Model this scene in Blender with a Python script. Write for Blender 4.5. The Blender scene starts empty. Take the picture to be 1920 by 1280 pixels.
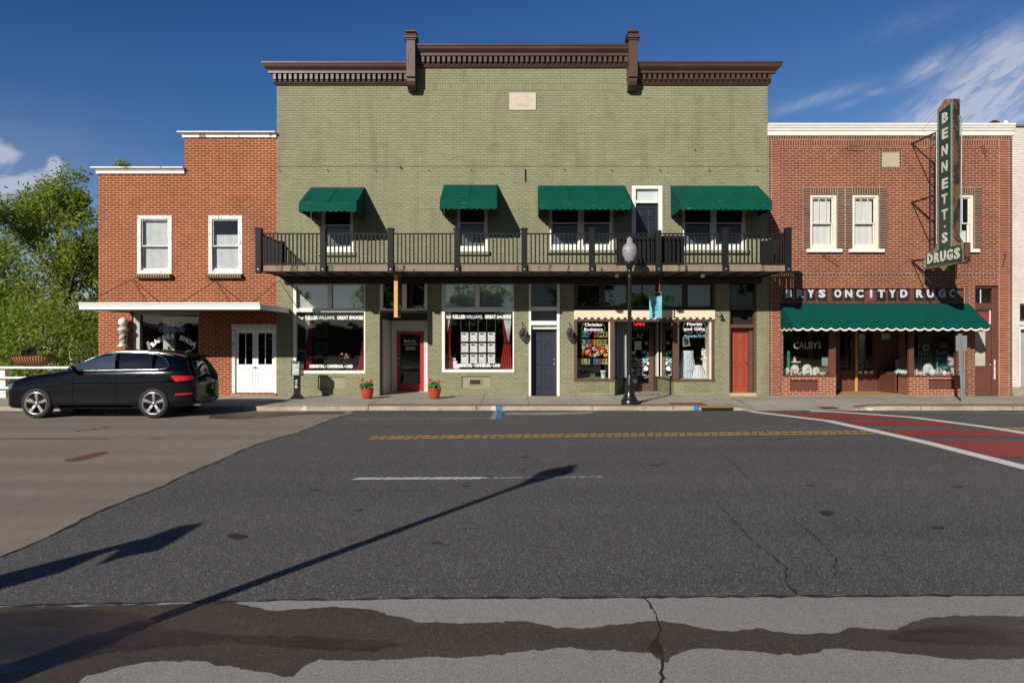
import bpy, math, random
import numpy as np
from mathutils import Vector, Matrix
from math import sin, cos, pi, radians

# ------------------------------------------------------------ camera, sky, sun, exposure
SC = bpy.context.scene
COL = SC.collection
CH, CD, F = 1.83, 21.333, 1280.0          # eye height, distance to the facades, focal length in photo pixels
cam = bpy.data.cameras.new('camera')
cam.sensor_width = 36; cam.lens = 24; cam.clip_end = 3000; cam.clip_start = .05
camo = bpy.data.objects.new('camera', cam); COL.objects.link(camo)
camo.location = (0, -CD, CH); camo.rotation_euler = (pi/2, 0, 0)
SC.camera = camo

SUN = Vector((-.585, -1, .565)).normalized()   # towards the sun
EL = math.asin(SUN.z); AZ = math.atan2(SUN.x, SUN.y)
world = bpy.data.worlds.new('World'); SC.world = world; world.use_nodes = True
wt = world.node_tree; wt.nodes.clear()
def wn(t, **k):
    n = wt.nodes.new(t)
    for a, b in k.items(): setattr(n, a, b)
    return n
def wl(a, b): wt.links.new(a, b)
sky = wn('ShaderNodeTexSky', sky_type='NISHITA', sun_disc=False)
sky.sun_elevation = EL; sky.sun_rotation = AZ; sky.altitude = 600; sky.air_density = 1.0; sky.dust_density = .35; sky.ozone_density = 3.2
bg = wn('ShaderNodeBackground'); bg.inputs[1].default_value = .085
out = wn('ShaderNodeOutputWorld')
tc = wn('ShaderNodeTexCoord')
# real clouds live in the sky: cumulus low in the north-west, cirrus in the north-east
def wmath(op, a, b=None, c=None, clamp=False):
    n = wn('ShaderNodeMath', operation=op, use_clamp=clamp)
    for i, v in enumerate((a, b, c)):
        if v is None: continue
        if isinstance(v, (int, float)): n.inputs[i].default_value = v
        else: wl(v, n.inputs[i])
    return n.outputs[0]
sx = wn('ShaderNodeSeparateXYZ'); wl(tc.outputs['Generated'], sx.inputs[0])
X_, Y_, Z_ = sx.outputs
Yc = wmath('MAXIMUM', Y_, .05); U_ = wmath('DIVIDE', X_, Yc); V_ = wmath('DIVIDE', Z_, Yc)   # direction on the northern sky
def maprange(v, a, b):
    n = wn('ShaderNodeMapRange', interpolation_type='SMOOTHSTEP'); wl(v, n.inputs[0]); n.inputs[1].default_value = a; n.inputs[2].default_value = b
    return n.outputs[0]
def cnoise(rot, scl, scale, detail, dist, loc=(0, 0, 0)):
    cmb = wn('ShaderNodeCombineXYZ'); wl(U_, cmb.inputs[0]); wl(V_, cmb.inputs[1])
    rr_ = wn('ShaderNodeVectorRotate', rotation_type='Z_AXIS'); rr_.inputs['Angle'].default_value = rot; wl(cmb.outputs[0], rr_.inputs[0])
    mp = wn('ShaderNodeMapping'); mp.inputs['Scale'].default_value = scl; mp.inputs['Location'].default_value = loc; wl(rr_.outputs[0], mp.inputs[0])
    nz = wn('ShaderNodeTexNoise'); nz.inputs['Scale'].default_value = scale; nz.inputs['Detail'].default_value = detail; nz.inputs['Distortion'].default_value = dist
    nz.inputs['Roughness'].default_value = .62
    wl(mp.outputs[0], nz.inputs[0]); return nz.outputs[0]
def blob(px, py, sx_, sy_, rot, amp):                    # one soft cloud mass
    u0, v0 = (px-960)/1280, (640-py)/1280; c, s = cos(radians(rot)), sin(radians(rot))
    du = wmath('SUBTRACT', U_, u0); dv = wmath('SUBTRACT', V_, v0)
    p = wmath('MULTIPLY', wmath('ADD', wmath('MULTIPLY', du, c), wmath('MULTIPLY', dv, s)), 1280/sx_)
    q = wmath('MULTIPLY', wmath('SUBTRACT', wmath('MULTIPLY', dv, c), wmath('MULTIPLY', du, s)), 1280/sy_)
    e = wmath('EXPONENT', wmath('MULTIPLY', wmath('ADD', wmath('MULTIPLY', p, p), wmath('MULTIPLY', q, q)), -1))
    return wmath('MULTIPLY', e, amp)
def total(L):
    t = L[0]
    for k in L[1:]: t = wmath('ADD', t, k)
    return t
cm = total([blob(2, 290, 42, 22, 0, 1.), blob(103, 308, 15, 16, -30, 1.15), blob(40, 343, 70, 17, 8, 1.15), blob(10, 330, 120, 60, 0, .45), blob(0, 375, 60, 26, 0, .5)])
n1_ = cnoise(0, (1, 1.3, 1), 26, 6, .5); n2_ = cnoise(0, (1, 1.6, 1), 9, 3, .2)
cum = wmath('MULTIPLY', maprange(wmath('ADD', wmath('MULTIPLY', cm, .62), wmath('MULTIPLY', wmath('SUBTRACT', n1_, .5), 1.0)), .18, .78), .60)
cum = wmath('MAXIMUM', cum, wmath('MULTIPLY', blob(0, 360, 260, 150, 0, 1), wmath('MULTIPLY', n2_, .22)))
cr = total([blob(1850, 165, 150, 60, 36, 1.1), blob(1905, 95, 90, 34, 22, .75), blob(1745, 125, 52, 16, 30, .7), blob(1760, 225, 95, 30, 18, .55), blob(1530, 187, 85, 10, 17, .50), blob(1642, 173, 22, 6, 14, .38), blob(1590, 196, 30, 6, 16, .22), blob(1720, 40, 80, 20, 20, .16), blob(1890, 225, 110, 60, 0, .7)])
s1_ = cnoise(-.62, (1, 4.5, 1), 9, 8, 1.1); s2_ = cnoise(-.62, (1, 3.2, 1), 34, 6, .6)
cir = wmath('MULTIPLY', cr, wmath('ADD', .30, wmath('MULTIPLY', maprange(wmath('ADD', wmath('MULTIPLY', s1_, .68), wmath('MULTIPLY', s2_, .34)), .36, .62), .75)))
cir = wmath('MULTIPLY', wmath('MINIMUM', cir, 1.0), .60)
cl = wmath('MULTIPLY', wmath('MAXIMUM', cir, cum), maprange(Y_, .1, .3))
# polarised deep blue: each channel falls off with its own exponent, as the photograph's sky does
sc_ = wn('ShaderNodeSeparateColor'); wl(sky.outputs[0], sc_.inputs[0]); K_ = .085
def chan(c, g, a_): return wmath('MULTIPLY', c, wmath('MINIMUM', wmath('MULTIPLY', wmath('POWER', wmath('MULTIPLY', c, K_), g-1), a_), 1.0))
cc_ = wn('ShaderNodeCombineColor'); wl(chan(sc_.outputs[0], 1.9, 2.73), cc_.inputs[0]); wl(chan(sc_.outputs[1], 1.47, 1.29), cc_.inputs[1]); wl(chan(sc_.outputs[2], 1.1, 1.0), cc_.inputs[2])
cmix = wn('ShaderNodeMix', data_type='RGBA'); wl(cl, cmix.inputs[0]); wl(cc_.outputs[0], cmix.inputs[6]); cmix.inputs[7].default_value = (7.4, 7.5, 8.2, 1)
south = wmath('ADD', .55, wmath('MULTIPLY', maprange(Y_, -.35, .2), .45)); dim = wn('ShaderNodeVectorMath', operation='SCALE'); wl(cmix.outputs[2], dim.inputs[0]); wl(south, dim.inputs[3])  # sky behind the camera dimmed on purpose, to deepen shade on the fronts
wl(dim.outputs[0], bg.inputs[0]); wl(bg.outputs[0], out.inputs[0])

sl = bpy.data.lights.new('sun', 'SUN'); sl.energy = 5.0; sl.angle = radians(.53); sl.color = (1, .93, .82)
so = bpy.data.objects.new('sun', sl); COL.objects.link(so); so.rotation_euler = SUN.to_track_quat('Z', 'Y').to_euler(); so.location = (-20, -40, 30)
vs = SC.view_settings; vs.view_transform = 'Standard'; vs.look = 'None'; vs.exposure = 0.08; vs.gamma = 1; vs.use_curve_mapping = False
SC.cycles.max_bounces = 8; SC.cycles.transparent_max_bounces = 12; SC.cycles.caustics_reflective = False; SC.cycles.caustics_refractive = False
SC.cycles.use_denoising = True

# ------------------------------------------------------------ helpers
def W(px, y=0.): return (px-960)*(y+CD)/F                # world x of a photo column on the plane y
def H(py, y=0.): return CH-(py-640)*(y+CD)/F             # world z of a photo row on the plane y
def G(px, py, z=0.):                                      # point of the ground seen at a pixel
    d = F*(CH-z)/(py-640); return ((px-960)*d/F, d-CD)
R = random.Random(7)

class MB:
    def __init__(s): s.v = []; s.f = []; s.m = []; s.sm = []; s.mi = 0
    def add(s, vs, fs, smooth=False):
        o = len(s.v); s.v += [tuple(p) for p in vs]
        for f in fs: s.f.append([o+i for i in f]); s.m.append(s.mi); s.sm.append(smooth)
    def box(s, x0, x1, y0, y1, z0, z1):
        s.add([(x0,y0,z0),(x1,y0,z0),(x1,y1,z0),(x0,y1,z0),(x0,y0,z1),(x1,y0,z1),(x1,y1,z1),(x0,y1,z1)],
              [(0,3,2,1),(4,5,6,7),(0,1,5,4),(1,2,6,5),(2,3,7,6),(3,0,4,7)]); return s
    def bbox(s, x0, x1, y0, y1, z0, z1, b=.006):           # box with a chamfered front outline
        s.box(x0, x1, y0+b, y1, z0, z1)
        s.add([(x0,y0+b,z0),(x1,y0+b,z0),(x1,y0+b,z1),(x0,y0+b,z1),(x0+b,y0,z0+b),(x1-b,y0,z0+b),(x1-b,y0,z1-b),(x0+b,y0,z1-b)],
              [(4,5,6,7),(0,1,5,4),(1,2,6,5),(2,3,7,6),(3,0,4,7)]); return s
    def quad(s, *p): s.add(p, [tuple(range(len(p)))]); return s
    def prism(s, poly, y0, y1):                            # poly in (x,z), extruded along y
        n = len(poly); a = [(x, y0, z) for x, z in poly]; b = [(x, y1, z) for x, z in poly]
        s.add(a+b, [tuple(range(n)), tuple(range(2*n-1, n-1, -1))]+[(i, (i+1) % n, n+(i+1) % n, n+i)[::-1] for i in range(n)]); return s
    def slab(s, poly, z0, z1):                             # poly in (x,y), extruded along z
        n = len(poly); a = [(x, y, z0) for x, y in poly]; b = [(x, y, z1) for x, y in poly]
        s.add(a+b, [tuple(range(n))[::-1], tuple(range(n, 2*n))]+[(i, (i+1) % n, n+(i+1) % n, n+i) for i in range(n)]); return s
    def ext(s, prof, x0, x1, m0=0, m1=0, cap=True):        # profile [(y,z)] swept along x, mitred ends
        n = len(prof); a = [(x0+m0*y, y, z) for y, z in prof]; b = [(x1-m1*y, y, z) for y, z in prof]
        fs = [(i, (i+1) % n, n+(i+1) % n, n+i) for i in range(n)]
        if cap: fs += [tuple(range(n))[::-1], tuple(range(n, 2*n))]
        s.add(a+b, fs); return s
    def tube(s, pts, r, n=8, smooth=True, cap=True):
        pts = [Vector(p) for p in pts]; rs = r if isinstance(r, (list, tuple)) else [r]*len(pts); rings = []
        up = Vector((0, 0, 1))
        for i, p in enumerate(pts):
            t = (pts[min(i+1, len(pts)-1)]-pts[max(i-1, 0)]).normalized()
            u = t.cross(up); u = u if u.length > .05 else t.cross(Vector((0, 1, 0))); u.normalize(); w = t.cross(u)
            rings.append([p+rs[i]*(cos(2*pi*k/n)*u+sin(2*pi*k/n)*w) for k in range(n)])
        v = [q for g in rings for q in g]
        f = [(i*n+k, i*n+(k+1) % n, (i+1)*n+(k+1) % n, (i+1)*n+k) for i in range(len(pts)-1) for k in range(n)]
        s.add(v, f, smooth)
        if cap: s.add(rings[0]+rings[-1], [tuple(range(n))[::-1], tuple(range(n, 2*n))])
        return s
    def lathe(s, prof, c, n=20, axis='z', smooth=True, cap=True):     # prof [(r,h)]
        v = []
        for r, h in prof:
            for k in range(n):
                a = 2*pi*k/n
                if axis == 'z': v.append((c[0]+r*cos(a), c[1]+r*sin(a), c[2]+h))
                elif axis == 'y': v.append((c[0]+r*cos(a), c[1]+h, c[2]+r*sin(a)))
                else: v.append((c[0]+h, c[1]+r*cos(a), c[2]+r*sin(a)))
        m = len(prof)
        f = [(i*n+k, i*n+(k+1) % n, (i+1)*n+(k+1) % n, (i+1)*n+k) for i in range(m-1) for k in range(n)]
        s.add(v, f, smooth)
        if cap: s.add(v[:n]+v[-n:], [tuple(range(n))[::-1], tuple(range(n, 2*n))]); return s
    def ball(s, c, r, n=12, sc=(1, 1, 1)):
        s.lathe([(max(.001, r*sin(pi*i/n)), -r*cos(pi*i/n)*sc[2]/1) for i in range(n+1)], c, n+4); return s
    def wall(s, x0, x1, z0, z1, y, t, holes):               # front at y, thickness t, real openings
        xs = sorted({x0, x1, *[h[0] for h in holes], *[h[1] for h in holes]}); zs = sorted({z0, z1, *[h[2] for h in holes], *[h[3] for h in holes]})
        xs = [x for x in xs if x0 <= x <= x1]; zs = [z for z in zs if z0 <= z <= z1]
        def solid(i, j):
            if i < 0 or j < 0 or i >= len(xs)-1 or j >= len(zs)-1: return False
            cx, cz = (xs[i]+xs[i+1])/2, (zs[j]+zs[j+1])/2
            return not any(h[0] < cx < h[1] and h[2] < cz < h[3] for h in holes)
        for i in range(len(xs)-1):
            for j in range(len(zs)-1):
                if not solid(i, j): continue
                a, b, c, d = xs[i], xs[i+1], zs[j], zs[j+1]
                s.quad((a,y,c),(b,y,c),(b,y,d),(a,y,d)); s.quad((a,y+t,d),(b,y+t,d),(b,y+t,c),(a,y+t,c))
                if not solid(i-1, j): s.quad((a,y+t,c),(a,y,c),(a,y,d),(a,y+t,d))
                if not solid(i+1, j): s.quad((b,y,c),(b,y+t,c),(b,y+t,d),(b,y,d))
                if not solid(i, j-1): s.quad((a,y+t,c),(b,y+t,c),(b,y,c),(a,y,c))
                if not solid(i, j+1): s.quad((a,y,d),(b,y,d),(b,y+t,d),(a,y+t,d))
        return s
    def frame(s, x0, x1, z0, z1, y0, y1, w, wb=None, wt_=None):   # rectangular frame of butted members
        wb = w if wb is None else wb; wt_ = w if wt_ is None else wt_
        s.bbox(x0, x0+w, y0, y1, z0+wb, z1-wt_); s.bbox(x1-w, x1, y0, y1, z0+wb, z1-wt_)
        s.bbox(x0, x1, y0, y1, z0, z0+wb); s.bbox(x0, x1, y0, y1, z1-wt_, z1); return s
    def grid(s, fn, nu, nv, smooth=True, flip=False):
        v = [fn(i/nu, j/nv) for j in range(nv+1) for i in range(nu+1)]; f = []
        for j in range(nv):
            for i in range(nu):
                a = j*(nu+1)+i; q = (a, a+1, a+nu+2, a+nu+1); f.append(q[::-1] if flip else q)
        s.add(v, f, smooth); return s
    def build(s, name, mat, parent=None, **tags):
        me = bpy.data.meshes.new(name); me.from_pydata(s.v, [], s.f)
        mats = mat if isinstance(mat, (list, tuple)) else [mat]
        for m in mats: me.materials.append(m)
        if len(mats) > 1: me.polygons.foreach_set('material_index', s.m)
        me.polygons.foreach_set('use_smooth', s.sm); me.update()
        o = bpy.data.objects.new(name, me); COL.objects.link(o)
        if parent: link(o, parent)
        for k, v in tags.items(): o[{'cat': 'category'}.get(k, k)] = v
        return o
def link(o, parent):                                        # meshes are built in world axes; keep them there
    o.parent = parent; o.matrix_parent_inverse = Matrix.Identity(4)
    if parent.get('abs_loc'): pass
    p = parent; off = Vector((0, 0, 0))
    while p: off += p.location; p = p.parent
    o.location = -off if o.type == 'MESH' else Vector(o.location)-off
def thing(name, label, cat, loc=(0, 0, 0), group=None):
    o = bpy.data.objects.new(name, None); COL.objects.link(o); o.location = loc; o.empty_display_size = .3
    o['label'] = label; o['category'] = cat
    if group: o['group'] = group
    return o
def copy_thing(root, loc, label):                           # root + parts + sub-parts, shared meshes
    r = root.copy(); COL.objects.link(r); r.location = loc; r['label'] = label
    def rec(a, b):
        for ch in list(a.children):
            c = ch.copy(); COL.objects.link(c); c.parent = b; rec(ch, c)
    rec(root, r); return r
def structure(mb, name, mat): return mb.build(name, mat, kind='structure')

# ------------------------------------------------------------ materials
def newmat(name):
    m = bpy.data.materials.new(name); m.use_nodes = True; nt = m.node_tree
    p = nt.nodes['Principled BSDF']; return m, nt, p
def nd(nt, t, ins=None, **k):
    n = nt.nodes.new(t)
    for a, b in k.items(): setattr(n, a, b)
    for a, b in (ins or {}).items():
        if hasattr(b, 'links') or isinstance(b, bpy.types.NodeSocket): nt.links.new(b, n.inputs[a])
        else: n.inputs[a].default_value = b
    return n
def c4(c): return (c[0], c[1], c[2], 1)
def sr(r, g, b): return tuple(((v/255)/12.92 if v/255 <= .04045 else ((v/255+.055)/1.055)**2.4) for v in (r, g, b))
def M(name, col, rough=.6, metal=0, var=.12, vs=2.5, bump=0, bs=40, spec=.5, coat=0, emit=None, es=1, wear=None, wt_=.6, ws=9, alpha=None, stretch=(1, 1, 1)):
    m, nt, p = newmat(name)
    tcn = nd(nt, 'ShaderNodeTexCoord'); co = tcn.outputs['Object']
    if stretch != (1, 1, 1): co = nd(nt, 'ShaderNodeMapping', {'Vector': co, 'Scale': stretch}).outputs[0]
    n1 = nd(nt, 'ShaderNodeTexNoise', {'Vector': co, 'Scale': vs, 'Detail': 6., 'Roughness': .65})
    mr = nd(nt, 'ShaderNodeMapRange', {'Value': n1.outputs[0], 'From Min': .25, 'From Max': .75, 'To Min': 1-var, 'To Max': 1+var})
    mx = nd(nt, 'ShaderNodeVectorMath', {0: col, 1: mr.outputs[0]}, operation='MULTIPLY')
    c = mx.outputs[0]
    if wear:
        n2 = nd(nt, 'ShaderNodeTexNoise', {'Vector': co, 'Scale': ws, 'Detail': 8., 'Roughness': .7})
        r2 = nd(nt, 'ShaderNodeMapRange', {'Value': n2.outputs[0], 'From Min': wt_, 'From Max': wt_+.06})
        c = nd(nt, 'ShaderNodeMix', {0: r2.outputs[0], 6: c, 7: c4(wear)}, data_type='RGBA').outputs[2]
    nt.links.new(c, p.inputs['Base Color'])
    p.inputs['Roughness'].default_value = rough; p.inputs['Metallic'].default_value = metal
    p.inputs['Specular IOR Level'].default_value = spec; p.inputs['Coat Weight'].default_value = coat
    if emit: p.inputs['Emission Color'].default_value = c4(emit); p.inputs['Emission Strength'].default_value = es
    if bump:
        n3 = nd(nt, 'ShaderNodeTexNoise', {'Vector': co, 'Scale': bs, 'Detail': 5.})
        b = nd(nt, 'ShaderNodeBump', {'Height': n3.outputs[0], 'Strength': bump, 'Distance': .02}); nt.links.new(b.outputs[0], p.inputs['Normal'])
    return m
def brick(name, c1, c2, mortar, bw=.2167, rh=.0766, ms=.0095, rot=False, bump=.6, var=.22, off=.5, rough=.85, shift=(0, 0), ragged=.0, stain=0., third=None, rows=0.):
    m, nt, p = newmat(name)
    co = nd(nt, 'ShaderNodeTexCoord').outputs['Object']
    s = nd(nt, 'ShaderNodeSeparateXYZ', {0: co})
    u = nd(nt, 'ShaderNodeMath', {0: s.outputs[0], 1: s.outputs[1]}, operation='ADD').outputs[0]
    u = nd(nt, 'ShaderNodeMath', {0: u, 1: shift[0]+40*bw}, operation='ADD').outputs[0]
    v = nd(nt, 'ShaderNodeMath', {0: s.outputs[2], 1: shift[1]}, operation='ADD').outputs[0]
    cv = nd(nt, 'ShaderNodeCombineXYZ', {0: v, 1: u} if rot else {0: u, 1: v}).outputs[0]
    if ragged:
        nn = nd(nt, 'ShaderNodeTexNoise', {'Vector': co, 'Scale': 9., 'Detail': 4.})
        ns = nd(nt, 'ShaderNodeVectorMath', {0: nn.outputs['Color'], 1: (.5, .5, .5)}, operation='SUBTRACT')
        ns2 = nd(nt, 'ShaderNodeVectorMath', {0: ns.outputs[0], 'Scale': ragged}, operation='SCALE')
        cv = nd(nt, 'ShaderNodeVectorMath', {0: cv, 1: ns2.outputs[0]}, operation='ADD').outputs[0]
    b = nd(nt, 'ShaderNodeTexBrick', {'Vector': cv, 'Color1': c4(c1), 'Color2': c4(c2), 'Mortar': c4(mortar), 'Scale': 1., 'Mortar Size': ms, 'Mortar Smooth': .15, 'Bias': -.1, 'Brick Width': bw, 'Row Height': rh})
    b.offset = off
    col = b.outputs['Color']
    if third:
        n5 = nd(nt, 'ShaderNodeTexNoise', {'Vector': co, 'Scale': .9, 'Detail': 3.})
        r5 = nd(nt, 'ShaderNodeMapRange', {'Value': n5.outputs[0], 'From Min': .45, 'From Max': .62, 'To Max': .55})
        col = nd(nt, 'ShaderNodeMix', {0: r5.outputs[0], 6: col, 7: c4(third)}, data_type='RGBA').outputs[2]
    n1 = nd(nt, 'ShaderNodeTexNoise', {'Vector': co, 'Scale': .55, 'Detail': 8., 'Roughness': .7})
    mr = nd(nt, 'ShaderNodeMapRange', {'Value': n1.outputs[0], 'From Min': .3, 'From Max': .7, 'To Min': 1-var, 'To Max': 1+var})
    n4 = nd(nt, 'ShaderNodeTexNoise', {'Vector': nd(nt, 'ShaderNodeMapping', {'Vector': co, 'Scale': (5, 5, 15)}).outputs[0], 'Scale': 1., 'Detail': 3.})
    m4 = nd(nt, 'ShaderNodeMapRange', {'Value': n4.outputs[0], 'From Min': .3, 'From Max': .7, 'To Min': 1-var*.8, 'To Max': 1+var*.8})
    mm = nd(nt, 'ShaderNodeMath', {0: mr.outputs[0], 1: m4.outputs[0]}, operation='MULTIPLY')
    col = nd(nt, 'ShaderNodeVectorMath', {0: col, 1: mm.outputs[0]}, operation='MULTIPLY').outputs[0]
    if stain:
        n6 = nd(nt, 'ShaderNodeTexNoise', {'Vector': nd(nt, 'ShaderNodeMapping', {'Vector': co, 'Scale': (2.2, 2.2, .35)}).outputs[0], 'Scale': 1.3, 'Detail': 6.})
        r6 = nd(nt, 'ShaderNodeMapRange', {'Value': n6.outputs[0], 'From Min': .5, 'From Max': .75, 'To Min': 1., 'To Max': 1-stain})
        col = nd(nt, 'ShaderNodeVectorMath', {0: col, 1: r6.outputs[0]}, operation='MULTIPLY').outputs[0]
    if rows:                                             # whole courses that weathered lighter or darker
        n7 = nd(nt, 'ShaderNodeTexNoise', {'Vector': nd(nt, 'ShaderNodeMapping', {'Vector': co, 'Scale': (.9, .9, 14)}).outputs[0], 'Scale': 1., 'Detail': 5., 'Roughness': .6})
        r7 = nd(nt, 'ShaderNodeMapRange', {'Value': n7.outputs[0], 'From Min': .3, 'From Max': .7, 'To Min': 1-rows, 'To Max': 1+rows})
        n8 = nd(nt, 'ShaderNodeTexNoise', {'Vector': nd(nt, 'ShaderNodeMapping', {'Vector': co, 'Scale': (3., 3., 13)}).outputs[0], 'Scale': 1., 'Detail': 4.})
        r8 = nd(nt, 'ShaderNodeMapRange', {'Value': n8.outputs[0], 'From Min': .60, 'From Max': .72, 'To Min': 1., 'To Max': .72})
        mk = nd(nt, 'ShaderNodeMath', {0: r7.outputs[0], 1: r8.outputs[0]}, operation='MULTIPLY'); col = nd(nt, 'ShaderNodeVectorMath', {0: col, 1: mk.outputs[0]}, operation='MULTIPLY').outputs[0]
    nt.links.new(col, p.inputs['Base Color']); p.inputs['Roughness'].default_value = rough; p.inputs['Specular IOR Level'].default_value = .25
    nf = nd(nt, 'ShaderNodeTexNoise', {'Vector': co, 'Scale': 45., 'Detail': 3.})
    inv = nd(nt, 'ShaderNodeMath', {0: b.outputs['Fac'], 1: -1.}, operation='MULTIPLY')
    hh = nd(nt, 'ShaderNodeMath', {0: nf.outputs[0], 1: .35, 2: inv.outputs[0]}, operation='MULTIPLY_ADD')
    bp = nd(nt, 'ShaderNodeBump', {'Height': hh.outputs[0], 'Strength': bump, 'Distance': .012}); nt.links.new(bp.outputs[0], p.inputs['Normal'])
    return m
def glass(name, tint=(.82, .86, .86), refl=1.45, base=.05):
    m = bpy.data.materials.new(name); m.use_nodes = True; nt = m.node_tree; nt.nodes.clear()
    o = nd(nt, 'ShaderNodeOutputMaterial'); t = nd(nt, 'ShaderNodeBsdfTransparent', {'Color': c4(tint)})
    co = nd(nt, 'ShaderNodeTexCoord').outputs['Object']
    nz = nd(nt, 'ShaderNodeTexNoise', {'Vector': co, 'Scale': 1.6, 'Detail': 2.})
    bp = nd(nt, 'ShaderNodeBump', {'Height': nz.outputs[0], 'Strength': .25, 'Distance': .012})
    g = nd(nt, 'ShaderNodeBsdfGlossy', {'Color': (1, 1, 1, 1), 'Roughness': .01, 'Normal': bp.outputs[0]})
    fr = nd(nt, 'ShaderNodeFresnel', {'IOR': refl})
    ad = nd(nt, 'ShaderNodeMath', {0: fr.outputs[0], 1: base}, operation='ADD', use_clamp=True)
    mx = nd(nt, 'ShaderNodeMixShader', {0: ad.outputs[0], 1: t.outputs[0], 2: g.outputs[0]}); nt.links.new(mx.outputs[0], o.inputs[0])
    return m
def text(s, x, z, y, size, mat, name='lettering', parent=None, bold=0., ext=.0015, shear=0, align='CENTER', width=None, squash=None, xf=None, **tags):
    cu_ = bpy.data.curves.new('t', 'FONT'); cu_.body = s; cu_.size = size; cu_.align_x = align; cu_.align_y = 'CENTER'
    cu_.offset = bold; cu_.extrude = ext; cu_.shear = shear; cu_.resolution_u = 2
    ob = bpy.data.objects.new('t', cu_); me = bpy.data.meshes.new_from_object(ob)
    bpy.data.objects.remove(ob); bpy.data.curves.remove(cu_)
    n = len(me.vertices); a = np.empty(n*3); me.vertices.foreach_get('co', a); a = a.reshape(-1, 3)
    if width and n: k = width/(a[:, 0].max()-a[:, 0].min()); a[:, 0] *= k
    if squash: a[:, 1] *= squash
    if xf is None: b = np.stack([a[:, 0]+x, y-a[:, 2], a[:, 1]+z], 1)
    else: b = xf(a)
    me.vertices.foreach_set('co', b.ravel()); me.materials.clear(); me.materials.append(mat); me.update()
    o = bpy.data.objects.new(name, me); me.name = name; COL.objects.link(o)
    if parent: link(o, parent)
    for k, v in tags.items(): o[{'cat': 'category'}.get(k, k)] = v
    return o

WHITE = M('white_paint', (.78, .77, .74), .5, var=.06, wear=(.42, .40, .36), wt_=.68, ws=14)
WHITE_OLD = M('flaking_white_paint', (.74, .73, .71), .6, var=.12, wear=(.28, .25, .22), wt_=.565, ws=16, stretch=(1, 1, .5))
CAPW = M('white_metal_coping', (.75, .74, .71), .5, var=.1, wear=(.22, .065, .022), wt_=.53, ws=1.8, stretch=(1, 1, .6))
BROWN = M('brown_paint', (.105, .055, .034), .5, var=.15)
BROWN_D = M('dark_brown_paint', (.03, .018, .013), .5, var=.15)
MAROON = M('maroon_painted_wood', (.12, .042, .03), .55, var=.18)
CORN = M('brown_painted_metal', (.078, .043, .031), .42, var=.22, vs=1.7, bump=.12, bs=6)
BLACK = M('black_painted_timber', (.0085, .008, .009), .6, var=.3, bump=.2, bs=60, spec=.25)
BLACKM = M('black_painted_metal', (.012, .012, .013), .28, var=.2)
NAVY = M('navy_paint', (.022, .028, .045), .4, var=.06)
RED = M('red_paint', (.42, .022, .022), .35, var=.05)
BRICKRED = M('brick_red_paint', (.30, .055, .032), .45, var=.06)
DARK = M('dark_interior', (.012, .011, .010), .9, var=.2)
DARKW = M('interior_plaster', (.05, .048, .042), .9, var=.2)
CREAM = M('cream_fabric', (.72, .62, .46), .8, var=.06)
TEXTW = M('white_lettering', (.80, .82, .82), .5, var=.03)
TEXTB = M('blue_lettering', (.16, .33, .62), .5, var=.03)
TEXTC = M('pale_blue_lettering', (.25, .60, .72), .5, var=.05)
GLASS = glass('window_glass', (.95, .96, .96), 1.42, .015)
GLASSD = glass('dark_window_glass', (.7, .72, .74), 1.42, .0)
GLASST = glass('blind_backed_glass', (.95, .96, .96), 1.45, .09)
GLASSR = glass('transom_glass', (.5, .54, .55), 1.5, .05)
BLIND = M('white_blind', (.62, .62, .60), .8, var=.06)
METAL = M('galvanised_steel', (.42, .44, .46), .4, .7, var=.15)
CHROME = M('polished_metal', (.75, .75, .76), .15, 1, var=.05)
BRASS = M('brass', (.6, .42, .16), .3, .9, var=.1)
GREENC = M('green_awning_canvas', (.0005, .070, .048), .85, var=.10, vs=1.2, bump=.15, bs=5, spec=.1)
GREENF = M('faded_green_canvas', (.001, .073, .050), .75, var=.12, vs=1.5, wear=(.085, .13, .085), wt_=.60, ws=2.6, stretch=(1, 1, 9), bump=.2, bs=4, spec=.1)
PAPER = M('white_paper', (.88, .88, .86), .7, var=.04)
LEAF = M('leaf_green', (.05, .13, .022), .6, var=.35, vs=6)
REDFAB = M('red_curtain', (.48, .015, .02), .75, var=.1)
WHITEFAB = M('white_sheer_curtain', (.68, .68, .70), .8, var=.1)
TERRA = M('red_glazed_ceramic', (.42, .055, .025), .3, var=.08)
# ------------------------------------------------------------ buildings
GB = brick('sage_painted_brick', (.272, .272, .172), (.246, .247, .155), (.185, .183, .112), ms=.0065, bump=1., var=.10, ragged=.014, rough=.75, rows=.10, third=(.235, .225, .145), stain=.18)
GBS = brick('sage_soldier_course', (.265, .265, .155), (.22, .22, .13), (.15, .145, .085), ms=.006, rot=True, off=0, bump=1., var=.1, shift=(0, -9.67))
LB = brick('orange_red_brick', (.265, .056, .023), (.195, .040, .017), (.52, .31, .175), var=.18, ms=.0095, stain=.15, rows=.05)
RB = brick('red_brick', (.225, .050, .026), (.165, .040, .023), (.40, .30, .20), var=.22, ms=.0085, stain=.15, rows=.06)
def rbz(n, c1, c2, x0, z0, bw, rh, rot=False, ms=.0085):
    return brick(n, c1, c2, (.40, .33, .22), bw=bw, rh=rh, ms=ms, rot=rot, off=0, var=.22, shift=(-x0, -z0))
ZG = .13
BRN = [BROWN, BROWN_D]

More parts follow.
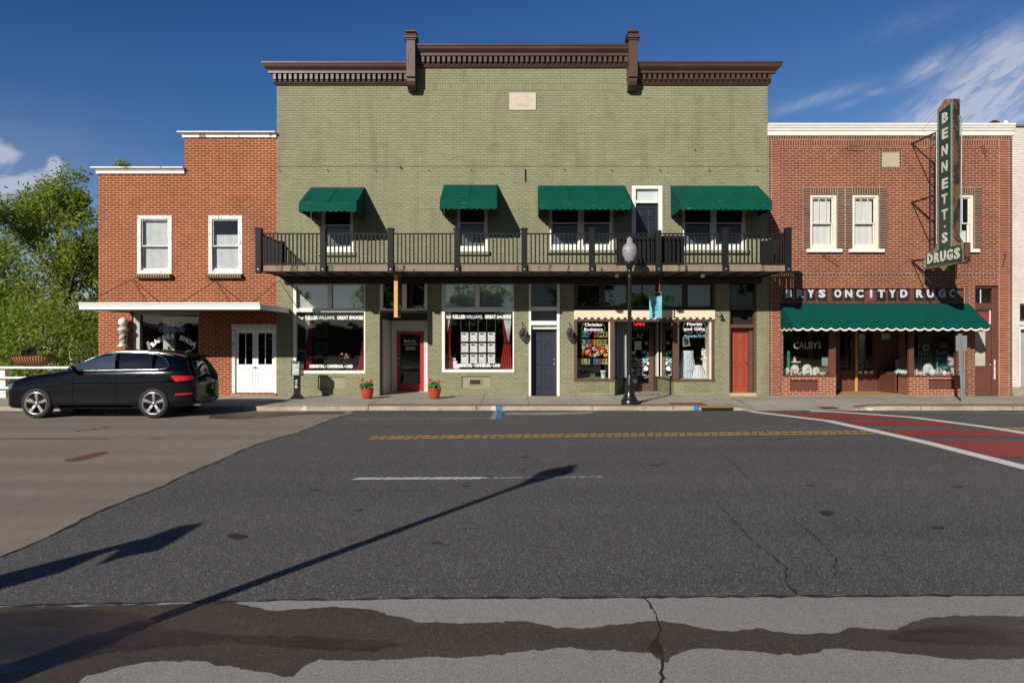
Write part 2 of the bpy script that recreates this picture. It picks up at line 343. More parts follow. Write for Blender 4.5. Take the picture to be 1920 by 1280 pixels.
def windowpane(x0, x1, z0, z1, y, parent, mat=GLASS, name='pane', **t):
    return MB().box(x0, x1, y, y+.006, z0, z1).build(name, mat, parent, **t)
def hung(parent, x0, x1, z0, z1, fm, y=.05, cw=.08, zmid=None, blind=(0, 1), muntin=0, units=1, sill=None, gm=GLASSD, bmat=None, side=.0, label=None, sash=None, bot=None):
    """double-hung sash window: frame > sash, pane, blind"""
    m = MB(); m.frame(x0, x1, z0, z1, y, y+.14, cw, wb=bot or cw)
    mul = []
    for k in range(1, units):
        xm = x0+(x1-x0)*k/units; m.bbox(xm-cw*.75, xm+cw*.75, y+.002, y+.14, z0+(bot or cw), z1-cw); mul.append(xm)
    w = m.build('window', fm, parent)
    if label: w['label'] = label
    if sill: MB().bbox(x0-sill[0], x1+sill[0], y-.14, y+.1, z0-sill[1], z0-.002).build('sill', sill[2], w)
    zm = zmid or (z0+z1)/2
    e = [x0+cw]+[q for xm in mul for q in (xm-cw*.75, xm+cw*.75)]+[x1-cw]
    for a, b in zip(e[::2], e[1::2]):
        s = MB(); s.frame(a, b, zm-.02, z1-cw, y+.04, y+.075, .035); s.frame(a, b, z0+(bot or cw), zm+.025, y+.076, y+.11, .04, wb=.07)
        for k in range(1, muntin+1):
            xx = a+(b-a)*k/(muntin+1); s.box(xx-.011, xx+.011, y+.045, y+.07, zm, z1-cw-.03)
        s.build('sash', sash or fm, w)
        windowpane(a+.03, b-.03, zm, z1-cw-.02, y+.056, w, gm); windowpane(a+.03, b-.03, z0+cw+.04, zm, y+.09, w, gm)
        if bmat:
            g = MB(); zb0 = z0+(z1-z0)*blind[0]; zb1 = z0+(z1-z0)*blind[1]
            g.grid(lambda u, v, a=a, b=b: (a+.035+(b-a-.07)*u, y+.15+.004*sin(u*17+v*3)+(.004*sin(v*60) if bmat.name.startswith('venetian') else .003*sin(v*4)), zb0+(zb1-zb0)*v), 26, 40)
            g.build('blind', bmat, w)
    return w
def panel_door(parent, x0, x1, z0, z1, y, mat, name='door', knob=None, kside=1, rows=((.80, .93), (.45, .77), (.08, .40)), hm=None, label=None):
    m = MB(); w, h = x1-x0, z1-z0
    st = .13*w/.9; xm = (x0+x1)/2; cols = [(x0+st, xm-st*.4), (xm+st*.4, x1-st)]
    holes = [(a, b, z0+h*r0, z0+h*r1) for a, b in cols for r0, r1 in rows]
    m.wall(x0, x1, z0, z1, y, .04, holes)
    for a, b, c, d in holes:
        m.box(a, b, y+.016, y+.03, c, d)
        i = .035
        m.add([(a+i-.02,y+.016,c+i-.02),(b-i+.02,y+.016,c+i-.02),(b-i+.02,y+.016,d-i+.02),(a+i-.02,y+.016,d-i+.02),(a+i,y+.004,c+i),(b-i,y+.004,c+i),(b-i,y+.004,d-i),(a+i,y+.004,d-i)],
              [(4,5,6,7),(0,1,5,4),(1,2,6,5),(2,3,7,6),(3,0,4,7)])
    o = m.build(name, mat, parent)
    if label: o['label'] = label
    if hm:
        k = MB(); xk = x1-.07 if kside > 0 else x0+.07; zk = z0+h*.47
        k.lathe([(.001, -.075), (.02, -.072), (.03, -.055), (.022, -.035), (.012, -.03), (.012, -.01), (.03, -.008), (.03, 0)], (xk, y, zk), 14, 'y')
        k.lathe([(.001, -.028), (.02, -.026), (.026, -.008), (.03, 0)], (xk, y, zk+.15), 14, 'y')
        k.build('handle', hm, o)
    return o
def shell(m, x0, x1, z1, d=12., t=.25, z0=0.):           # side walls, back wall and flat roof behind a front wall of thickness t
    m.box(x0, x0+.2, t, d, z0, z1-.3); m.box(x1-.2, x1, t, d, z0, z1-.3); m.box(x0+.2, x1-.2, d-.2, d, z0, z1-.3); m.box(x0+.2, x1-.2, t, d-.2, z1-.5, z1-.42)
def rooms(parent, x0, x1, spec, mat=DARK):
    m = MB()
    for y, z0, z1 in spec: m.box(x0, x1, y, y+.05, z0, z1); m.box(x0, x1, .26, y, z0-.06, z0); m.box(x0, x1, .26, y, z1, z1+.05)
    return m.build('interior', mat, parent)

# ======== the sage green two-storey building
green = thing('painted_brick_building', 'wide sage green painted brick building with brown cornice and long balcony', 'building', (0.3, 0, 0))
gx0, gx1 = W(519), W(1439)
px1, px2 = W(771, -.2)-.0, W(1187.5, -.2)
U = dict(u1=(W(601.5), W(662.3), H(472.7), H(368)), u2=(W(855.9), W(914.6), H(471.4), H(366)), u3=(W(1029), W(1150.8), H(469), H(366)), u5=(W(1279), W(1400), H(469), H(366)))
bd = (W(1184.7), W(1241.9), 4.0, H(348.4))
s1 = (W(549.2), W(684.9), H(700), H(529.5)); s2 = (W(828), W(964), H(698), H(527.4))
ent = (W(711.8), W(801.5), ZG, H(528)); nav = (W(991.5), W(1049.5), ZG, H(527.4))
bk = (W(1076.4), W(1340.3), ZG, H(527)); rd = (W(1367.6), W(1419), ZG, H(526))
p1 = (W(596), W(646.6), H(728.7), H(706.5)); p2 = (W(865.6), W(919.9), H(728), H(705.5))
holes = list(U.values())+[bd, s1, s2, ent, nav, bk, rd, p1, p2]
m = MB(); zs_ = H(157)-.01; zc_ = H(124)
m.wall(gx0, gx1, 0, zs_, 0, .25, holes); m.wall(px1, px2, zs_, zc_+.3, 0, .25, [])
shell(m, gx0, gx1, zs_)
# the faintly proud course line under the hooks
m.box(gx0+.01, gx1-.01, -.018, .02, H(311.6), H(310.6))
wallg = m.build('wall', GB, green)
m = MB(); m.box(gx0+.28, px1-.35, -.004, .02, H(166), H(157.5)); m.box(px1+.6, px2-.3, -.004, .02, H(168.5), H(156)); m.build('soldier_course', GBS, green)
MB().box(W(1184), W(1243), -.004, .02, H(347), H(334)).build('lintel', brick('sage_lintel', (.27, .265, .155), (.23, .23, .135), (.17, .165, .095), bw=.215, ms=.006, rot=True, off=0, bump=1, shift=(0, -H(347))), green)
rooms(green, gx0+.2, gx1-.2, [(5.5, 4.0, 6.9)])
rooms(green, gx0+.2, ent[0]-.22, [(4.2, .55, 3.7)]); rooms(green, ent[1]+.2, nav[0]-.1, [(4.2, .55, 3.7)]); rooms(green, bk[0]-.1, bk[1]+.1, [(5.2, .06, 3.75)])
# recessed plaster panels under the shop windows
for p, lab in ((p1, 'plain recessed panel'), (p2, 'recessed panel with a vent')):
    m = MB(); m.frame(p[0], p[1], p[2], p[3], .02, .09, .012); m.box(p[0]+.012, p[1]-.012, .045, .09, p[2]+.012, p[3]-.012)
    q = m.build('bulkhead_panel', M('sage_paint', (.27, .265, .16), .6, var=.08), green, label=lab)
    if p is p2:
        v = MB(); a, b, c, d = W(879), W(903), H(722.5), H(710)
        v.frame(a, b, c, d, .012, .05, .035); v.build('vent_frame', M('sage_paint_metal', (.30, .29, .18), .5), q)
        v = MB()
        for i in range(5): z = c+.035+(d-c-.07)*(i+.5)/5; v.quad((a+.035, .03, z-.012), (b-.035, .03, z-.012), (b-.035, .044, z+.014), (a+.035, .044, z+.014))
        v.box(a+.03, b-.03, .046, .05, c+.03, d-.03); v.build('vent_grille', BROWN_D, q)
# date stone
st = MB(); st.bbox(W(955), W(1005), -.025, .03, H(207), H(174.5)); so_ = st.build('date_stone', M('pale_limestone', (.56, .50, .42), .85, var=.08, bump=.3, bs=12), green)
ENG = M('engraved_limestone', (.485, .43, .355), .9)
text('1908', W(980), H(199), -.026, .19, ENG, 'engraving', so_, bold=.004)
for k in range(11):                                     # weathered arc of carved strokes above the date
    a = radians(150-12*k); cx, cz = W(980)+.34*cos(a), H(200)+.34*sin(a)*.9
    MB().prism([(cx-.006, cz-.03), (cx+.006, cz-.03), (cx+.01+.01*(k % 3), cz+.03), (cx-.002, cz+.03)], -.0275, -.024).build('engraving', ENG, so_)
# iron hooks along the wall
for i, (px, py) in enumerate([(525, 320), (615, 320), (705, 320), (752, 315), (805, 320), (883, 319), (1059, 319), (1147, 320), (1238, 320), (1330, 320), (1420, 320), (1303, 282)]):
    x, z = W(px), H(py); r = .022 if px == 752 else .011
    MB().tube([(x-.03, .01, z+.03), (x, -.03, z), (x+.02, -.045, z-.03)], r, 6).build('wall_hook', BLACKM, green)
x = W(985); MB().box(x-.02, x+.02, -.035, .01, H(341), H(318)).build('iron_tie', BLACKM, green)

# cornice: crown, bed moulding, dentils, lower band
def cornice(x0, x1, zt, mit0=0, mit1=0):
    zb = zt-.60
    c = MB(); P_ = [(0, zt-.01), (-.36, zt), (-.36, zt-.03), (-.335, zt-.05), (-.315, zt-.12), (-.25, zt-.185), (-.215, zt-.20), (-.215, zt-.215), (0, zt-.215)]
    c.ext(P_, x0, x1, mit0, mit1)
    c.ext([(0, zt-.216), (-.20, zt-.216), (-.20, zt-.285), (-.175, zt-.30), (0, zt-.30)], x0, x1, mit0, mit1)
    c.ext([(0, zb+.09), (-.075, zb+.09), (-.085, zb+.06), (-.05, zb+.015), (-.04, zb), (0, zb)], x0, x1, mit0, mit1)
    c.ext([(0, zt-.301), (-.045, zt-.301), (-.045, zb+.091), (0, zb+.091)], x0, x1, mit0, mit1)
    o = c.build('cornice', CORN, green)
    d = MB(); a, b = x0-.1*mit0, x1+.1*mit1; n = round((b-a)/.1617); st_ = (b-a)/n
    for i in range(n):
        xx = a+(i+.5)*st_; d.bbox(xx-.046, xx+.046, -.165, -.04, zb+.13, zt-.301, .004); d.bbox(xx-.046, xx+.046, -.115, -.04, zb+.091, zb+.1295, .004)
    d.build('dentils', CORN, o)
    f = MB(); f.ext([(0.1, zt+.012), (-.365, zt+.012), (-.365, zt+.001), (0.1, zt+.001)], x0, x1, mit0, mit1); f.build('flashing', M('dark_flashing', (.03, .034, .03), .5), o)
    if mit0 or mit1:
        pass
zl = H(116.5, -.33); zm_ = H(83.5, -.33)
cornice(gx0, W(764, -.3), zl, 1, 0); cornice(W(777, -.3), W(1180, -.3), zm_); cornice(W(1195, -.3), gx1, zl, 0, 1)
for pc, lf in ((W(770, -.45), 1), (W(1187.7, -.45), 0)):
    zt, zb = H(75, -.45), H(143.8, -.45); hw = .135
    c = MB(); c.bbox(pc-hw, pc+hw, -.45, .25, zb, zt)
    c.ext([(-.06, zb-.32), (-.22, zb-.30), (-.34, zb-.22), (-.39, zb-.11), (-.39, zb-.001), (0, zb-.001), (0, zb-.32)], pc-hw+.01, pc+hw-.01)
    o = c.build('cornice_pier', CORN, green)
    k = MB(); k.box(pc-hw-.02, pc+hw+.02, -.48, .26, zt+.001, zt+.05); k.box(pc-hw-.06, pc+hw+.06, -.52, .28, zt+.051, zt+.085)
    k.add([(pc-.19,-.52,zt+.086),(pc+.19,-.52,zt+.086),(pc+.19,.28,zt+.086),(pc-.19,.28,zt+.086),(pc-.15,-.47,zt+.19),(pc+.15,-.47,zt+.19),(pc+.15,.2,zt+.19),(pc-.15,.2,zt+.19)], [(0,1,5,4),(1,2,6,5),(2,3,7,6),(3,0,4,7),(4,5,6,7)])
    k.box(pc-.12, pc+.12, -.44, .2, zt+.191, zt+.22); k.ext([(-.47, zt+.221), (-.5, zt+.25), (-.5, zt+.275), (-.46, zt+.30), (.2, zt+.30), (.2, zt+.221)], pc-.165, pc+.165)
    k.add([(pc-.1,-.42,zt+.3),(pc+.1,-.42,zt+.3),(pc+.1,0,zt+.3),(pc-.1,0,zt+.3),(pc-.02,-.4,zt+.37),(pc+.02,-.4,zt+.37),(pc+.02,-.3,zt+.37),(pc-.02,-.3,zt+.37)], [(0,1,5,4),(1,2,6,5),(2,3,7,6),(3,0,4,7),(4,5,6,7)])
    k.build('pier_cap', CORN, o)
    zz = (zt+zb)/2-.03; g = MB(); a, b = (pc+.0, zz+.30), (pc+.075, zz)
    for (xa, za), (xb, zb_) in (((pc-.005, zz+.33), (pc+.075, zz)), ((pc+.075, zz), (pc-.005, zz-.33)), ((pc-.005, zz+.33), (pc-.085, zz)), ((pc-.085, zz), (pc-.005, zz-.33))): g.tube([(xa, -.452, za), (xb, -.452, zb_)], .006, 5)
    g.build('diamond_moulding', CORN, o)

# upstairs windows and the balcony door
WT = WHITE; bl = M('venetian_blind', (.55, .56, .58), .7, var=.05, bump=.0)
hung(green, *U['u1'], WT, zmid=H(421), bmat=bl, blind=(.08, .42), bot=.12); hung(green, *U['u2'], WT, zmid=H(417), bmat=bl, blind=(.08, .40), bot=.12)
hung(green, *U['u3'], WT, zmid=H(417), bmat=bl, blind=(.08, .30), bot=.13, units=2); hung(green, *U['u5'], WT, zmid=H(417), bmat=bl, blind=(.08, .28), bot=.13, units=2)
for k in ('u1', 'u2', 'u3', 'u5'):
    a, b, c, d = U[k]; s = MB(); s.box(a-.06, b+.08, -.05, .03, c-.13, c-.1); s.box(b+.05, b+.08, -.05, .03, c-.1, c+.0); s.build('sill_ledge', BLACKM, green)
m = MB(); m.frame(bd[0], bd[1], bd[2], bd[3], -.03, .16, .12, wb=.03, wt_=.10); m.bbox(bd[0]+.12, bd[1]-.12, -.02, .16, H(381), H(375.5))
df = m.build('door_frame', WT, green, label='white balcony door frame')
MB().box(bd[0]+.13, bd[1]-.13, .09, .1, H(374), H(355)).build('transom_panel', M('frosted_pane', (.52, .58, .60), .35, var=.06), df)
panel_door(green, bd[0]+.12, bd[1]-.12, bd[2]+.03, H(382), .08, M('navy_door_paint', (.015, .018, .03), .35), hm=BRASS, kside=-1)

# balcony
YB = -1.9
m = MB(); xl, xr = W(489, YB), W(1475, YB); ztop, zbt = H(497, YB), H(508.5, YB)
FAS = M('weathered_fascia_board', (.235, .178, .13), .8, var=.2, vs=3, wear=(.035, .02, .014), wt_=.56, ws=2.6, stretch=(1.6, 1, .35))
m.box(xl, xr, YB+.06, -.002, zbt+.02, ztop-.02)
bal = m.build('balcony', M('balcony_deck', (.06, .05, .04), .8), green)
m = MB(); e = [xl]+[W(p, YB) for p in (605, 675, 732, 800, 857, 983, 1110, 1235, 1360)]+[xr]
for a, b in zip(e, e[1:]): m.bbox(a+.004, b-.004, YB+.02, YB+.058, zbt+R.uniform(-.004, .004), ztop+R.uniform(-.005, .004))
m.box(xl-.04, xl-.001, YB+.06, 0, zbt, ztop); m.box(xr+.001, xr+.04, YB+.06, 0, zbt, ztop); m.build('fascia', FAS, bal)
m = MB()
for i in range(28): xx = xl+.1+(xr-xl-.2)*i/27; m.box(xx-.02, xx+.02, YB+.06, 0, zbt-.02, zbt+.019)
m.box(xl+.05, xr-.05, -.09, -.001, zbt-.20, zbt-.021); m.build('joists', M('dark_joist_timber', (.03, .024, .02), .8), bal)
posts = [W(p, YB-.03) for p in (484.6, 605.5, 732.4, 857.2, 983.2, 1110.2, 1235, 1360.5, 1478.4)]
zr0, zr1, zp = H(494, YB), H(437, YB), H(431.5, YB); BOLTS = []
for i, xx in enumerate(posts):
    hw = .082; top = zp+(.02 if i != 6 else -.01); m = MB(); y0 = YB-.06
    m.bbox(xx-hw, xx+hw, y0, y0+.16, H(511.5, YB), top, .008)
    p = m.build('post', BLACK, bal)
    if i != 6: m = MB(); m.box(xx-hw-.025, xx+hw+.025, y0-.02, y0+.185, top, top+.022); m.box(xx-hw+.01, xx+hw-.01, y0+.015, y0+.145, top+.022, top+.045); m.build('post', BLACK, bal) if False else m.build('post_cap', BLACK, bal)
    m = MB(); m.lathe([(.022, -.012), (.026, -.004), (.03, 0)], (xx, y0, H(505, YB)), 8, 'y'); m.build('bolt', METAL, bal)
def railing(a, b, yy, along='x'):
    m = MB()
    if along == 'x':
        m.box(a, b, yy-.022, yy+.022, zr1-.035, zr1); m.box(a, b, yy-.018, yy+.018, zr0-.018, zr0+.018)
        n = max(1, round((b-a)/.1138)-1)
        for i in range(1, n+1):
            xx = a+(b-a)*i/(n+1)+R.uniform(-.006, .006); dx = R.uniform(-.006, .006)
            m.prism([(xx-.018, zr0+.02), (xx+.018, zr0+.02), (xx+.018+dx, zr1-.036), (xx-.018+dx, zr1-.036)], yy-.018, yy+.018)
    else:
        m.box(yy-.022, yy+.022, a, b, zr1-.035, zr1); m.box(yy-.018, yy+.018, a, b, zr0-.018, zr0+.018)
        n = round((b-a)/.12)-1
        for i in range(1, n+1): y = a+(b-a)*i/(n+1); m.box(yy-.016, yy+.016, y-.016, y+.016, zr0+.019, zr1-.036)
    return m.build('railing', BLACK, bal)
for a, b in zip(posts, posts[1:]): railing(a+.082, b-.082, YB+.02)
railing(YB+.1, -.12, posts[0]+.02, 'y'); railing(YB+.1, -.12, posts[-1]-.02, 'y')
for xx in (posts[0]+.02, posts[-1]-.02): MB().box(xx-.06, xx+.06, -.12, -.001, zbt, zr1+.04).build('post', BLACK, bal)
# dark second screen of slats behind the rail, in front of the balcony door
m = MB(); a, b = W(1156, -1.6), W(1283, -1.6); n = 30
for i in range(n): xx = a+(b-a)*i/n; m.box(xx, xx+(b-a)/n*.82, -1.62, -1.59, 4.05, zr1-.05)
m.box(a, b, -1.59, -1.56, 4.0, zr1-.03); m.build('privacy_screen', BLACK, bal)

# shop windows left and right of the red door
def shopwin(s, barz, tz, pz, label, mull):
    a, b, c, d = s; m = MB(); y0 = .01
    wl_, wr_ = (.25, .035) if False else (.17, .12)
    fr_ = .045; m.bbox(a, a+.10, y0, y0+.14, c+.09, d-.08); m.bbox(b-fr_, b, y0, y0+.14, c+.09, d-.08); m.bbox(a, b, y0, y0+.14, c, c+.09); m.bbox(a, b, y0, y0+.14, d-.08, d); m.bbox(a+.10, b-fr_, y0-.012, y0+.14, barz[1], barz[0]); m.bbox(mull-.07, mull+.07, y0+.003, y0+.14, barz[0], d-.08)
    w = m.build('shop_window', WHITE, green, label=label)
    windowpane(a+.10, b-fr_, c+.09, barz[1], y0+.08, w)
    windowpane(a+.10, mull-.07, barz[0], d-.08, y0+.08, w, GLASST); windowpane(mull+.07, b-fr_, barz[0], d-.08, y0+.08, w, GLASST)
    bm = M('pale_transom_blind', (.72, .72, .70), .8, var=.06)
    g = MB(); g.grid(lambda u, v: (a+.1+(b-a-.15)*u, .15+.004*sin(v*90), barz[0]-.03+(d-barz[0]-.03)*v), 2, 60); g.build('blind', bm, w)
    MB().box(a+.02, b-.02, .16, 1.1, c+.03, c+.07).build('display_shelf', DARKW, w)
    return w
w1 = shopwin(s1, (H(577.7), H(585)), 0, 0, 'shop window with red curtains and flowers', W(618))
w2 = shopwin(s2, (H(575.5), H(584)), 0, 0, 'shop window with rows of white listing sheets', W(895))
YL = .082
def kwline(w, cx, z, wd):                                # light script part, bold part, light part, bold part
    z0 = z; x0 = cx-wd/2
    text('kw', x0+.075, z0-.002, YL, .15, TEXTW, 'lettering', w, bold=.005, width=.15)
    text('KELLER', x0+.40, z0, YL, .15, TEXTW, 'lettering', w, bold=.007, width=.41)
    text('WILLIAMS.', x0+.885, z0, YL, .15, TEXTW, 'lettering', w, bold=.001, width=.52)
    text('GREAT SMOKIES', x0+1.615, z0, YL, .15, TEXTW, 'lettering', w, bold=.007, width=.83)
kwline(w1, (W(558)+W(680))/2-.01, H(595.8), 2.0); kwline(w2, (W(835.4)+W(957.2))/2, H(594), 2.0)
text('RESIDENTIAL • COMMERCIAL • LAND', W(619.5), H(687), YL, .13, TEXTW, 'lettering', w1, bold=.008, width=1.36)
text('RESIDENTIAL • COMMERCIAL • LAND', W(897), H(685.3), YL, .13, TEXTW, 'lettering', w2, bold=.008, width=1.36)

# red door entry (recess 1.75 m deep)
a, b, c, d = ent; YD = 1.75; zt = H(583.8)
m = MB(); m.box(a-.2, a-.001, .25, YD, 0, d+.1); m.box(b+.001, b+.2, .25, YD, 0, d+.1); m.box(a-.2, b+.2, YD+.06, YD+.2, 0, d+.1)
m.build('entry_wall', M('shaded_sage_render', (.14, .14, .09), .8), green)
m = MB(); m.box(a, b, .0, YD+.06, ZG-.1, ZG+.006); m.build('entry_floor', M('entry_concrete', (.33, .30, .26), .8), green)
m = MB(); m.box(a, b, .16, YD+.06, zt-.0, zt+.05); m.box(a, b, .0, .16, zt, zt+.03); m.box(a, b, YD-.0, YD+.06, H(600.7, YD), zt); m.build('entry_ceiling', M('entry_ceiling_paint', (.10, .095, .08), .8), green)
m = MB(); m.box(a+.001, a+.04, .45, YD, ZG+.007, H(600.7, YD)); m.box(a+.041, a+.06, .50, .58, ZG+.02, 2.5); m.box(a+.041, a+.06, 1.1, 1.6, ZG+.2, 1.3); m.box(a+.041, a+.06, 1.1, 1.6, 1.4, 2.4); m.build('entry_panelling', WHITE, green)
m = MB(); dx0, dx1, dz1 = W(744, YD), W(795.4, YD), H(620.5, YD); xr_ = b-.002; xl_ = a+.06
m.bbox(xl_, dx0, YD-.02, YD+.06, ZG+.007, dz1); m.bbox(dx1, xr_, YD-.02, YD+.06, ZG+.007, dz1); m.bbox(xl_, xr_, YD-.025, YD+.06, dz1, H(600.7, YD))
m.frame(dx0-.03, dx1+.03, ZG+.008, dz1+.03, YD-.045, YD-.021, .03, wb=.001); dfr = m.build('door_frame', WHITE, green)
m = MB(); gx_0, gx_1, gz0, gz1 = W(750.8, YD), W(788, YD), H(719, YD), H(626.5, YD); m.wall(dx0, dx1, ZG+.02, dz1, YD-.01, .05, [(gx_0, gx_1, gz0, gz1)])
dr = m.build('door', RED, green, label='bright red glazed door')
windowpane(gx_0, gx_1, gz0, gz1, YD+.01, dr, GLASSD)
k = MB(); k.lathe([(.001, -.05), (.03, -.045), (.034, -.02), (.02, 0)], (dx0+.06, YD-.01, H(680, YD)), 12, 'y'); k.lathe([(.001, -.07), (.03, -.06), (.034, -.04), (.014, -.02), (.03, 0)], (dx0+.06, YD-.01, H(671, YD)), 12, 'y'); k.build('handle', CHROME, dr)
xc = (gx_0+gx_1)/2; s55 = 55.4
text('kw', W(763, YD), H(639, YD), YD+.009, .15, TEXTW, 'lettering', dr, bold=.003, width=.21); text('GREAT\nSMOKIES', W(775, YD), H(639.5, YD), YD+.009, .045, TEXTW, 'lettering', dr, bold=.001)
text('KELLERWILLIAMS.', W(770, YD), H(645.3, YD), YD+.009, .06, TEXTW, 'lettering', dr, bold=.001, width=.46)
text('64 Everett St.', W(769.5, YD), H(650.8, YD), YD+.009, .065, TEXTW, 'lettering', dr, bold=.002, width=.32); text('828-488-3717', W(769.5, YD), H(654.5, YD), YD+.009, .065, TEXTW, 'lettering', dr, bold=.002, width=.35)
m = MB(); m.frame(a, b, H(583.8), d, .01, .15, .10, wb=.09, wt_=.05); xm = W(783)-.6; m.bbox(W(753.5), W(762), .013, .15, H(583.8)+.09, d-.05)
tw = m.build('transom_window', WHITE, green)
for q0, q1 in ((a+.1, W(753.5)), (W(762), b-.1)): windowpane(q0, q1, H(583.8)+.09, d-.05, .08, tw, GLASSR)
m = MB(); m.box(W(762)+.02, b-.16, .3, .34, H(583.8)+.1, H(558)); m.box(W(764), W(769), .3, .34, H(558), H(534)); m.build('display_panel', M('red_display_board', (.22, .02, .03), .7), tw)
m = MB(); m.box(a+.12, W(753), .4, .44, H(583)+.1, H(566)); m.build('display_panel', M('grey_display_board', (.25, .26, .33), .7), tw)
m = MB()
for xx in (W(721.5), W(789.5)): m.lathe([(.01, -.07), (.035, -.06), (.04, -.01), (.02, 0)], (xx, .01, H(578)), 12, 'y')
m.build('spotlight', CHROME, tw)

# navy door
a, b, c, d = nav; YN = .28; sN = (YN+CD)/F
m = MB(); m.bbox(a, a+.07, -.02, .24, ZG, d-.08); m.bbox(b-.085, b, -.02, .24, ZG, d-.08); m.bbox(a, b, -.02, .24, d-.08, d)
m.bbox(a+.07, b-.085, -.005, .24, H(582), H(575)); m.bbox(a+.07, b-.085, -.03, .24, H(609.5), H(601.5))
m.box(a+.07, b-.085, .10, .3, H(616.5), H(609.6)); fr = m.build('door_frame', WHITE, green)
windowpane(a+.07, b-.085, H(575), d-.08, .1, fr, GLASSD); windowpane(a+.07, b-.085, H(601.5), H(582), .1, fr, GLASSD)
m = MB(); m.box(a+.02, b-.02, .34, .38, ZG, d); m.box(a+.07, b-.085, -.02, .4, ZG-.05, ZG+.012); m.build('door_backing', DARK, fr)
panel_door(green, a+.071, b-.086, ZG+.013, H(617, YN), YN, NAVY, hm=BRASS, kside=1, label='dark navy six-panel door')

# red plain door on the right
a, b, c, d = rd; YR = .3
m = MB(); m.bbox(a, a+.06, .06, .28, ZG, d-.06); m.bbox(b-.06, b, .06, .28, ZG, d-.06); m.bbox(a, b, .06, .28, d-.06, d); m.bbox(a+.06, b-.06, .05, .28, H(580), H(573)); m.bbox(a+.06, b-.06, .04, .34, H(614.5), H(608))
m.bbox(b-.18, b-.06, .2, .34, ZG, H(614.6)); fr = m.build('door_frame', BROWN, green)
windowpane(a+.06, b-.06, H(573), d-.06, .12, fr, GLASSD); MB().box(a+.06, b-.06, .3, .34, H(608), d).build('door_backing', DARK, fr)
MB().box(a+.01, b-.01, -.02, .34, ZG-.05, ZG+.09).build('threshold', M('sandstone_threshold', (.45, .36, .22), .85, bump=.3), fr)
panel_door(green, a+.061, b-.181, ZG+.091, H(616, YR), YR, BRICKRED, hm=CHROME, kside=1, label='brick red six-panel door')

# bookstore front: transom, cream roller blind, splayed entry, display windows
a, b, c, d = bk
m = MB(); zf = H(581); m.frame(a, b, zf, d, .01, .14, .09, wb=.10, wt_=.10)
cols = [(1081, 1126), (1133.5, 1176), (1183.5, 1231), (1238.6, 1281), (1289, 1333.7)]
for (q0, q1), (q2, q3) in zip(cols, cols[1:]): m.bbox(W(q1), W(q2), .013, .14, zf+.10, d-.10)
tw = m.build('transom_window', BROWN_D, green, label='dark transom above the bookstore')
for q0, q1 in cols:
    x0, x1 = max(W(q0), a+.09), min(W(q1), b-.09); MB().frame(x0+.001, x1-.001, zf+.101, d-.101, .035, .06, .022).build('pane_bead', M('grey_bead', (.16, .16, .15), .5), tw); windowpane(x0, x1, zf+.10, d-.10, .07, tw, GLASSR)
MB().box(W(1126), W(1225), 1.6, 1.7, H(548, 1.6), H(543.5, 1.6)).build('strip_light', M('yellowish_light_batten', (.5, .45, .15), .6), tw)
m = MB(); m.bbox(a, b, -.05, .1, H(595.2), zf-.002); blo = m.build('roller_blind_box', CREAM, green)
m = MB(); n = 43; wdt = (b-a)/n
for i in range(n): m.mi = i % 2; zz = H(598.6)+R.uniform(-.006, .006) if i % 2 == 0 else H(597.8); m.box(a+i*wdt, a+(i+1)*wdt-.001, -.048 if i % 2 == 0 else -.03, -.01, zz, H(595.3))
m.build('striped_valance', [M('cream_stripe', (.74, .66, .54), .8), M('brown_stripe', (.10, .05, .03), .8)], blo)
MB().box(a, b, .0, .2, H(602.5), H(598.9)).build('lintel_beam', BROWN, green)
YK = 2.0; xp0, xp1 = W(1144.2), W(1152.5)         # left post
xq0, xq1 = W(1262), W(1273.6)                      # right post
zb_ = H(711); zhead = H(602.6)
bx0, bx1 = 3.80, 4.98                              # recess back wall between the returns
m = MB(); m.slab([(a, 0), (xp1, 0), (bx0, YK), (bx0-.2, YK), (a, .3)], ZG-.13, zb_-.06); bks = m.build('bulkhead_wall', GB, green); m = MB(); m.slab([(xq0+.02, 0), (b, 0), (b, .3), (bx1+.2, YK), (bx1, YK)], ZG-.13, zb_-.06); bks = m.build('bulkhead_wall', GB, green)
for q0, q1 in ((1090, 1138), (1284, 1332)):
    m = MB(); x0, x1, z0, z1 = W(q0), W(q1), H(732), H(720); m.frame(x0-.04, x1+.04, z0-.04, z1+.04, -.012, .02, .02)
    n = 11
    for i in range(-2, n):                               # diagonal brick-on-edge pattern
        xa = x0+(x1-x0)*i/n; sh = (z1-z0)
        pts = [(xa, z0), (xa+.05, z0), (xa+.05+sh, z1), (xa+sh, z1)]
        if xa < x0 or xa+.05+sh > x1: 
            t0 = max(0, (x0-xa)/sh); t1 = min(1, (x1-xa-.05)/sh)
            if t1 <= t0: continue
            pts = [(xa+t0*sh, z0+t0*sh), (xa+.05+t0*sh, z0+t0*sh), (xa+.05+t1*sh, z0+t1*sh), (xa+t1*sh, z0+t1*sh)]
        m.prism(pts[::-1], -.014, .02)
    m.build('diagonal_brick_panel', GB, green)
m = MB(); m.slab([(a, -.03), (xp1+.02, -.03), (bx0+.03, YK), (bx0-.25, YK), (a, .35)], zb_-.06, zb_); m.slab([(xq0-.0, -.03), (b, -.03), (b, .35), (bx1+.25, YK), (bx1-.02, YK)], zb_-.06, zb_); m.build('window_sill', BROWN, green)
shf = MB().box(a+.10, xp0, .012, .14, zb_-.0, zb_+.025).build('shopfront_frame', BROWN, green)
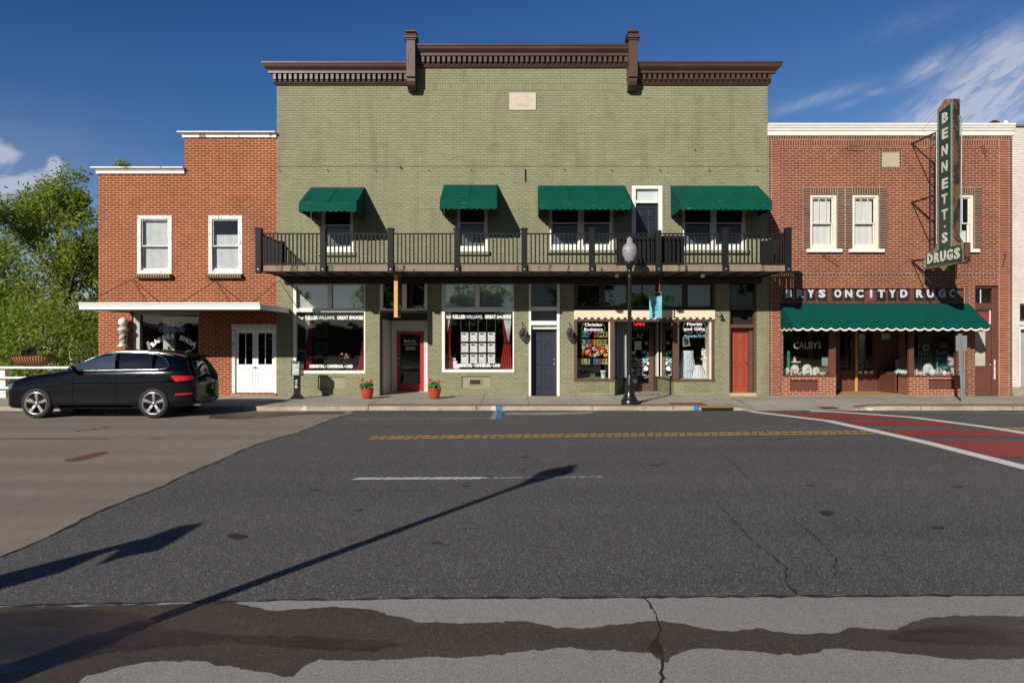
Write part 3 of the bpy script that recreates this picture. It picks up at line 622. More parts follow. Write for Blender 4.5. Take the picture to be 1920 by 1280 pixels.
for q in ((a, a+.10, .01, .14), (xp0, xp1, .0, .12), (xq0, xq1, .0, .12), (b-.10, b, .01, .14), (bx0-.06, bx0+.02, YK-.1, YK), (bx1-.02, bx1+.06, YK-.1, YK)): MB().bbox(*q, zb_, zhead).build('frame_post', BROWN, shf)
m = MB(); m.box(xp0-.045, xp0-.002, .02, .10, zb_, zhead); m.box(b-.16, b-.101, .03, .5, zb_, zhead); m.slab([(bx1-.025, YK-.25), (bx1-.035, YK-.02), (bx1-.08, YK-.02), (bx1-.07, YK-.25)], zb_, zhead); m.build('cream_lining', M('cream_painted_lining', (.68, .62, .52), .7), shf)
windowpane(a+.10, xp0-.045, zb_, zhead, .07, shf); windowpane(xq1, b-.1, zb_, zhead, .07, shf)
for (x0, y0), (x1, y1) in (((xp1, .08), (bx0, YK-.1)), ((xq0+.03, .08), (bx1, YK-.1))):
    MB().slab([(x0, y0), (x1, y1), (x1+.006, y1), (x0+.006, y0)], zb_, zhead).build('pane', GLASS, shf)
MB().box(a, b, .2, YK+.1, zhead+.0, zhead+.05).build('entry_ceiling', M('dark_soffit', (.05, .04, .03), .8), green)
MB().box(xp1-.3, xq0+.3, .0, YK, ZG-.1, ZG+.005).build('entry_floor', M('entry_paving', (.30, .27, .24), .8, var=.2), green)
m = MB(); m.box(a+.05, xp1-.08, .12, 1.5, zb_-.03, zb_+.02); m.slab([(xq0+.06, .12), (b-.05, .12), (b-.05, 1.6), (bx1+.12, 1.6)], zb_-.03, zb_+.02); m.build('display_shelf', M('pale_green_shelf', (.30, .38, .30), .7), shf)
# the door wall
dx0, dx1 = W(1174, YK), W(1225, YK); zd = H(611, YK)
m = MB(); m.wall(bx0-.3, bx1+.3, ZG, zhead, YK, .1, [(dx0, dx1, ZG, zd)]); m.build('entry_wall', BROWN_D, green)
g = (W(1180, YK), W(1217, YK), H(718.7, YK), H(619, YK)); m = MB(); m.wall(dx0, dx1, ZG+.01, zd, YK+.02, .05, [g]); dr = m.build('door', BROWN, green, label='brown glazed bookstore door')
windowpane(*g, YK+.045, dr, GLASSD); MB().box(bx0-.3, bx1+.3, YK+.9, YK+.95, ZG, zhead).build('back_partition', DARK, dr)
MB().tube([(dx0+.05, YK+.02, 1.05), (dx0+.05, YK-.04, 1.08), (dx0+.05, YK-.04, 1.3), (dx0+.05, YK+.02, 1.33)], .012).build('handle', BRASS, dr)
yt = YK+.043; T = lambda s, px, py, sz, mt, **k: text(s, W(px, YK), H(py, YK), yt, sz, mt, 'lettering', dr, **k)
T('52', 1198.5, 630, .21, TEXTW, shear=.35, bold=.0, width=.26)
T('Village Florist', 1202, 673.5, .085, TEXTW, shear=.3, bold=.002, width=.5); T('and Gifts', 1202, 678, .08, TEXTW, shear=.3, bold=.002, width=.3)
T('Hours of Operation', 1200, 685.5, .065, TEXTW, shear=.3, bold=.001, width=.46); T('Mon - Fri', 1200, 690, .065, TEXTW, shear=.3, bold=.001); T('10:00am - 5:00pm', 1201, 694, .065, TEXTW, shear=.3, bold=.001, width=.42)
T('Saturday', 1200, 699, .065, TEXTW, shear=.3, bold=.001); T('10:00am - 3:00pm', 1201, 703, .06, TEXTW, shear=.3, bold=.001, width=.42)
MB().box(W(1187, YK), W(1210, YK), yt-.001, yt+.001, H(681.6, YK), H(681, YK)).build('lettering_rule', TEXTW, dr)
for sx_, cy in ((-1, 669), (1, 669), (-1, 708), (1, 708)):   # leafy scrolls around the hours
    m = MB(); 
    for k in range(9):
        u = k/8; px = 1202+sx_*(8+u*10); py = cy+(u*u*5 if cy < 690 else -u*u*7)
        x, z = W(px, YK), H(py, YK); m.prism([(x-.03, z), (x, z-.018), (x+.03, z+.004), (x, z+.02)], yt-.001, yt)
    m.build('scroll_decal', TEXTC, dr)
def heart(parent, px, py, s, mat, yy, rot=0.):
    pts = []
    for k in range(20):
        t = 2*pi*k/20; X = 16*sin(t)**3; Z = 13*cos(t)-5*cos(2*t)-2*cos(3*t)-cos(4*t)
        pts.append((W(px, yy)+s*(X*cos(rot)-Z*sin(rot))/17, H(py, yy)+s*(X*sin(rot)+Z*cos(rot))/17))
    return MB().prism(pts[::-1], yy-.002, yy).build('heart_sticker', mat, parent)
HB = M('sky_blue_paper', (.08, .42, .68), .6); HY = M('pale_yellow_paper', (.72, .68, .38), .6); HG = M('grey_paper', (.45, .47, .48), .6)
for px, py, s, mt in ((1188, 661, .09, HY), (1208, 660, .09, HB), (1212, 643, .075, HG), (1210.5, 677, .085, HB), (1186, 635, .07, HB)): heart(dr, px, py, s, mt, yt, .15)
for q in ((1190, 1203, 655.5, 639.5), (1213, 1217, 666, 660), (1213.5, 1217, 684, 678), (1183.5, 1188, 697, 691), (1183.5, 1195, 718, 711)): MB().box(W(q[0], YK), W(q[1], YK), yt-.003, yt-.001, H(q[2], YK), H(q[3], YK)).build('notice', PAPER, dr)
MB().lathe([(.07, 0), (.075, .003)], (W(1212, YK), yt-.004, H(691, YK)), 16, 'y').build('notice', PAPER, dr)
text('Christian', W(1113), H(608.6), .064, .135, TEXTW, 'lettering', shf, bold=.0035, width=.54); text('Bookstore', W(1113), H(617.6), .064, .135, TEXTW, 'lettering', shf, bold=.0035, width=.58)
text('Florist', W(1303), H(607.6), .064, .145, TEXTW, 'lettering', shf, bold=.0035, width=.48); text('and Gifts', W(1303), H(616.8), .064, .145, TEXTW, 'lettering', shf, bold=.0035, width=.66)
text('Proverbs 31:10', W(1304), H(630), .064, .12, TEXTC, 'lettering', shf, bold=.001, width=.66)
for cx in (1113, 1303):                                  # thin painted scrolls framing the words
    for sg in (-1, 1):
        m = MB(); m.tube([(W(cx+sg*v), .062, H(w_)) for v, w_ in ((17, 605), (20, 609), (22, 616), (20, 621), (13, 623), (7, 625.5), (3, 622))], .0028, 4); m.build('scroll_lettering', TEXTW, shf)
yy = .066
for r, (ln, zz) in enumerate((('Wisdom', 660), ('of the', 669), ('She is', 678), ('clothed', 687))): text(ln, W(1291), H(zz), .064, .095, M('pale_script', (.35, .62, .70), .6) if r == 0 else bpy.data.materials['pale_script'], 'lettering', shf, shear=.3)

# wall lanterns, floodlights, bell
def lantern(px, label):
    x, z = W(px), H(622); t = thing('wall_lantern', label, 'wall lamp', (x, 0, z), 'lanterns beside the navy door')
    m = MB(); m.tube([(x, -.02, z-.06), (x, -.10, z+.06), (x, -.12, z+.17), (x, -.20, z+.17), (x, -.20, z+.11)], .012, 8); m.lathe([(.06, -.02), (.06, 0)], (x, 0, z-.06), 16, 'y'); m.tube([(x+.02, -.16, z+.19), (x-.0, -.12, z+.25), (x-.03, -.1, z+.30), (x-.01, -.08, z+.33)], [.012, .012, .008, .003]); m.build('bracket', BLACKM, t)
    m = MB(); m.lathe([(.012, .13), (.03, .12), (.05, .09), (.085, .04), (.12, .0), (.125, -.012)], (x, -.20, z), 18); m.build('hood', M('dark_bronze', (.05, .045, .04), .5, .3), t)
    m = MB(); m.lathe([(.112, -.014), (.115, -.06), (.10, -.14), (.07, -.21), (.03, -.25)], (x, -.20, z), 18); m.build('lamp_glass', glass('ribbed_lamp_glass', (.42, .48, .42), 1.5, .12), t)
    m = MB()
    for k in range(8):
        a_ = 2*pi*k/8; m.tube([(x+r*cos(a_), -.20+r*sin(a_), z+h) for r, h in ((.117, -.014), (.12, -.06), (.105, -.14), (.074, -.212), (.03, -.255))], .005, 5)
    m.lathe([(.03, -.25), (.02, -.27), (.005, -.29)], (x, -.2, z), 10); m.build('cage', BLACKM, t)
lantern(980, 'dark wall lantern between the listing window and the navy door'); lantern(1067.5, 'dark wall lantern between the navy door and the bookstore window')
def flood(px, label):
    yy = -1.0; x, z = W(px, yy), H(513, yy); t = thing('floodlight', label, 'floodlight', (x, yy, z+.1), 'floodlights under the balcony')
    MB().lathe([(.05, .14), (.05, .12), (.02, .11), (.015, .06)], (x, yy, z), 12).build('mount', WHITE, t)
    m = MB(); m.tube([(x, yy, z+.07), (x+.01, yy-.03, z+.02), (x+.02, yy-.10, z-.05), (x+.02, yy-.14, z-.08)], [.03, .04, .06, .065], 14); m.build('lamp_head', M('white_lamp_metal', (.75, .75, .72), .4), t)
flood(1154, 'small white floodlight under the balcony left of the lamp post'); flood(1314, 'small white floodlight under the balcony right of the blue hanging sign')
x, z = W(1350), H(592); t = thing('wall_bell', 'small dark bell on a bracket beside the right end of the cream blind box', 'bell', (x, 0, z))
MB().tube([(x-.13, 0, z+.03), (x-.13, -.14, z+.06), (x, -.16, z+.06), (x, -.16, z+.02)], .01, 6).build('bracket', METAL, t); MB().lathe([(.01, .04), (.03, .03), (.04, -.01), (.075, -.06)], (x, -.16, z), 14).build('bell', BLACKM, t)

# awnings upstairs
def scallop(m, p0, p1, zt_, h, pitch, depth, mi=0, border=None, th=.004):
    """hanging valance between two plan points with a scalloped lower edge"""
    L = math.dist(p0, p1); n = max(2, round(L/pitch)); k = 6; pts = []
    for i in range(n*k+1):
        u = i/(n*k); ph = (i % k)/k; dz = depth*abs(sin(pi*ph)) if i % k else 0
        pts.append((u, zt_-h-dz+depth*.5))
    v = []; 
    for u, zb in pts:
        w_ = .012*sin(u*L*7); x = p0[0]+(p1[0]-p0[0])*u; y = p0[1]+(p1[1]-p0[1])*u
        ny = -(p1[0]-p0[0])/L; nx = (p1[1]-p0[1])/L
        v += [(x, y, zt_), (x+nx*w_, y+ny*w_, zb)]
    f = [(2*i, 2*i+2, 2*i+3, 2*i+1) for i in range(len(pts)-1)]
    m.mi = mi; m.add(v, f, True)
    if border:
        vb = []
        for j, (u, zb) in enumerate(pts): a_, b_ = v[2*j+1][0], v[2*j+1][1]; ny = -(p1[0]-p0[0])/L; nx = (p1[1]-p0[1])/L; vb += [(a_+nx*.006, b_+ny*.006, zb+border), (a_+nx*.006, b_+ny*.006, zb-.012)]
        m.mi = 1; m.add(vb, f, True); m.mi = 0
def awning(x0, x1, ztp, zfr, p, vh, label, mats, group, pitch=.17, depth=.032, border=None, sag=.028, sides=True):
    t = thing('awning', label, 'awning', ((x0+x1)/2, 0, ztp), group); m = MB()
    ph = R.uniform(0, 6)
    nb = max(2, round((x1-x0)/.85)); fn = lambda u, v: (x0+(x1-x0)*u, -.02-(p-.02)*v, ztp+(zfr-ztp)*v-sag*sin(pi*v)*(.35+1.5*abs(sin(pi*nb*u))**.7)+.007*sin(u*31+v*5+ph)*v+.005*sin(u*(x1-x0)*9+v*11)*v)
    nu = max(24, int((x1-x0)*16)); m.grid(lambda u, v: fn(u, v*.86), nu, 14, flip=True); m.mi = 1; m.grid(lambda u, v: fn(u, .86+.14*v), nu, 3, flip=True); m.mi = 0
    for xs in (x0, x1): m.add([(xs, -.01, ztp), (xs, -p, zfr), (xs, -.01, zfr)], [(0, 1, 2)])
    c_ = m.build('canopy', [mats[0], mats[1]], t); so2 = c_.modifiers.new('thickness', 'SOLIDIFY'); so2.thickness = .006
    m = MB()
    for k in range(1, nb): m.tube([tuple(Vector(fn(k/nb, v/8))+Vector((0, -.004, .006))) for v in range(9)], .006, 4)
    if nb > 1: m.build('seam', mats[0], t)
    m = MB(); scallop(m, (x0, -p), (x1, -p), zfr, vh, pitch, depth, border=border); scallop(m, (x0, -.01), (x0, -p), zfr, vh, pitch, depth, border=border); scallop(m, (x1, -p), (x1, -.01), zfr, vh, pitch, depth, border=border)
    c_ = m.build('valance', mats[1:] if border else mats[1], t)
    m = MB(); m.tube([(x0+.02, -.02, zfr-.02), (x0+.02, -p+.03, zfr-.02), (x1-.02, -p+.03, zfr-.02), (x1-.02, -.02, zfr-.02)], .014, 8)
    for xs in (x0+.02, x1-.02): m.tube([(xs, -.02, ztp-.03), (xs, -p+.03, zfr-.02)], .012, 8)
    m.build('awning_frame', METAL, t); return t
GR = 'green awnings over the upstairs windows'
for (q0, q1, qt), lab in (((583, 684.5, 351.8), 'green scalloped awning over the leftmost window behind the balcony'), ((832.5, 933.5, 347), 'narrow green scalloped awning over the second window behind the balcony'),
        ((1008.6, 1171, 348.2), 'wide green scalloped awning left of the white-framed balcony door'), ((1257.6, 1420.4, 348.6), 'wide green scalloped awning right of the white-framed balcony door')):
    awning(W(q0), W(q1), H(qt), H(qt+28, -1.2), 1.2, .26, lab, [GREENC, GREENF], GR)

# ======== the stepped orange brick building (left)
lbt = thing('brick_shop_building', 'orange-red brick building with stepped white coping, left of the green building', 'building', (-10.1, 0, 0))
lx0, lxs, lx1 = W(184.5), W(345.5), gx0-.003
lw1 = (W(257.5), W(322.6), H(514), H(404)); lw2 = (W(390.9), W(454.7), H(514), H(404))
bs = (W(247), W(372.6), H(712), H(584)); dd = (W(434.5), W(521.6)-.05, ZG+.08, H(607.5))
m = MB(); zlo = H(326); zhi = H(258.5)
m.wall(lx0, lx1, 0, zlo, 0, .25, [lw1, lw2, bs, dd]); m.wall(lxs, lx1, zlo, zhi, 0, .25, []); shell(m, lx0, lx1, zlo); m.box(lxs, lxs+.2, .25, 11, zlo-.3, zhi-.2)
m.build('wall', LB, lbt)
rooms(lbt, lx0+.2, lx1-.2, [(5., 3.9, 6.5), (5.2, .2, 2.62)], DARK)
def coping(x0, x1, z0, z1, m0, m1, mat, parent, p=.16, d=.5):
    h = z1-z0; c = MB(); c.ext([(.02, z0), (-.05, z0), (-.05, z0+h*.42), (-.07, z0+h*.45), (-.07, z0+h*.62), (-.09, z0+h*.68), (-p+.02, z0+h*.78), (-p, z0+h*.8), (-p, z1), (.3, z1+.01), (.3, z0)], x0, x1, m0, m1)
    return c.build('coping', mat, parent)
coping(lx0, lxs+.02, zlo, H(312.5, -.15), 1, 0, CAPW, lbt); coping(lxs, lx1, zhi, H(246, -.15), 1, 0, CAPW, lbt)
CUR = M('white_window_covering', (.66, .68, .70), .8, var=.12, vs=5, bump=.2, bs=8)
DSILL = rbz('dark_brick_sill', (.07, .03, .025), (.10, .045, .03), 0, 0, .1, .0766, True)
hung(lbt, *lw1, WHITE_OLD, y=-.02, cw=.12, zmid=H(461), bmat=CUR, blind=(.05, .95), gm=GLASS, sill=(.01, .13, DSILL), label='window with sheer curtain'); hung(lbt, *lw2, WHITE_OLD, y=-.02, cw=.12, zmid=H(461), bmat=CUR, blind=(.05, .68), gm=GLASS, sill=(.01, .13, DSILL), label='window with patterned covering')
# flat metal canopy on rods
YC = -2.48; cx0, cx1 = W(147, YC), W(487, YC); z0, z1 = H(580, YC), H(567, YC)
m = MB(); m.box(cx0+.06, cx1-.02, YC+.06, -.002, z0+.04, z0+.09); can = m.build('canopy', M('rusty_sheet_roof', (.10, .075, .055), .7, var=.3), lbt)
m = MB(); m.ext([(YC+.06, z0), (YC+.03, z0), (YC+.03, z0+.09), (YC+.01, z0+.10), (YC+.01, z1-.05), (YC-.015, z1-.03), (YC-.015, z1), (YC+.06, z1)], cx0, cx1); m.box(cx0, cx0+.05, YC+.061, -.003, z0, z1-.02); m.box(cx1-.02, cx1, YC+.061, -.003, z0, z1-.04)
m.build('canopy_fascia', M('white_canopy_metal', (.80, .79, .77), .4, var=.06, wear=(.35, .33, .30), wt_=.66, ws=5, stretch=(.4, 1, 3)), can)
m = MB()
for px, py in ((249.7, 523.7), (405.8, 527), (525.3, 526.6)):
    x, z = W(px), H(py); m.tube([(x, 0, z), (x-.02, -.03, z), (x+.0, YC+.1, z1-.01)], .012, 6); m.tube([(x, -.02, z), (x+1.15, -1.35, z1-.06)], .012, 6) if px < 500 else None
m.build('tie_rod', M('rusty_rod', (.13, .09, .07), .6), can)
# barber window
a, b, c, d = bs; GW = M('grey_window_paint', (.42, .40, .37), .6, var=.1)
m = MB(); m.bbox(a, a+.10, .05, .2, c, d); m.bbox(W(254), W(261), .03, .2, c, d-.1); m.bbox(a+.1, b, .05, .2, d-.1, d); m.bbox(b-.03, b, .05, .2, c, d-.1); m.bbox(a+.1, b-.03, .05, .2, c, c+.08); bw_ = m.build('shop_window', GW, lbt, label='barber shop window')
windowpane(W(261), b-.03, c+.08, d-.1, .12, bw_); MB().box(a+.1, W(254), .1, .12, c+.08, d-.1).build('side_panel', MAROON, bw_)
m = MB(); zc = 2.57
for x0, x1, y0, y1 in ((-11.4, -10.35, .9, 1.9), (-10.3, -9.5, .9, 1.9), (-11.9, -11.45, 1.5, 2.8), (-11.0, -9.4, 2.3, 3.2)): m.box(x0, x1, y0, y1, zc, zc+.03)
MB().box(lx0+.3, lx1-.3, .3, 5, 2.605, 2.618).build('ceiling', M('barber_ceiling', (.42, .38, .28), .8), lbt); m.build('ceiling_tile', M('ceiling_tile_pale', (.8, .77, .66), .8), bw_)
m = MB(); m.box(W(306, .5), W(318, .5), .5, .62, .2, 2.7); m.box(W(320, .5), W(327, .5), .5, .62, .2, 2.7); m.build('interior_column', M('white_gloss_column', (.62, .62, .58), .3, var=.3, vs=6, stretch=(1, 1, .3)), bw_)
text('Riverside', W(317.5), H(617.5), .118, .26, TEXTB, 'lettering', bw_, shear=.35, bold=.002, width=.83)
def arc_text(s, cx, cz, r, size, mat, parent, spread, yy):
    n = len(s)
    for i, ch in enumerate(s):
        if ch == ' ': continue
        an = radians(90+spread/2-spread*i/(n-1)); x, z = cx+r*cos(an), cz+r*sin(an); rt = an-pi/2
        text(ch, 0, 0, 0, size, mat, 'lettering', parent, bold=.012, xf=lambda q: np.stack([x+q[:, 0]*cos(rt)-q[:, 1]*sin(rt), yy-q[:, 2], z+q[:, 0]*sin(rt)+q[:, 1]*cos(rt)], 1))
arc_text('BARBER SHOP', W(320), H(631)-.906, .906, .19, TEXTW, bw_, 87, .118)
for px, sg in ((275, -1), (362, 1)):
    m = MB(); x, z = W(px), H(648)
    for k in range(5): zz = z+.10-k*.05; xx = x+sg*.03*(1-k*.5); m.prism([(xx-.04, zz-.012), (xx+.04, zz+.006), (xx+.04, zz+.024), (xx-.04, zz+.006)], .116, .118)
    m.build('barber_pole_decal', TEXTW, bw_)
# white double doors
a, b, c, d = dd; m = MB(); m.bbox(a, a+.10, .0, .2, c, d-.17); m.bbox(b-.07, b, .0, .2, c, d-.17); m.bbox(a, b, -.02, .2, d-.17, d); dfr = m.build('door_frame', WHITE_OLD, lbt)
xm = (a+.1+b-.07)/2; DW = M('white_door_paint', (.80, .81, .83), .45, var=.05, wear=(.5, .45, .38), wt_=.70, ws=9)
for x0, x1 in ((a+.102, xm-.004), (xm+.004, b-.072)):
    g0, g1, zg0, zg1 = x0+.085, x1-.085, H(683), H(624.5)
    m = MB(); zb2 = c+.02; m.wall(x0, x1, zb2, d-.175, .06, .05, [(g0, g1, zg0, zg1)]); m.bbox((g0+g1)/2-.012, (g0+g1)/2+.012, .065, .1, zg0, zg1)
    m.frame(x0+.08, x1-.08, zb2+.12, zg0-.12, .048, .06, .025); o = m.build('door', DW, lbt, label='white half-glazed door leaf'); windowpane(g0, g1, zg0, zg1, .085, o, GLASSD)
MB().tube([(xm-.05, .05, 1.02), (xm-.05, -.0, 1.02), (xm+.05, -.0, 1.03)], .013).build('handle', BLACKM, dfr)
MB().bbox(a, b, -.06, .22, ZG-.05, c-.001).build('doorstep', rbz('brick_step', (.30, .10, .05), (.25, .08, .04), 0, 0, .2, .08, False), lbt)
MB().box(a+.02, b-.02, .4, .45, 0, d).build('door_backing', DARK, dfr)
text('24', a+.05, H(645), -.002, .11, BLACKM, 'house_number', dfr, bold=.003, width=.07)

# barber pole
YP = -.22; x = W(230.6, YP); zt, zb = H(595.5, YP), H(651, YP)
bp = thing('barber_pole', 'old barber pole with white globe on the brick pier left of the barber window', 'barber pole', (x, YP, zb))
MB().ball((x, YP, zt-.13), .135, 14).build('globe', M('white_globe', (.80, .80, .78), .35, var=.03), bp)
m = MB(); m.lathe([(.10, 0), (.155, .02), (.15, .06), (.11, .09), (.12, .12)], (x, YP, zb), 20); m.lathe([(.12, 0), (.165, .04), (.16, .07), (.12, .10), (.06, .15)], (x, YP, zb+.50), 20); m.box(x-.03, x+.03, YP+.1, 0, zb+.05, zb+.10); m.box(x-.03, x+.03, YP+.1, 0, zb+.52, zb+.57); m.build('end_cap', M('aged_white_metal', (.62, .57, .5), .4, .2, var=.2), bp)
cyl = MB(); cyl.lathe([(.108, .12), (.108, .50)], (x, YP, zb), 24)
bmt, nt_, pp = newmat('faded_spiral_stripe'); co = nd(nt_, 'ShaderNodeTexCoord').outputs['Object']; 
wv = nd(nt_, 'ShaderNodeTexWave', {'Vector': nd(nt_, 'ShaderNodeMapping', {'Vector': co, 'Rotation': (0, radians(38), 0)}).outputs[0], 'Scale': 2.1, 'Distortion': .6}, bands_direction='Z')
rp = nd(nt_, 'ShaderNodeValToRGB', {0: wv.outputs[0]}); e = rp.color_ramp.elements; e[0].position = .3; e[0].color = (.55, .48, .38, 1); e[1].position = .42; e[1].color = (.30, .12, .07, 1); q = rp.color_ramp.elements.new(.62); q.color = (.52, .46, .38, 1); q = rp.color_ramp.elements.new(.8); q.color = (.10, .14, .2, 1)
nt_.links.new(rp.outputs[0], pp.inputs['Base Color']); pp.inputs['Roughness'].default_value = .3
cyl.build('striped_cylinder', bmt, bp)

# ======== the red brick drugstore building (right)
rbt = thing('drugstore_building', 'red brick building with white coping and dark brick borders, right of the green building', 'building', (11.8, 0, 0))
rx0, rx1 = gx1+.003, W(1898); zrt = H(255)
rw = [(W(1518.6), W(1569.8), H(467), H(364)), (W(1598), W(1648.8), H(467), H(364)), (W(1775.6), W(1826.6), H(467), H(364))]
band = (W(1467), W(1807), H(566), H(539)); big = (W(1467.5), W(1798), ZG, H(568)); rdo = (W(1828.5), W(1874), ZG, H(535))
m = MB(); m.wall(rx0, rx1, 0, zrt, 0, .25, rw+[band, big, rdo]); shell(m, rx0, rx1, zrt); m.build('wall', RB, rbt)
rooms(rbt, rx0+.2, rx1-.2, [(5., 4.0, 7.), (5.5, .06, 3.6)], DARK)
# four-course white coping
m = MB(); zc = [H(255), H(246), H(241.5), H(237), H(232.5)]
for k in range(4):
    p = .03+.025*k; m.bbox(rx0, rx1+.05, -p, .3, zc[k]+.004, zc[k+1], .006)
m.build('coping', M('white_painted_brick_coping', (.74, .71, .66), .75, var=.12, wear=(.40, .33, .28), wt_=.62, ws=2.2, stretch=(.8, 1, 3.5), bump=.3, bs=20), rbt)
R1, R2 = (.26, .062, .036), (.215, .05, .03); K1, K2 = (.075, .034, .030), (.12, .05, .04)
def bandbox(x0, x1, z0, z1, mt): MB().box(x0, x1, -.005, .02, z0, z1).build('brick_border', mt, rbt)
bandbox(rx0, rx1, H(261.5), zrt-.001, rbz('header_border', K1, (.2, .06, .04), 0, H(261.5), .11, .0766, True))
bandbox(W(1459.5), W(1873), H(275), H(261.5), rbz('soldier_border', (.24, .055, .034), (.15, .04, .03), 0, H(275), .2217, .0766, True))
for xa, xb, ya, yb in ((1440, 1446, 742, 261.5), (1891.5, 1898, 742, 261.5)): bandbox(max(W(xa), rx0), W(xb), H(ya), H(yb), rbz('dark_header_quoin', K1, K2, W(xa), H(742), .108, .0766))
for xa, xb in ((1446, 1459.5), (1873, 1891.5)): bandbox(W(xa), W(xb), H(742), H(261.5), rbz('red_stretcher_quoin', R1, R2, W(xa), H(742), (xb-xa)/60+.002, .0766))
for xa, xb in ((1808, 1815.),): bandbox(W(xa), W(xb), ZG, H(535), rbz('dark_header_pier', K1, K2, W(xa), H(742), .118, .0766))
for xa, xb in ((1505, 1518.6), (1569.8, 1583.5), (1584.5, 1598), (1648.8, 1663), (1762, 1775.6), (1826.6, 1841)): bandbox(W(xa), W(xb), H(467), H(351), rbz('dark_window_jamb', K1, K2, W(xa), H(467), (xb-xa)/60+.002, .0766))
for xa, xb in ((1518.6, 1569.8), (1598, 1648.8), (1775.6, 1826.6)): bandbox(W(xa), W(xb), H(364), H(351), rbz('window_soldier', (.15, .05, .035), (.09, .035, .03), 0, H(364), .2167, .0766, True))
bandbox(W(1459.5), W(1873), H(517.5), H(513), rbz('dark_course', K1, K2, 0, H(517.5), .115, .076))
a, b, c, d = W(1653.6), W(1686), H(313.5), H(286.5); MB().box(a-.09, b+.09, -.005, .02, c-.09, d+.09).build('brick_border', rbz('plaque_border', K1, K2, 0, c-.09, .094, .0766, True), rbt); MB().bbox(a, b, -.012, .02, c, d).build('blank_plaque', M('limestone_plaque', (.42, .38, .28), .85, var=.12), rbt)
CREAMP = M('cream_window_paint', (.72, .68, .58), .6, var=.08, wear=(.3, .24, .18), wt_=.66, ws=9)
CLOTH = M('white_roller_shade', (.82, .83, .82), .8, var=.05)
for i, q in enumerate(rw): hung(rbt, *q, CREAMP, y=.04, cw=.10, zmid=H(418), muntin=2, bmat=CLOTH, blind=(.04, .96) if i < 2 else (.04, .35), gm=glass('clear_pane', (.95, .95, .95), 1.35, .02) if i == 0 else (bpy.data.materials['clear_pane'] if i == 1 else GLASS), sill=(.12, .11, WHITE))
# letter panels
a, b, c, d = band
m = MB(); m.box(a, b, .06, .1, c, d); m.box(a, b, -.02, .06, d-.035, d); m.box(a, b, -.02, .06, c, c+.03)
for px in (1555, 1710): m.box(W(px)-.06, W(px)+.06, -.01, .06, c+.03, d-.035)
MAR = M('weathered_maroon_paint', (.13, .045, .035), .6, var=.2, wear=(.35, .25, .2), wt_=.66, ws=9); sgb = thing('sign_band', 'maroon letter band above the long green awning reading BRYSON CITY DRUG CO', 'sign', (W(1637), 0, c)); m.build('backboard', MAR, sgb)
TILE = M('black_letter_tile', (.022, .017, .020), .3, var=.2, wear=(.30, .17, .13), wt_=.60, ws=7); LET = M('silver_letter_paint', (.55, .56, .58), .5, var=.06, wear=(.12, .09, .08), wt_=.66, ws=11)
for ch, q0, q1 in (('B', 125, 190), ('R', 205, 275), ('Y', 290, 360), ('S', 372, 445), ('O', 490, 565), ('N', 577, 640), ('C', 655, 730), ('I', 750, 805), ('T', 820, 890), ('Y', 905, 970), ('D', 985, 1060), ('R', 1100, 1175), ('U', 1185, 1262), ('G', 1275, 1347), ('Cº', 1360, 1432)):
    x0, x1 = W(1440+q0/4), W(1440+q1/4); tl = MB().bbox(x0, x1, .035, .062, c+.035, d-.045).build('letter_tile', TILE if ch != 'I' else MAR, sgb)
    if ch == 'Cº': text('C', (x0+x1)/2-.04, (c+d)/2+.03, .033, .33, LET, 'letter', tl, bold=.014, width=.17); text('o', x1-.035, (c+d)/2+.09, .033, .15, LET, 'letter', tl, bold=.006); continue
    text(ch, (x0+x1)/2, (c+d)/2+.03, .033, .33, LET, 'letter', tl, bold=.018, width=min(x1-x0-.03, .23) if ch != 'I' else .07)
# long awning
awning(W(1463.5), W(1815), H(568.8), H(608, -.97), .97, .16, 'long green awning with white scalloped edge over the drugstore front', [M('deep_green_canvas', (.001, .066, .054), .85, var=.08, spec=.1), bpy.data.materials['deep_green_canvas'] if False else M('deep_green_valance', (.001, .066, .054), .85, spec=.1), M('white_edge_binding', (.8, .76, .68), .7)], None, pitch=.285, depth=.055, border=.035, sag=.012)
# storefront
a, b, c, d = big; zs0 = H(703.5); ZI = .8; YW = .06; YE = 1.9
xA, xB, xC, xD = W(1567.5), W(1643), W(1705), b
RBK = brick('storefront_brick', (.27, .065, .035), (.22, .055, .03), (.52, .38, .25), ms=.010, var=.15)
qa = (W(1481), W(1534), H(732), H(712.5)); qb = (W(1741), W(1791), H(729.5), H(711))
m = MB(); m.wall(a, xA, 0, zs0-.04, 0, .12, [qa]); m.box(xA-.12, xA, .12, YE, 0, zs0-.04); m.build('bulkhead_wall', RBK, rbt); m = MB(); m.wall(xC, xD, 0, zs0-.04, 0, .12, [qb]); m.slab([(xC, 0.0), (xC+.12, .12), (W(1684, .9)+.12, .9), (W(1684, .9), .9)], 0, zs0-.04); m.build('bulkhead_wall', RBK, rbt)
m = MB()
for q in (qa, qb): m.frame(q[0], q[1], q[2], q[3], .03, .1, .02); m.box(q[0]+.02, q[1]-.02, .07, .1, q[2]+.02, q[3]-.02)
m.build('recessed_panel', MAROON, rbt)
xE = W(1684, .9)
m = MB(); m.box(a, xA+.02, -.03, .14, zs0-.04, zs0); m.box(xC-.02, xD, -.03, .14, zs0-.04, zs0); m.slab([(xC-.03, 0), (xC+.1, .14), (xE+.12, .95), (xE-.03, .95)], zs0-.04, zs0)
m.bbox(W(1556), xA-.0, .0, .12, zs0, d-.1); m.bbox(xC, W(1714), .0, .12, zs0, d-.1); m.bbox(a, a+.04, .03, .12, zs0, d-.1); m.bbox(xD-.04, xD, .03, .12, zs0, d-.1); m.box(a, b, .0, .12, d-.1, d); m.box(xA-.1, xA, YE-.1, YE, zs0, d-.1)
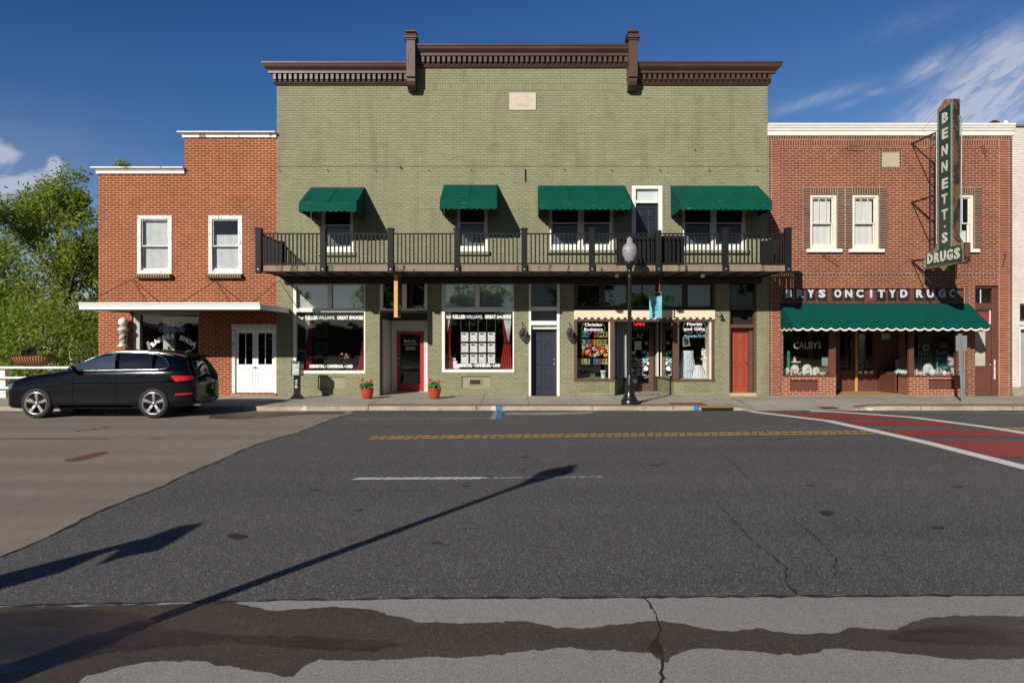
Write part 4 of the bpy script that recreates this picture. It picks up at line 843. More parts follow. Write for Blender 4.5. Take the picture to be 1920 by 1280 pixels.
sf = m.build('shopfront_frame', MAROON, rbt)
windowpane(a+.04, W(1556), zs0, d-.1, YW, sf); windowpane(W(1714), xD-.04, zs0, d-.1, YW, sf); MB().slab([(xC+.03, .1), (xE+.03, .9), (xE+.037, .9), (xC+.037, .1)], zs0, d-.1).build('pane', GLASS, sf)
MB().slab([(xA-.01, .1), (xA-.01, YE-.1), (xA-.004, YE-.1), (xA-.004, .1)], zs0, d-.1).build('pane', GLASS, sf)
m = MB(); m.box(a+.04, xA-.05, .13, 1.2, zs0-.06, zs0-.01); m.slab([(xC+.06, .13), (xD-.04, .13), (xD-.04, 1.3), (xE+.1, 1.3)], zs0-.06, zs0-.01); m.build('display_shelf', M('white_display_shelf', (.5, .46, .4), .7), sf)
m = MB(); m.box(xA-.02, xE+.1, .0, YE+.1, ZG-.1, ZG+.006); m.build('entry_floor', M('ochre_entry_floor', (.42, .30, .12), .7, var=.15), rbt)
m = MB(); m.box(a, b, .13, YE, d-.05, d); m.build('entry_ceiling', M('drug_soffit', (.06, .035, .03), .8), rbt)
# the door wall
zw = d-.1; xF0, xF1 = 10.2, W(1672, YE)
m = MB(); dl = (W(1573, YE), W(1602, YE), ZG+.01, 2.75); dr_ = (W(1609, YE), W(1640, YE), ZG+.01, 2.75)
m.wall(xF0, xF1+.3, ZG, zw, YE, .1, [dl, dr_]); wd = m.build('entry_wall', MAROON, rbt)
MB().bbox(W(1602.3, YE), W(1607, YE), YE-.05, YE+.02, ZG+.008, zw).build('door_post', M('yellow_oak', (.50, .30, .08), .5, var=.15), wd)
for q, zk in ((dl, 697), (dr_, 698)):
    x0, x1, z0, z1 = q; g = (x0+.05, x1-.05, H(zk, YE)+.05, z1-.1); m = MB(); m.wall(x0, x1, z0, z1, YE+.03, .05, [g]); m.box((g[0]+g[1])/2-.012, (g[0]+g[1])/2+.012, YE+.04, YE+.07, g[2], g[3]); o = m.build('door', MAROON, rbt); windowpane(*g, YE+.06, o, GLASSD)
    MB().box(x0+.05, x1-.05, YE+.02, YE+.03, H(710, YE), H(701, YE)).build('kick_panel', M('oxblood_panel', (.16, .025, .018), .5) if q is dl else MAROON, o)
for k in range(3): MB().box(dr_[0]+.03+k*.19, dr_[0]+.15+k*.19, YE+.028, YE+.03, H(700.5, YE), H(695, YE)).build('notice', PAPER, wd)
m = MB(); m.box(W(1653, .95), W(1669, .95), .94, .95, H(636, .95), H(625, .95)); m.build('notice', M('pale_green_card', (.42, .50, .40), .7), wd)
MB().slab([(xE-.06, .98), (xE+.0, .98), (W(1648, YE)+.02, YE), (W(1648, YE)-.06, YE)], ZG, H(697, 1.2)).build('bulkhead_panel', MAROON, sf)
text('CALBYS', W(1515), H(648), .052, .30, M('silver_window_lettering', (.42, .40, .37), .5), 'lettering', sf, bold=.0, width=.86)
# brown side door
a, b, c, d = rdo
m = MB(); m.bbox(a, a+.06, .12, .25, ZG, d-.08); m.bbox(W(1865), b, .10, .25, ZG, d-.08); m.bbox(a, b, .08, .25, d-.08, d); m.bbox(a+.06, W(1865), .1, .25, H(579), H(567.5)); m.bbox(a+.06, W(1865), .1, .25, H(615), H(607)); fr = m.build('door_frame', MAROON, rbt)
windowpane(a+.06, W(1865), H(567.5), d-.08, .18, fr, GLASSD); m = MB(); m.box(W(1845), W(1846.5), .17, .2, H(567.5), d-.08); m.frame(a+.061, W(1865)-.001, H(607), H(579), .17, .21, .03); m.build('glazing_bar', WHITE_OLD, fr)
windowpane(a+.09, W(1865)-.03, H(606), H(580), .18, fr, GLASS); MB().box(a+.06, W(1865), .25, .27, H(607), H(579)).build('red_blind', M('red_blind_cloth', (.40, .02, .03), .7), fr)
g = (W(1830), W(1856), H(686), H(618)); m = MB(); m.wall(a+.061, W(1865)-.001, ZG+.01, H(615.2), .15, .05, [g]); m.frame(W(1833), W(1860), H(733), H(694), .138, .15, .03); dr = m.build('door', MAROON, rbt, label='maroon door with white curtain'); windowpane(*g, .17, dr, GLASS)
m = MB(); m.grid(lambda u, v: (g[0]-.02+(g[1]-g[0]+.04)*u, .24+.012*sin(u*60), g[2]-.02+(g[3]-g[2]+.04)*v), 60, 2); m.build('door_curtain', M('ivory_curtain', (.66, .58, .50), .8), dr)
MB().box(W(1867.5), W(1869.5), .07, .1, H(711), H(674)).build('white_strip', WHITE_OLD, fr); MB().lathe([(.001, -.06), (.026, -.05), (.03, -.03), (.012, 0)], (W(1861.5), .15, H(684)), 12, 'y').build('handle', METAL, dr)
MB().box(a+.02, b-.02, .5, .52, 0, d).build('door_backing', DARK, fr)
# rusty vent on the parapet
vt = thing('roof_vent', 'rusty domed vent with a small white fitting on the white coping at the right', 'vent', (W(1873), .3, H(232)))
zz = H(232.5); m = MB(); m.grid(lambda u, v: (W(1857)+(W(1887)-W(1857))*u, .15+.25*v, zz+.02+.15*sin(pi*min(1, u*1.02))*(1-.3*v)), 16, 5); m.build('hood', M('rusty_sheet', (.22, .07, .03), .8, var=.35, vs=8), vt)
m = MB(); m.ball((W(1890), .1, zz+.07), .07, 10); m.box(W(1886), W(1893), .0, .2, zz-.02, zz+.03); m.build('fitting', WHITE, vt)

# ======== white painted building at the right edge
wb = thing('white_building', 'white painted brick building cut off by the right edge', 'building', (17.5, 0, 0))
WBK = brick('white_painted_brick', (.66, .61, .54), (.60, .56, .50), (.55, .51, .45), ms=.006, var=.1, bump=.7, stain=.15, third=(.70, .66, .60))
wx0, wx1 = rx1+.003, 21.; ww1 = (W(1912), 17.6, H(602), H(569)); ww2 = (W(1912), 17.6, H(732), H(610))
m = MB(); m.wall(wx0, wx1, H(728)+.05, H(238), 0, .25, [ww1, ww2]); shell(m, wx0, wx1, H(238)); m.build('wall', WBK, wb)
MB().box(wx0, wx1, -.04, .1, 0, H(728)+.049).build('stone_plinth', M('rough_stone', (.30, .26, .20), .9, var=.35, vs=9, bump=.6, bs=9), wb)
MB().box(wx0, wx1, -.06, .3, H(238), H(235)).build('coping', M('dark_cap', (.16, .12, .10), .7), wb)
for q in (ww1, ww2):
    m = MB(); m.frame(*q, .05, .2, .07, wt_=.12 if q is ww2 else .07); o = m.build('window', WHITE if q is ww2 else BROWN, wb); windowpane(q[0]+.07, q[1]-.07, q[2]+.07, q[3]-.07, .12, o, GLASSD if q is ww1 else GLASS)
    if q is ww2: MB().box(q[0], q[1], .24, .26, q[2], q[3]).build('paper_screen', M('grey_paper_screen', (.5, .5, .52), .8), o)
# ------------------------------------------------------------ ground
KY = -3.30                                              # kerb line
def roadmat(name, base, spk, spk_amt, s1=95., s2=150., var=.15, rough=.85, stretch=(.12, 1.1, 1), bump=.5, patch=None, spec=.3, grain=.28, bands=0., tint=None):
    m, nt, p = newmat(name); co = nd(nt, 'ShaderNodeTexCoord').outputs['Object']
    v1 = nd(nt, 'ShaderNodeTexVoronoi', {'Vector': co, 'Scale': s1}); v2 = nd(nt, 'ShaderNodeTexVoronoi', {'Vector': co, 'Scale': s2})
    a = nd(nt, 'ShaderNodeSeparateColor', {0: v1.outputs['Color']}).outputs[0]; b = nd(nt, 'ShaderNodeSeparateColor', {0: v2.outputs['Color']}).outputs[1]
    r1 = nd(nt, 'ShaderNodeMapRange', {'Value': a, 'From Min': 1-spk_amt, 'From Max': 1.}); r2 = nd(nt, 'ShaderNodeMapRange', {'Value': b, 'From Min': 0., 'From Max': 1., 'To Min': 1-grain, 'To Max': 1+grain})
    n1 = nd(nt, 'ShaderNodeTexNoise', {'Vector': nd(nt, 'ShaderNodeMapping', {'Vector': co, 'Scale': stretch}).outputs[0], 'Scale': 1., 'Detail': 6.})
    m1 = nd(nt, 'ShaderNodeMapRange', {'Value': n1.outputs[0], 'From Min': .3, 'From Max': .7, 'To Min': 1-var, 'To Max': 1+var})
    n2 = nd(nt, 'ShaderNodeTexNoise', {'Vector': co, 'Scale': 3.5, 'Detail': 8., 'Roughness': .7})
    m2 = nd(nt, 'ShaderNodeMapRange', {'Value': n2.outputs[0], 'From Min': .3, 'From Max': .7, 'To Min': 1-var*.7, 'To Max': 1+var*.7})
    k = nd(nt, 'ShaderNodeMath', {0: m1.outputs[0], 1: m2.outputs[0]}, operation='MULTIPLY'); k = nd(nt, 'ShaderNodeMath', {0: k.outputs[0], 1: r2.outputs[0]}, operation='MULTIPLY')
    c = nd(nt, 'ShaderNodeVectorMath', {0: base, 1: k.outputs[0]}, operation='MULTIPLY').outputs[0]
    if bands:                                            # tyre-polished lanes and broad fading along the road
        nb_ = nd(nt, 'ShaderNodeTexNoise', {'Vector': nd(nt, 'ShaderNodeMapping', {'Vector': co, 'Scale': (.025, .75, 1)}).outputs[0], 'Scale': 1., 'Detail': 3.}); nc_ = nd(nt, 'ShaderNodeTexNoise', {'Vector': nd(nt, 'ShaderNodeMapping', {'Vector': co, 'Scale': (.12, .35, 1)}).outputs[0], 'Scale': 1., 'Detail': 5., 'Roughness': .6})
        rb_ = nd(nt, 'ShaderNodeMapRange', {'Value': nb_.outputs[0], 'From Min': .32, 'From Max': .68, 'To Min': 1-bands, 'To Max': 1+bands}); rc_ = nd(nt, 'ShaderNodeMapRange', {'Value': nc_.outputs[0], 'From Min': .35, 'From Max': .65})
        c = nd(nt, 'ShaderNodeVectorMath', {0: c, 1: rb_.outputs[0]}, operation='MULTIPLY').outputs[0]
        if tint: c = nd(nt, 'ShaderNodeMix', {0: nd(nt, 'ShaderNodeMath', {0: rc_.outputs[0], 1: .5}, operation='MULTIPLY').outputs[0], 6: c, 7: c4(tint)}, data_type='RGBA').outputs[2]
    if patch:                                            # pitted / worn specks
        n3 = nd(nt, 'ShaderNodeTexNoise', {'Vector': nd(nt, 'ShaderNodeMapping', {'Vector': co, 'Scale': (.7, 1.6, 1)}).outputs[0], 'Scale': 9., 'Detail': 7., 'Roughness': .75})
        r3 = nd(nt, 'ShaderNodeMapRange', {'Value': n3.outputs[0], 'From Min': patch[1], 'From Max': patch[1]+.05, 'To Max': patch[2]})
        c = nd(nt, 'ShaderNodeMix', {0: r3.outputs[0], 6: c, 7: c4(patch[0])}, data_type='RGBA').outputs[2]
    c = nd(nt, 'ShaderNodeMix', {0: r1.outputs[0], 6: c, 7: c4(spk)}, data_type='RGBA').outputs[2]
    nt.links.new(c, p.inputs['Base Color']); p.inputs['Roughness'].default_value = rough; p.inputs['Specular IOR Level'].default_value = spec
    bp = nd(nt, 'ShaderNodeBump', {'Height': v1.outputs['Distance'], 'Strength': bump, 'Distance': .004}); nt.links.new(bp.outputs[0], p.inputs['Normal'])
    return m
ASPH = roadmat('asphalt', (.074, .071, .072), (.33, .32, .315), .13, s1=115., s2=100., grain=.6, bands=.13, tint=(.092, .085, .082), var=.13)
CONC = roadmat('old_tan_concrete_road', (.218, .182, .148), (.30, .26, .2), .05, var=.22, bump=.35, patch=((.06, .045, .032), .655, .8), bands=.10, tint=(.235, .19, .15))
GUT = roadmat('gutter_concrete', (.262, .243, .225), (.36, .35, .35), .06, s1=120, var=.08, stretch=(.3, .4, 1), bump=.3, patch=((.13, .125, .125), .69, .6))
WALK = roadmat('sidewalk_concrete', (.36, .325, .27), (.5, .46, .4), .05, var=.14, stretch=(.5, .9, 1), bump=.25, patch=((.19, .15, .11), .60, .5))
KERBM = roadmat('kerb_concrete', (.38, .33, .25), (.5, .45, .36), .1, var=.25, stretch=(1.2, 3, 3), patch=((.14, .10, .065), .57, .7))
EARTH = M('grassy_earth', (.06, .08, .03), .9, var=.4, vs=.3)

structure(MB().box(-700, 700, -700, 900, -1.2, -1.0), 'terrain', EARTH)
m = MB(); m.slab([(-70, -70), (70, -70), (70, 14), (-13.2, 14), (-13.2, 3), (-16, .2), (-70, .2)], -.9, -.012); structure(m, 'ground', EARTH)
structure(MB().quad((-70, -18.2, 0), (70, -18.2, 0), (70, KY+.05, 0), (-70, KY+.05, 0)), 'concrete_road', CONC)
# asphalt resurfacing, its ragged edges traced in world coordinates
edge = [G(*q) for q in ((0, 1046), (85, 1010), (170, 967), (240, 937), (310, 910), (350, 889), (410, 865), (450, 846), (495, 829), (560, 811), (625, 785), (655, 777), (672, 771.5))]
d0 = Vector(edge[0])-Vector(edge[1]); far = (edge[0][0]-6, edge[0][1]-6*.62)
near = [G(*q) for q in ((-400, 1141), (0, 1137), (200, 1133), (450, 1128), (700, 1124), (960, 1122), (1240, 1121), (1500, 1119), (1920, 1117), (2300, 1116))]
def ragged(pts, amp=.012, step=.12):
    o = []
    for p, q in zip(pts, pts[1:]):
        n = max(1, int(math.dist(p, q)/step))
        for i in range(n): t = i/n; o.append((p[0]+(q[0]-p[0])*t+R.uniform(-amp, amp), p[1]+(q[1]-p[1])*t+R.uniform(-amp, amp)))
    o.append(pts[-1]); return o
er = ragged(edge); nr = ragged(near, .012, .07)
import mathutils.geometry as mg
def tess(poly):
    return mg.tessellate_polygon([[Vector((x, y, 0)) for x, y in poly]])
def sheet(name, poly, z, mat, kind='structure', **t):
    m = MB(); m.add([(x, y, z) for x, y in poly], [tuple(f) for f in tess(poly)])
    for i, f in enumerate(m.f):                          # make every triangle face up
        a, b, c = [m.v[j] for j in f]
        if (b[0]-a[0])*(c[1]-a[1])-(b[1]-a[1])*(c[0]-a[0]) < 0: m.f[i] = f[::-1]
    return m.build(name, mat, kind=kind, **t)
ap = [(-9., er[0][1]-1.55), ]+er+[(70, KY+.03), (70, near[-1][1])]+nr[::-1]
ap = er+[(70, KY+.02), (70, near[-1][1])]+nr[::-1]
sheet('asphalt_road', ap, .005, ASPH)
gp = nr+[(70, near[-1][1]), (70, -18.2), (-3.2, -18.2), (nr[0][0], -18.2)]
sheet('gutter', [(x, y) for x, y in nr]+[(70, near[-1][1]), (70, -18.2), (nr[0][0], -18.2)], .004, GUT)
def strip(name, pts, w, z, mat, jit=0, kind='structure'):
    m = MB(); v = []; n = len(pts)
    for i, p in enumerate(pts):
        a, b = pts[max(0, i-1)], pts[min(n-1, i+1)]; tx, ty = b[0]-a[0], b[1]-a[1]; L = math.hypot(tx, ty) or 1
        ww = (w[i] if isinstance(w, list) else w)*(1+R.uniform(-jit, jit)); v += [(p[0]-ty/L*ww/2, p[1]+tx/L*ww/2, z), (p[0]+ty/L*ww/2, p[1]-tx/L*ww/2, z)]
    m.add(v, [(2*i, 2*i+1, 2*i+3, 2*i+2) for i in range(n-1)]); return m.build(name, mat, kind=kind)
TAR = M('dark_joint', (.012, .011, .010), .9)
strip('road_joint', er, .035, .009, TAR, .7); strip('road_joint', nr, .028, .0085, TAR, .9)
# sidewalk with kerb ramp
def kh(x): 
    if x < 5.05: return .115
    if x < 5.95: return .115-.02*(x-5.05)/.9
    if x < 6.4: return .095-.083*(x-5.95)/.45
    if x < 8.9: return .012
    if x < 9.7: return .012+.103*(x-8.9)/.8
    return .115
def sz(x, y):
    t = min(1, max(0, (-1.35-y)/(1.95))); t = t*t*(3-2*t); return .13-(.13-kh(x))*t
m = MB(); nx = 560; x0, x1 = -40., 30.
m.grid(lambda u, v: (x0+(x1-x0)*u, KY+.16+(0.03-KY-.16)*v, sz(x0+(x1-x0)*u, KY+.16+(0.03-KY-.16)*v)), nx, 10, smooth=True)
structure(m, 'sidewalk', WALK)
m = MB(); m.grid(lambda u, v: (x0+(x1-x0)*u, KY+.16*min(1, v*2) if v <= .5 else KY+.16, 0), 1, 1) if False else None
n = 350; vv = []
for i in range(n+1):
    x = x0+(x1-x0)*i/n; k = kh(x); vv += [(x, KY, -.02), (x, KY-.0+.012, k-.012), (x, KY+.03, k), (x, KY+.16, k+.001)]
m.add(vv, [(4*i+j, 4*i+4+j, 4*i+5+j, 4*i+1+j) for i in range(n) for j in range(3)], False)
structure(m, 'kerb', KERBM)
# joints, brick edging, stains on the sidewalk
J = M('sidewalk_joint', (.10, .085, .065), .9)
m = MB()
for px in (-300, -160, -40, 90, 240, 420, 560, 905, 990, 1085, 1160, 1345, 1420, 1500, 1660, 1735, 1880, 2050):
    x = W(px, -1.5); m.add([(x-.008, KY+.17, sz(x, KY+.17)+.003), (x+.008, KY+.17, sz(x, KY+.17)+.003), (x+.008+(.0), -1.35, .133), (x-.008, -1.35, .133), (x+.008, -.02, .133), (x-.008, -.02, .133)], [(0, 1, 2, 3), (3, 2, 4, 5)])
for px in (-200, 80, 330, 690, 893, 1110, 1262, 1470, 1727, 1900): x = W(px, KY); m.box(x-.008, x+.008, KY-.003, KY+.16, .0, kh(x)+.003)
structure(m, 'sidewalk_joints', J)
m = MB()                                                 # diagonal cracks of the entry slab
for a_, b_ in (((690, 757), (748, 735)), ((1300, 745), (1345, 757)), ((1370, 744), (1420, 765)), ((800, 745), (815, 738))):
    p, q = G(*a_, .13), G(*b_, .13); L = math.dist(p, q); nxx, ny = -(q[1]-p[1])/L*.008, (q[0]-p[0])/L*.008
    m.quad((p[0]-nxx, p[1]-ny, .1335), (q[0]-nxx, q[1]-ny, .1335), (q[0]+nxx, q[1]+ny, .1335), (p[0]+nxx, p[1]+ny, .1335))
structure(m, 'sidewalk_cracks', J)
EDG = brick('brick_edging', (.24, .065, .035), (.17, .05, .03), (.22, .15, .1), bw=.11, rh=.2, ms=.006, rot=False, off=0, var=.3)
def edging(px0, px1, y0=-2.98, y1=-2.74):
    m = MB(); a, b = W(px0, y0), W(px1, y0); n = 24; m.grid(lambda u, v: (a+(b-a)*u, y0+(y1-y0)*v, sz(a+(b-a)*u, y0+(y1-y0)*v)+.004), n, 2, smooth=False); return structure(m, 'brick_edging', EDG)
edging(688, 1262); edging(1262.5, 1330, -2.98, -2.3); edging(1605, 2300)
BLUE = M('blue_kerb_paint', (.03, .16, .42), .6, var=.2, wear=(.3, .28, .24), wt_=.62, ws=14)
YEL = M('yellow_kerb_paint', (.30, .20, .035), .6, var=.2, wear=(.25, .2, .12), wt_=.56, ws=11)
RWP = M('worn_white_road_paint', (.62, .60, .57), .6, var=.12, wear=(.12, .115, .11), wt_=.575, ws=11)
RWP2 = M('very_worn_white_paint', (.30, .29, .28), .6, var=.2, wear=(.08, .077, .078), wt_=.50, ws=8)
RYP = M('worn_yellow_road_paint', (.62, .36, .035), .6, var=.15, wear=(.09, .08, .06), wt_=.60, ws=11)
RRP = M('worn_red_crossing_paint', (.26, .028, .022), .65, var=.15, wear=(.10, .05, .045), wt_=.585, ws=6, stretch=(1, 2, 1))
def kerbpaint(px0, px1, mat, name='kerb_paint'):
    a, b = W(px0, KY), W(px1, KY); m = MB(); k = kh((a+b)/2); m.box(a, b, KY-.004, KY+.02, .004, k-.006); m.box(a, b, KY-.004, KY+.161, k-.005, k+.005); return m.build(name, mat, kind='structure')
kerbpaint(930, 941, BLUE); kerbpaint(921, 929.5, RWP); kerbpaint(1301, 1311, BLUE); kerbpaint(566, 575, RWP); kerbpaint(1626, 1636, RWP)
m = MB(); a, b = W(1312, KY), W(1376, KY); m.box(a, b, KY-.008, KY+.3, .088, .118); structure(m, 'drain_kerb', YEL)
MB().box(a+.04, b-.02, KY-.012, KY-.004, .0, .087).build('storm_drain', M('drain_void', (.004, .004, .004), .9), kind='structure')
x, y = G(1553, 760, .1); m = MB(); m.frame(x-.22, x+.22, 0, 1, 0, 1, .02) if False else m.box(x-.21, x+.21, y-.15, y+.15, .05, sz(x, y)+.006); 
gr = m.build('drain_grate', M('rusty_iron', (.05, .03, .02), .7), label='small rusty square grate set in the sidewalk in front of the drugstore', category='drain grate')
# street paint
def gpoly(name, pts, z, mat): return sheet(name, [G(*p) for p in pts], z, mat)
def dashes(name, p, q, w, z, mat, n, gap, slant=.0):
    m = MB(); P0, P1 = Vector(p), Vector(q); t = (P1-P0).normalized(); nn = Vector((-t.y, t.x)); L = (P1-P0).length; s = L/n
    for i in range(n):
        g = gap*R.uniform(.4, 1.5); a_ = P0+t*(i*s+g/2); b_ = P0+t*((i+1)*s-g/2); k = slant*R.uniform(.6, 1.3)
        m.add([tuple(a_-nn*w/2)+(z,), tuple(b_-nn*w/2)+(z,), tuple(b_+nn*w/2+t*k)+(z,), tuple(a_+nn*w/2+t*k)+(z,)], [(0, 1, 2, 3)])
    return m.build(name, mat, kind='structure')
p, q = G(689, 823), G(1640, 812.6); dashes('centre_line', p, q, .11, .0095, RYP, 62, .03, .05)
p, q = G(694, 819.5), G(1636, 808.8); dashes('centre_line', p, q, .11, .0095, RYP, 62, .03, .05)
dashes('centre_line', G(1885, 806.5), G(2200, 804), .11, .0095, RYP, 22, .03, .05); dashes('centre_line', G(1880, 803), G(2200, 800.5), .11, .0095, RYP, 22, .03, .05)
dashes('lane_line', G(658, 898.2), G(900, 897), .13, .0095, RWP, 17, .015, .07); dashes('lane_line', G(900, 897), G(1128, 894.6), .10, .0095, RWP2, 14, .02, .06)
dashes('parking_line', G(655, 786.5), G(922, 784.5), .10, .0095, RWP2, 12, .005); gpoly('parking_line', [(920, 783), (928, 770.6), (934, 770.6), (930, 787), (920, 787)], .0097, RWP2); gpoly('parking_line', [(931, 786), (936, 770.6), (942, 770.6), (940, 787)], .0098, BLUE)
dashes('parking_line', G(470, 786.5), G(566, 770.8), .09, .0045, M('faint_parking_paint', (.30, .27, .23), .7, wear=(.17, .13, .1), wt_=.5, ws=6), 8, .01)
GCON = M('light_gutter_patch', (.26, .25, .21), .8, var=.25, wear=(.12, .11, .09), wt_=.6, ws=6)
gpoly('gutter_patch', [(945, 774), (1060, 773), (1120, 771.5), (1105, 776), (1030, 778), (950, 778)], .0096, GCON); gpoly('gutter_patch', [(1560, 772), (1720, 771.5), (1900, 774), (1920, 771), (1920, 777), (1700, 774.5)], .0102, M('faint_line_patch', (.13, .125, .12), .8, var=.2))
DG = M('dark_gutter_tone', (.035, .03, .025), .6)
strip('gutter_strip', [(x, KY-.05) for x in np.arange(W(660, KY), 30, .5)], .10, .0092, DG, .5)  # narrow dark strip along the foot of the kerb
SD = M('brown_water_stain', (.075, .042, .022), .5, var=.3, wear=(.12, .09, .06), wt_=.55, ws=4)
gpoly('stain', [(395, 779), (470, 774), (565, 771.5), (650, 770.8), (640, 776), (560, 777), (500, 783), (440, 786), (390, 784)], .0048, SD)
A_ = [(6.2, 17.95), (6.35, 17.48), (7.25, 15.7), (7.40, 13.8), (7.48, 12.3), (7.42, 9.9), (7.4, 6.2)]; B_ = [(7.6, 18.0), (8.5, 17.6), (9.6, 16.45), (10.1, 14.6), (10.2, 13.7), (10.2, 6.2)]
def interp(pts, d):
    pts = sorted(pts, key=lambda q: q[1]); return float(np.interp(d, [q[1] for q in pts], [q[0] for q in pts]))
ds = np.linspace(6.2, 17.9, 60)
for nm, L_ in (('crossing_line', A_), ('crossing_line', B_)):
    strip(nm, [(interp(L_, d)+R.uniform(-.004, .004), d-CD) for d in ds], .27, .0105, M('crossing_white_paint', (.66, .65, .62), .6, var=.08, wear=(.2, .19, .18), wt_=.66, ws=9) if nm not in bpy.data.materials else None)
for d1, d0 in ((17.35, 16.15), (15.7, 14.85), (14.1, 13.1), (12.5, 10.75), (10.2, 8.9), (8.3, 7.2)):
    dd_ = np.linspace(d0, d1, 8); L = [(interp(A_, d)+.15+R.uniform(0, .05), d-CD) for d in dd_]; Rr = [(interp(B_, d)-.15-R.uniform(0, .05), d-CD) for d in dd_]; sheet('crossing_paint', L+Rr[::-1], .0103, RRP)
# stains, cracks, puddle
WET = roadmat('damp_concrete', (.064, .049, .036), (.15, .14, .12), .08, s1=120, var=.18, rough=.5, stretch=(.3, 2, 1), bump=.25)
WET2 = roadmat('wet_brown_concrete', (.026, .017, .010), (.06, .045, .03), .05, s1=120, var=.25, rough=.25, stretch=(.25, 2, 1), bump=.15, spec=.5)
up = [(-300, 1141), (0, 1138.5), (190, 1136), (440, 1131), (470, 1138), (520, 1145), (560, 1143), (640, 1139), (700, 1143), (745, 1158), (790, 1169), (900, 1168), (960, 1166), (1010, 1170), (1045, 1178), (1110, 1177), (1180, 1170), (1240, 1164), (1290, 1172), (1340, 1182), (1375, 1186), (1420, 1179), (1460, 1186), (1500, 1189), (1560, 1188), (1600, 1178), (1680, 1181), (1710, 1165), (1760, 1158), (1830, 1154), (1920, 1156), (2300, 1158)]
dn = [(2300, 1240), (1920, 1236), (1850, 1238), (1770, 1234), (1700, 1226), (1640, 1223), (1560, 1216), (1500, 1228), (1460, 1228), (1400, 1222), (1340, 1216), (1290, 1218), (1262, 1228), (1250, 1245), (1236, 1240), (1222, 1226), (1120, 1219), (1060, 1214), (1010, 1220), (960, 1226), (880, 1232), (800, 1233), (720, 1239), (640, 1238), (600, 1236), (570, 1248), (548, 1270), (528, 1272), (500, 1262), (460, 1257), (430, 1248), (370, 1240), (300, 1242), (240, 1246), (200, 1258), (160, 1268), (140, 1284), (60, 1300), (-300, 1310)]
def holes_(m, lo, hi, sc=(.5, 2.2, 1), mx_=1.):
    nt = m.node_tree; p = nt.nodes['Principled BSDF']; co = nd(nt, 'ShaderNodeTexCoord').outputs['Object']; n_ = nd(nt, 'ShaderNodeTexNoise', {'Vector': nd(nt, 'ShaderNodeMapping', {'Vector': co, 'Scale': sc}).outputs[0], 'Scale': 2., 'Detail': 7., 'Roughness': .65}); nt.links.new(nd(nt, 'ShaderNodeMapRange', {'Value': n_.outputs[0], 'From Min': lo, 'From Max': hi, 'To Max': mx_}).outputs[0], p.inputs['Alpha'])
holes_(WET2, .30, .60, mx_=.9); holes_(WET, .20, .32, (1.2, 2, 1))
def soft(pts): 
    g = [G(*p) for p in pts]; o = []
    for i in range(len(g)-1):
        a_, b_ = g[i], g[i+1]; n = max(1, int(math.dist(a_, b_)/.03))
        for k in range(n):
            t = k/n; t2 = t*t*(3-2*t); X_w = a_[0]+(b_[0]-a_[0])*t; fr_ = .008*sin(X_w*9.1+1)+.006*sin(X_w*23.7)+.004*sin(X_w*51+2); o.append((X_w+R.uniform(-.006, .006), a_[1]+(b_[1]-a_[1])*(.5*t+.5*t2)+fr_+R.uniform(-.009, .009)))
    return o+[g[-1]]
sheet('wet_patch', soft(up)+soft(dn), .0062, WET)
sheet('wet_patch', soft([(-300, 1165), (0, 1150), (120, 1140), (260, 1150), (320, 1180), (420, 1190), (560, 1195), (700, 1200), (760, 1210), (700, 1222), (560, 1218), (430, 1205), (330, 1215), (200, 1225), (60, 1262), (-300, 1290)]), .0072, WET2)
sheet('wet_patch', soft([(1660, 1190), (1740, 1178), (1830, 1172), (1920, 1176), (2100, 1178), (2100, 1215), (1900, 1212), (1800, 1212), (1700, 1204), (1665, 1200)]), .0072, WET2)
CRK = M('crack_shadow', (.010, .009, .008), .95)
def crack(pts, w, z): g = [G(*p) for p in pts]; g = ragged(g, .014, .045); strip('crack', g, w, z, CRK, .7)
crack([(1210, 1122), (1222, 1140), (1232, 1160), (1236, 1185), (1234, 1205), (1243, 1228), (1238, 1255), (1244, 1290)], .012, .0076)
crack([(1374, 975), (1390, 993), (1420, 1022), (1450, 1045), (1472, 1066), (1474, 1090), (1492, 1116)], .014, .0085); crack([(1488, 972), (1500, 985), (1530, 1008), (1550, 1030), (1568, 1050), (1565, 1080)], .010, .0085); crack([(1340, 940), (1374, 975)], .010, .0085)
crack([(1600, 970), (1612, 982)], .012, .0085); crack([(1670, 1050), (1690, 1075)], .006, .0085); crack([(140, 808.5), (175, 805), (207, 800.5)], .05, .0045); crack([(1345, 845), (1375, 870), (1400, 895)], .01, .0085)
gpoly('stain', [(425, 1004), (440, 1000.5), (462, 1004), (465, 1009), (445, 1012), (428, 1009)], .0088, M('oil_stain', (.022, .02, .02), .6)); gpoly('stain', [(1535, 960), (1550, 957), (1566, 962), (1555, 969), (1545, 967)], .0088, bpy.data.materials['oil_stain']); gpoly('stain', [(862, 911.5), (875, 910), (883, 912), (872, 913.5)], .0088, bpy.data.materials['oil_stain'])
gpoly('stain', [(118, 863), (150, 855), (195, 846), (204, 848), (190, 853), (150, 864), (125, 865)], .0048, M('reddish_patch', (.13, .055, .04), .8, var=.2))
gpoly('stain', [(1212, 1218), (1228, 1196), (1238, 1208), (1245, 1232), (1228, 1230)], .0074, WET2)
for a0, a1, yy_ in ((0, 200, 822), (275, 305, 822)): gpoly('stain', [(a0, yy_-1), (a1, yy_-1.2), (a1, yy_+1), (a0, yy_+1.2)], .0048, M('faint_orange_line', (.20, .11, .05), .8, wear=(.16, .125, .09), wt_=.5, ws=7))
R2_ = random.Random(3)
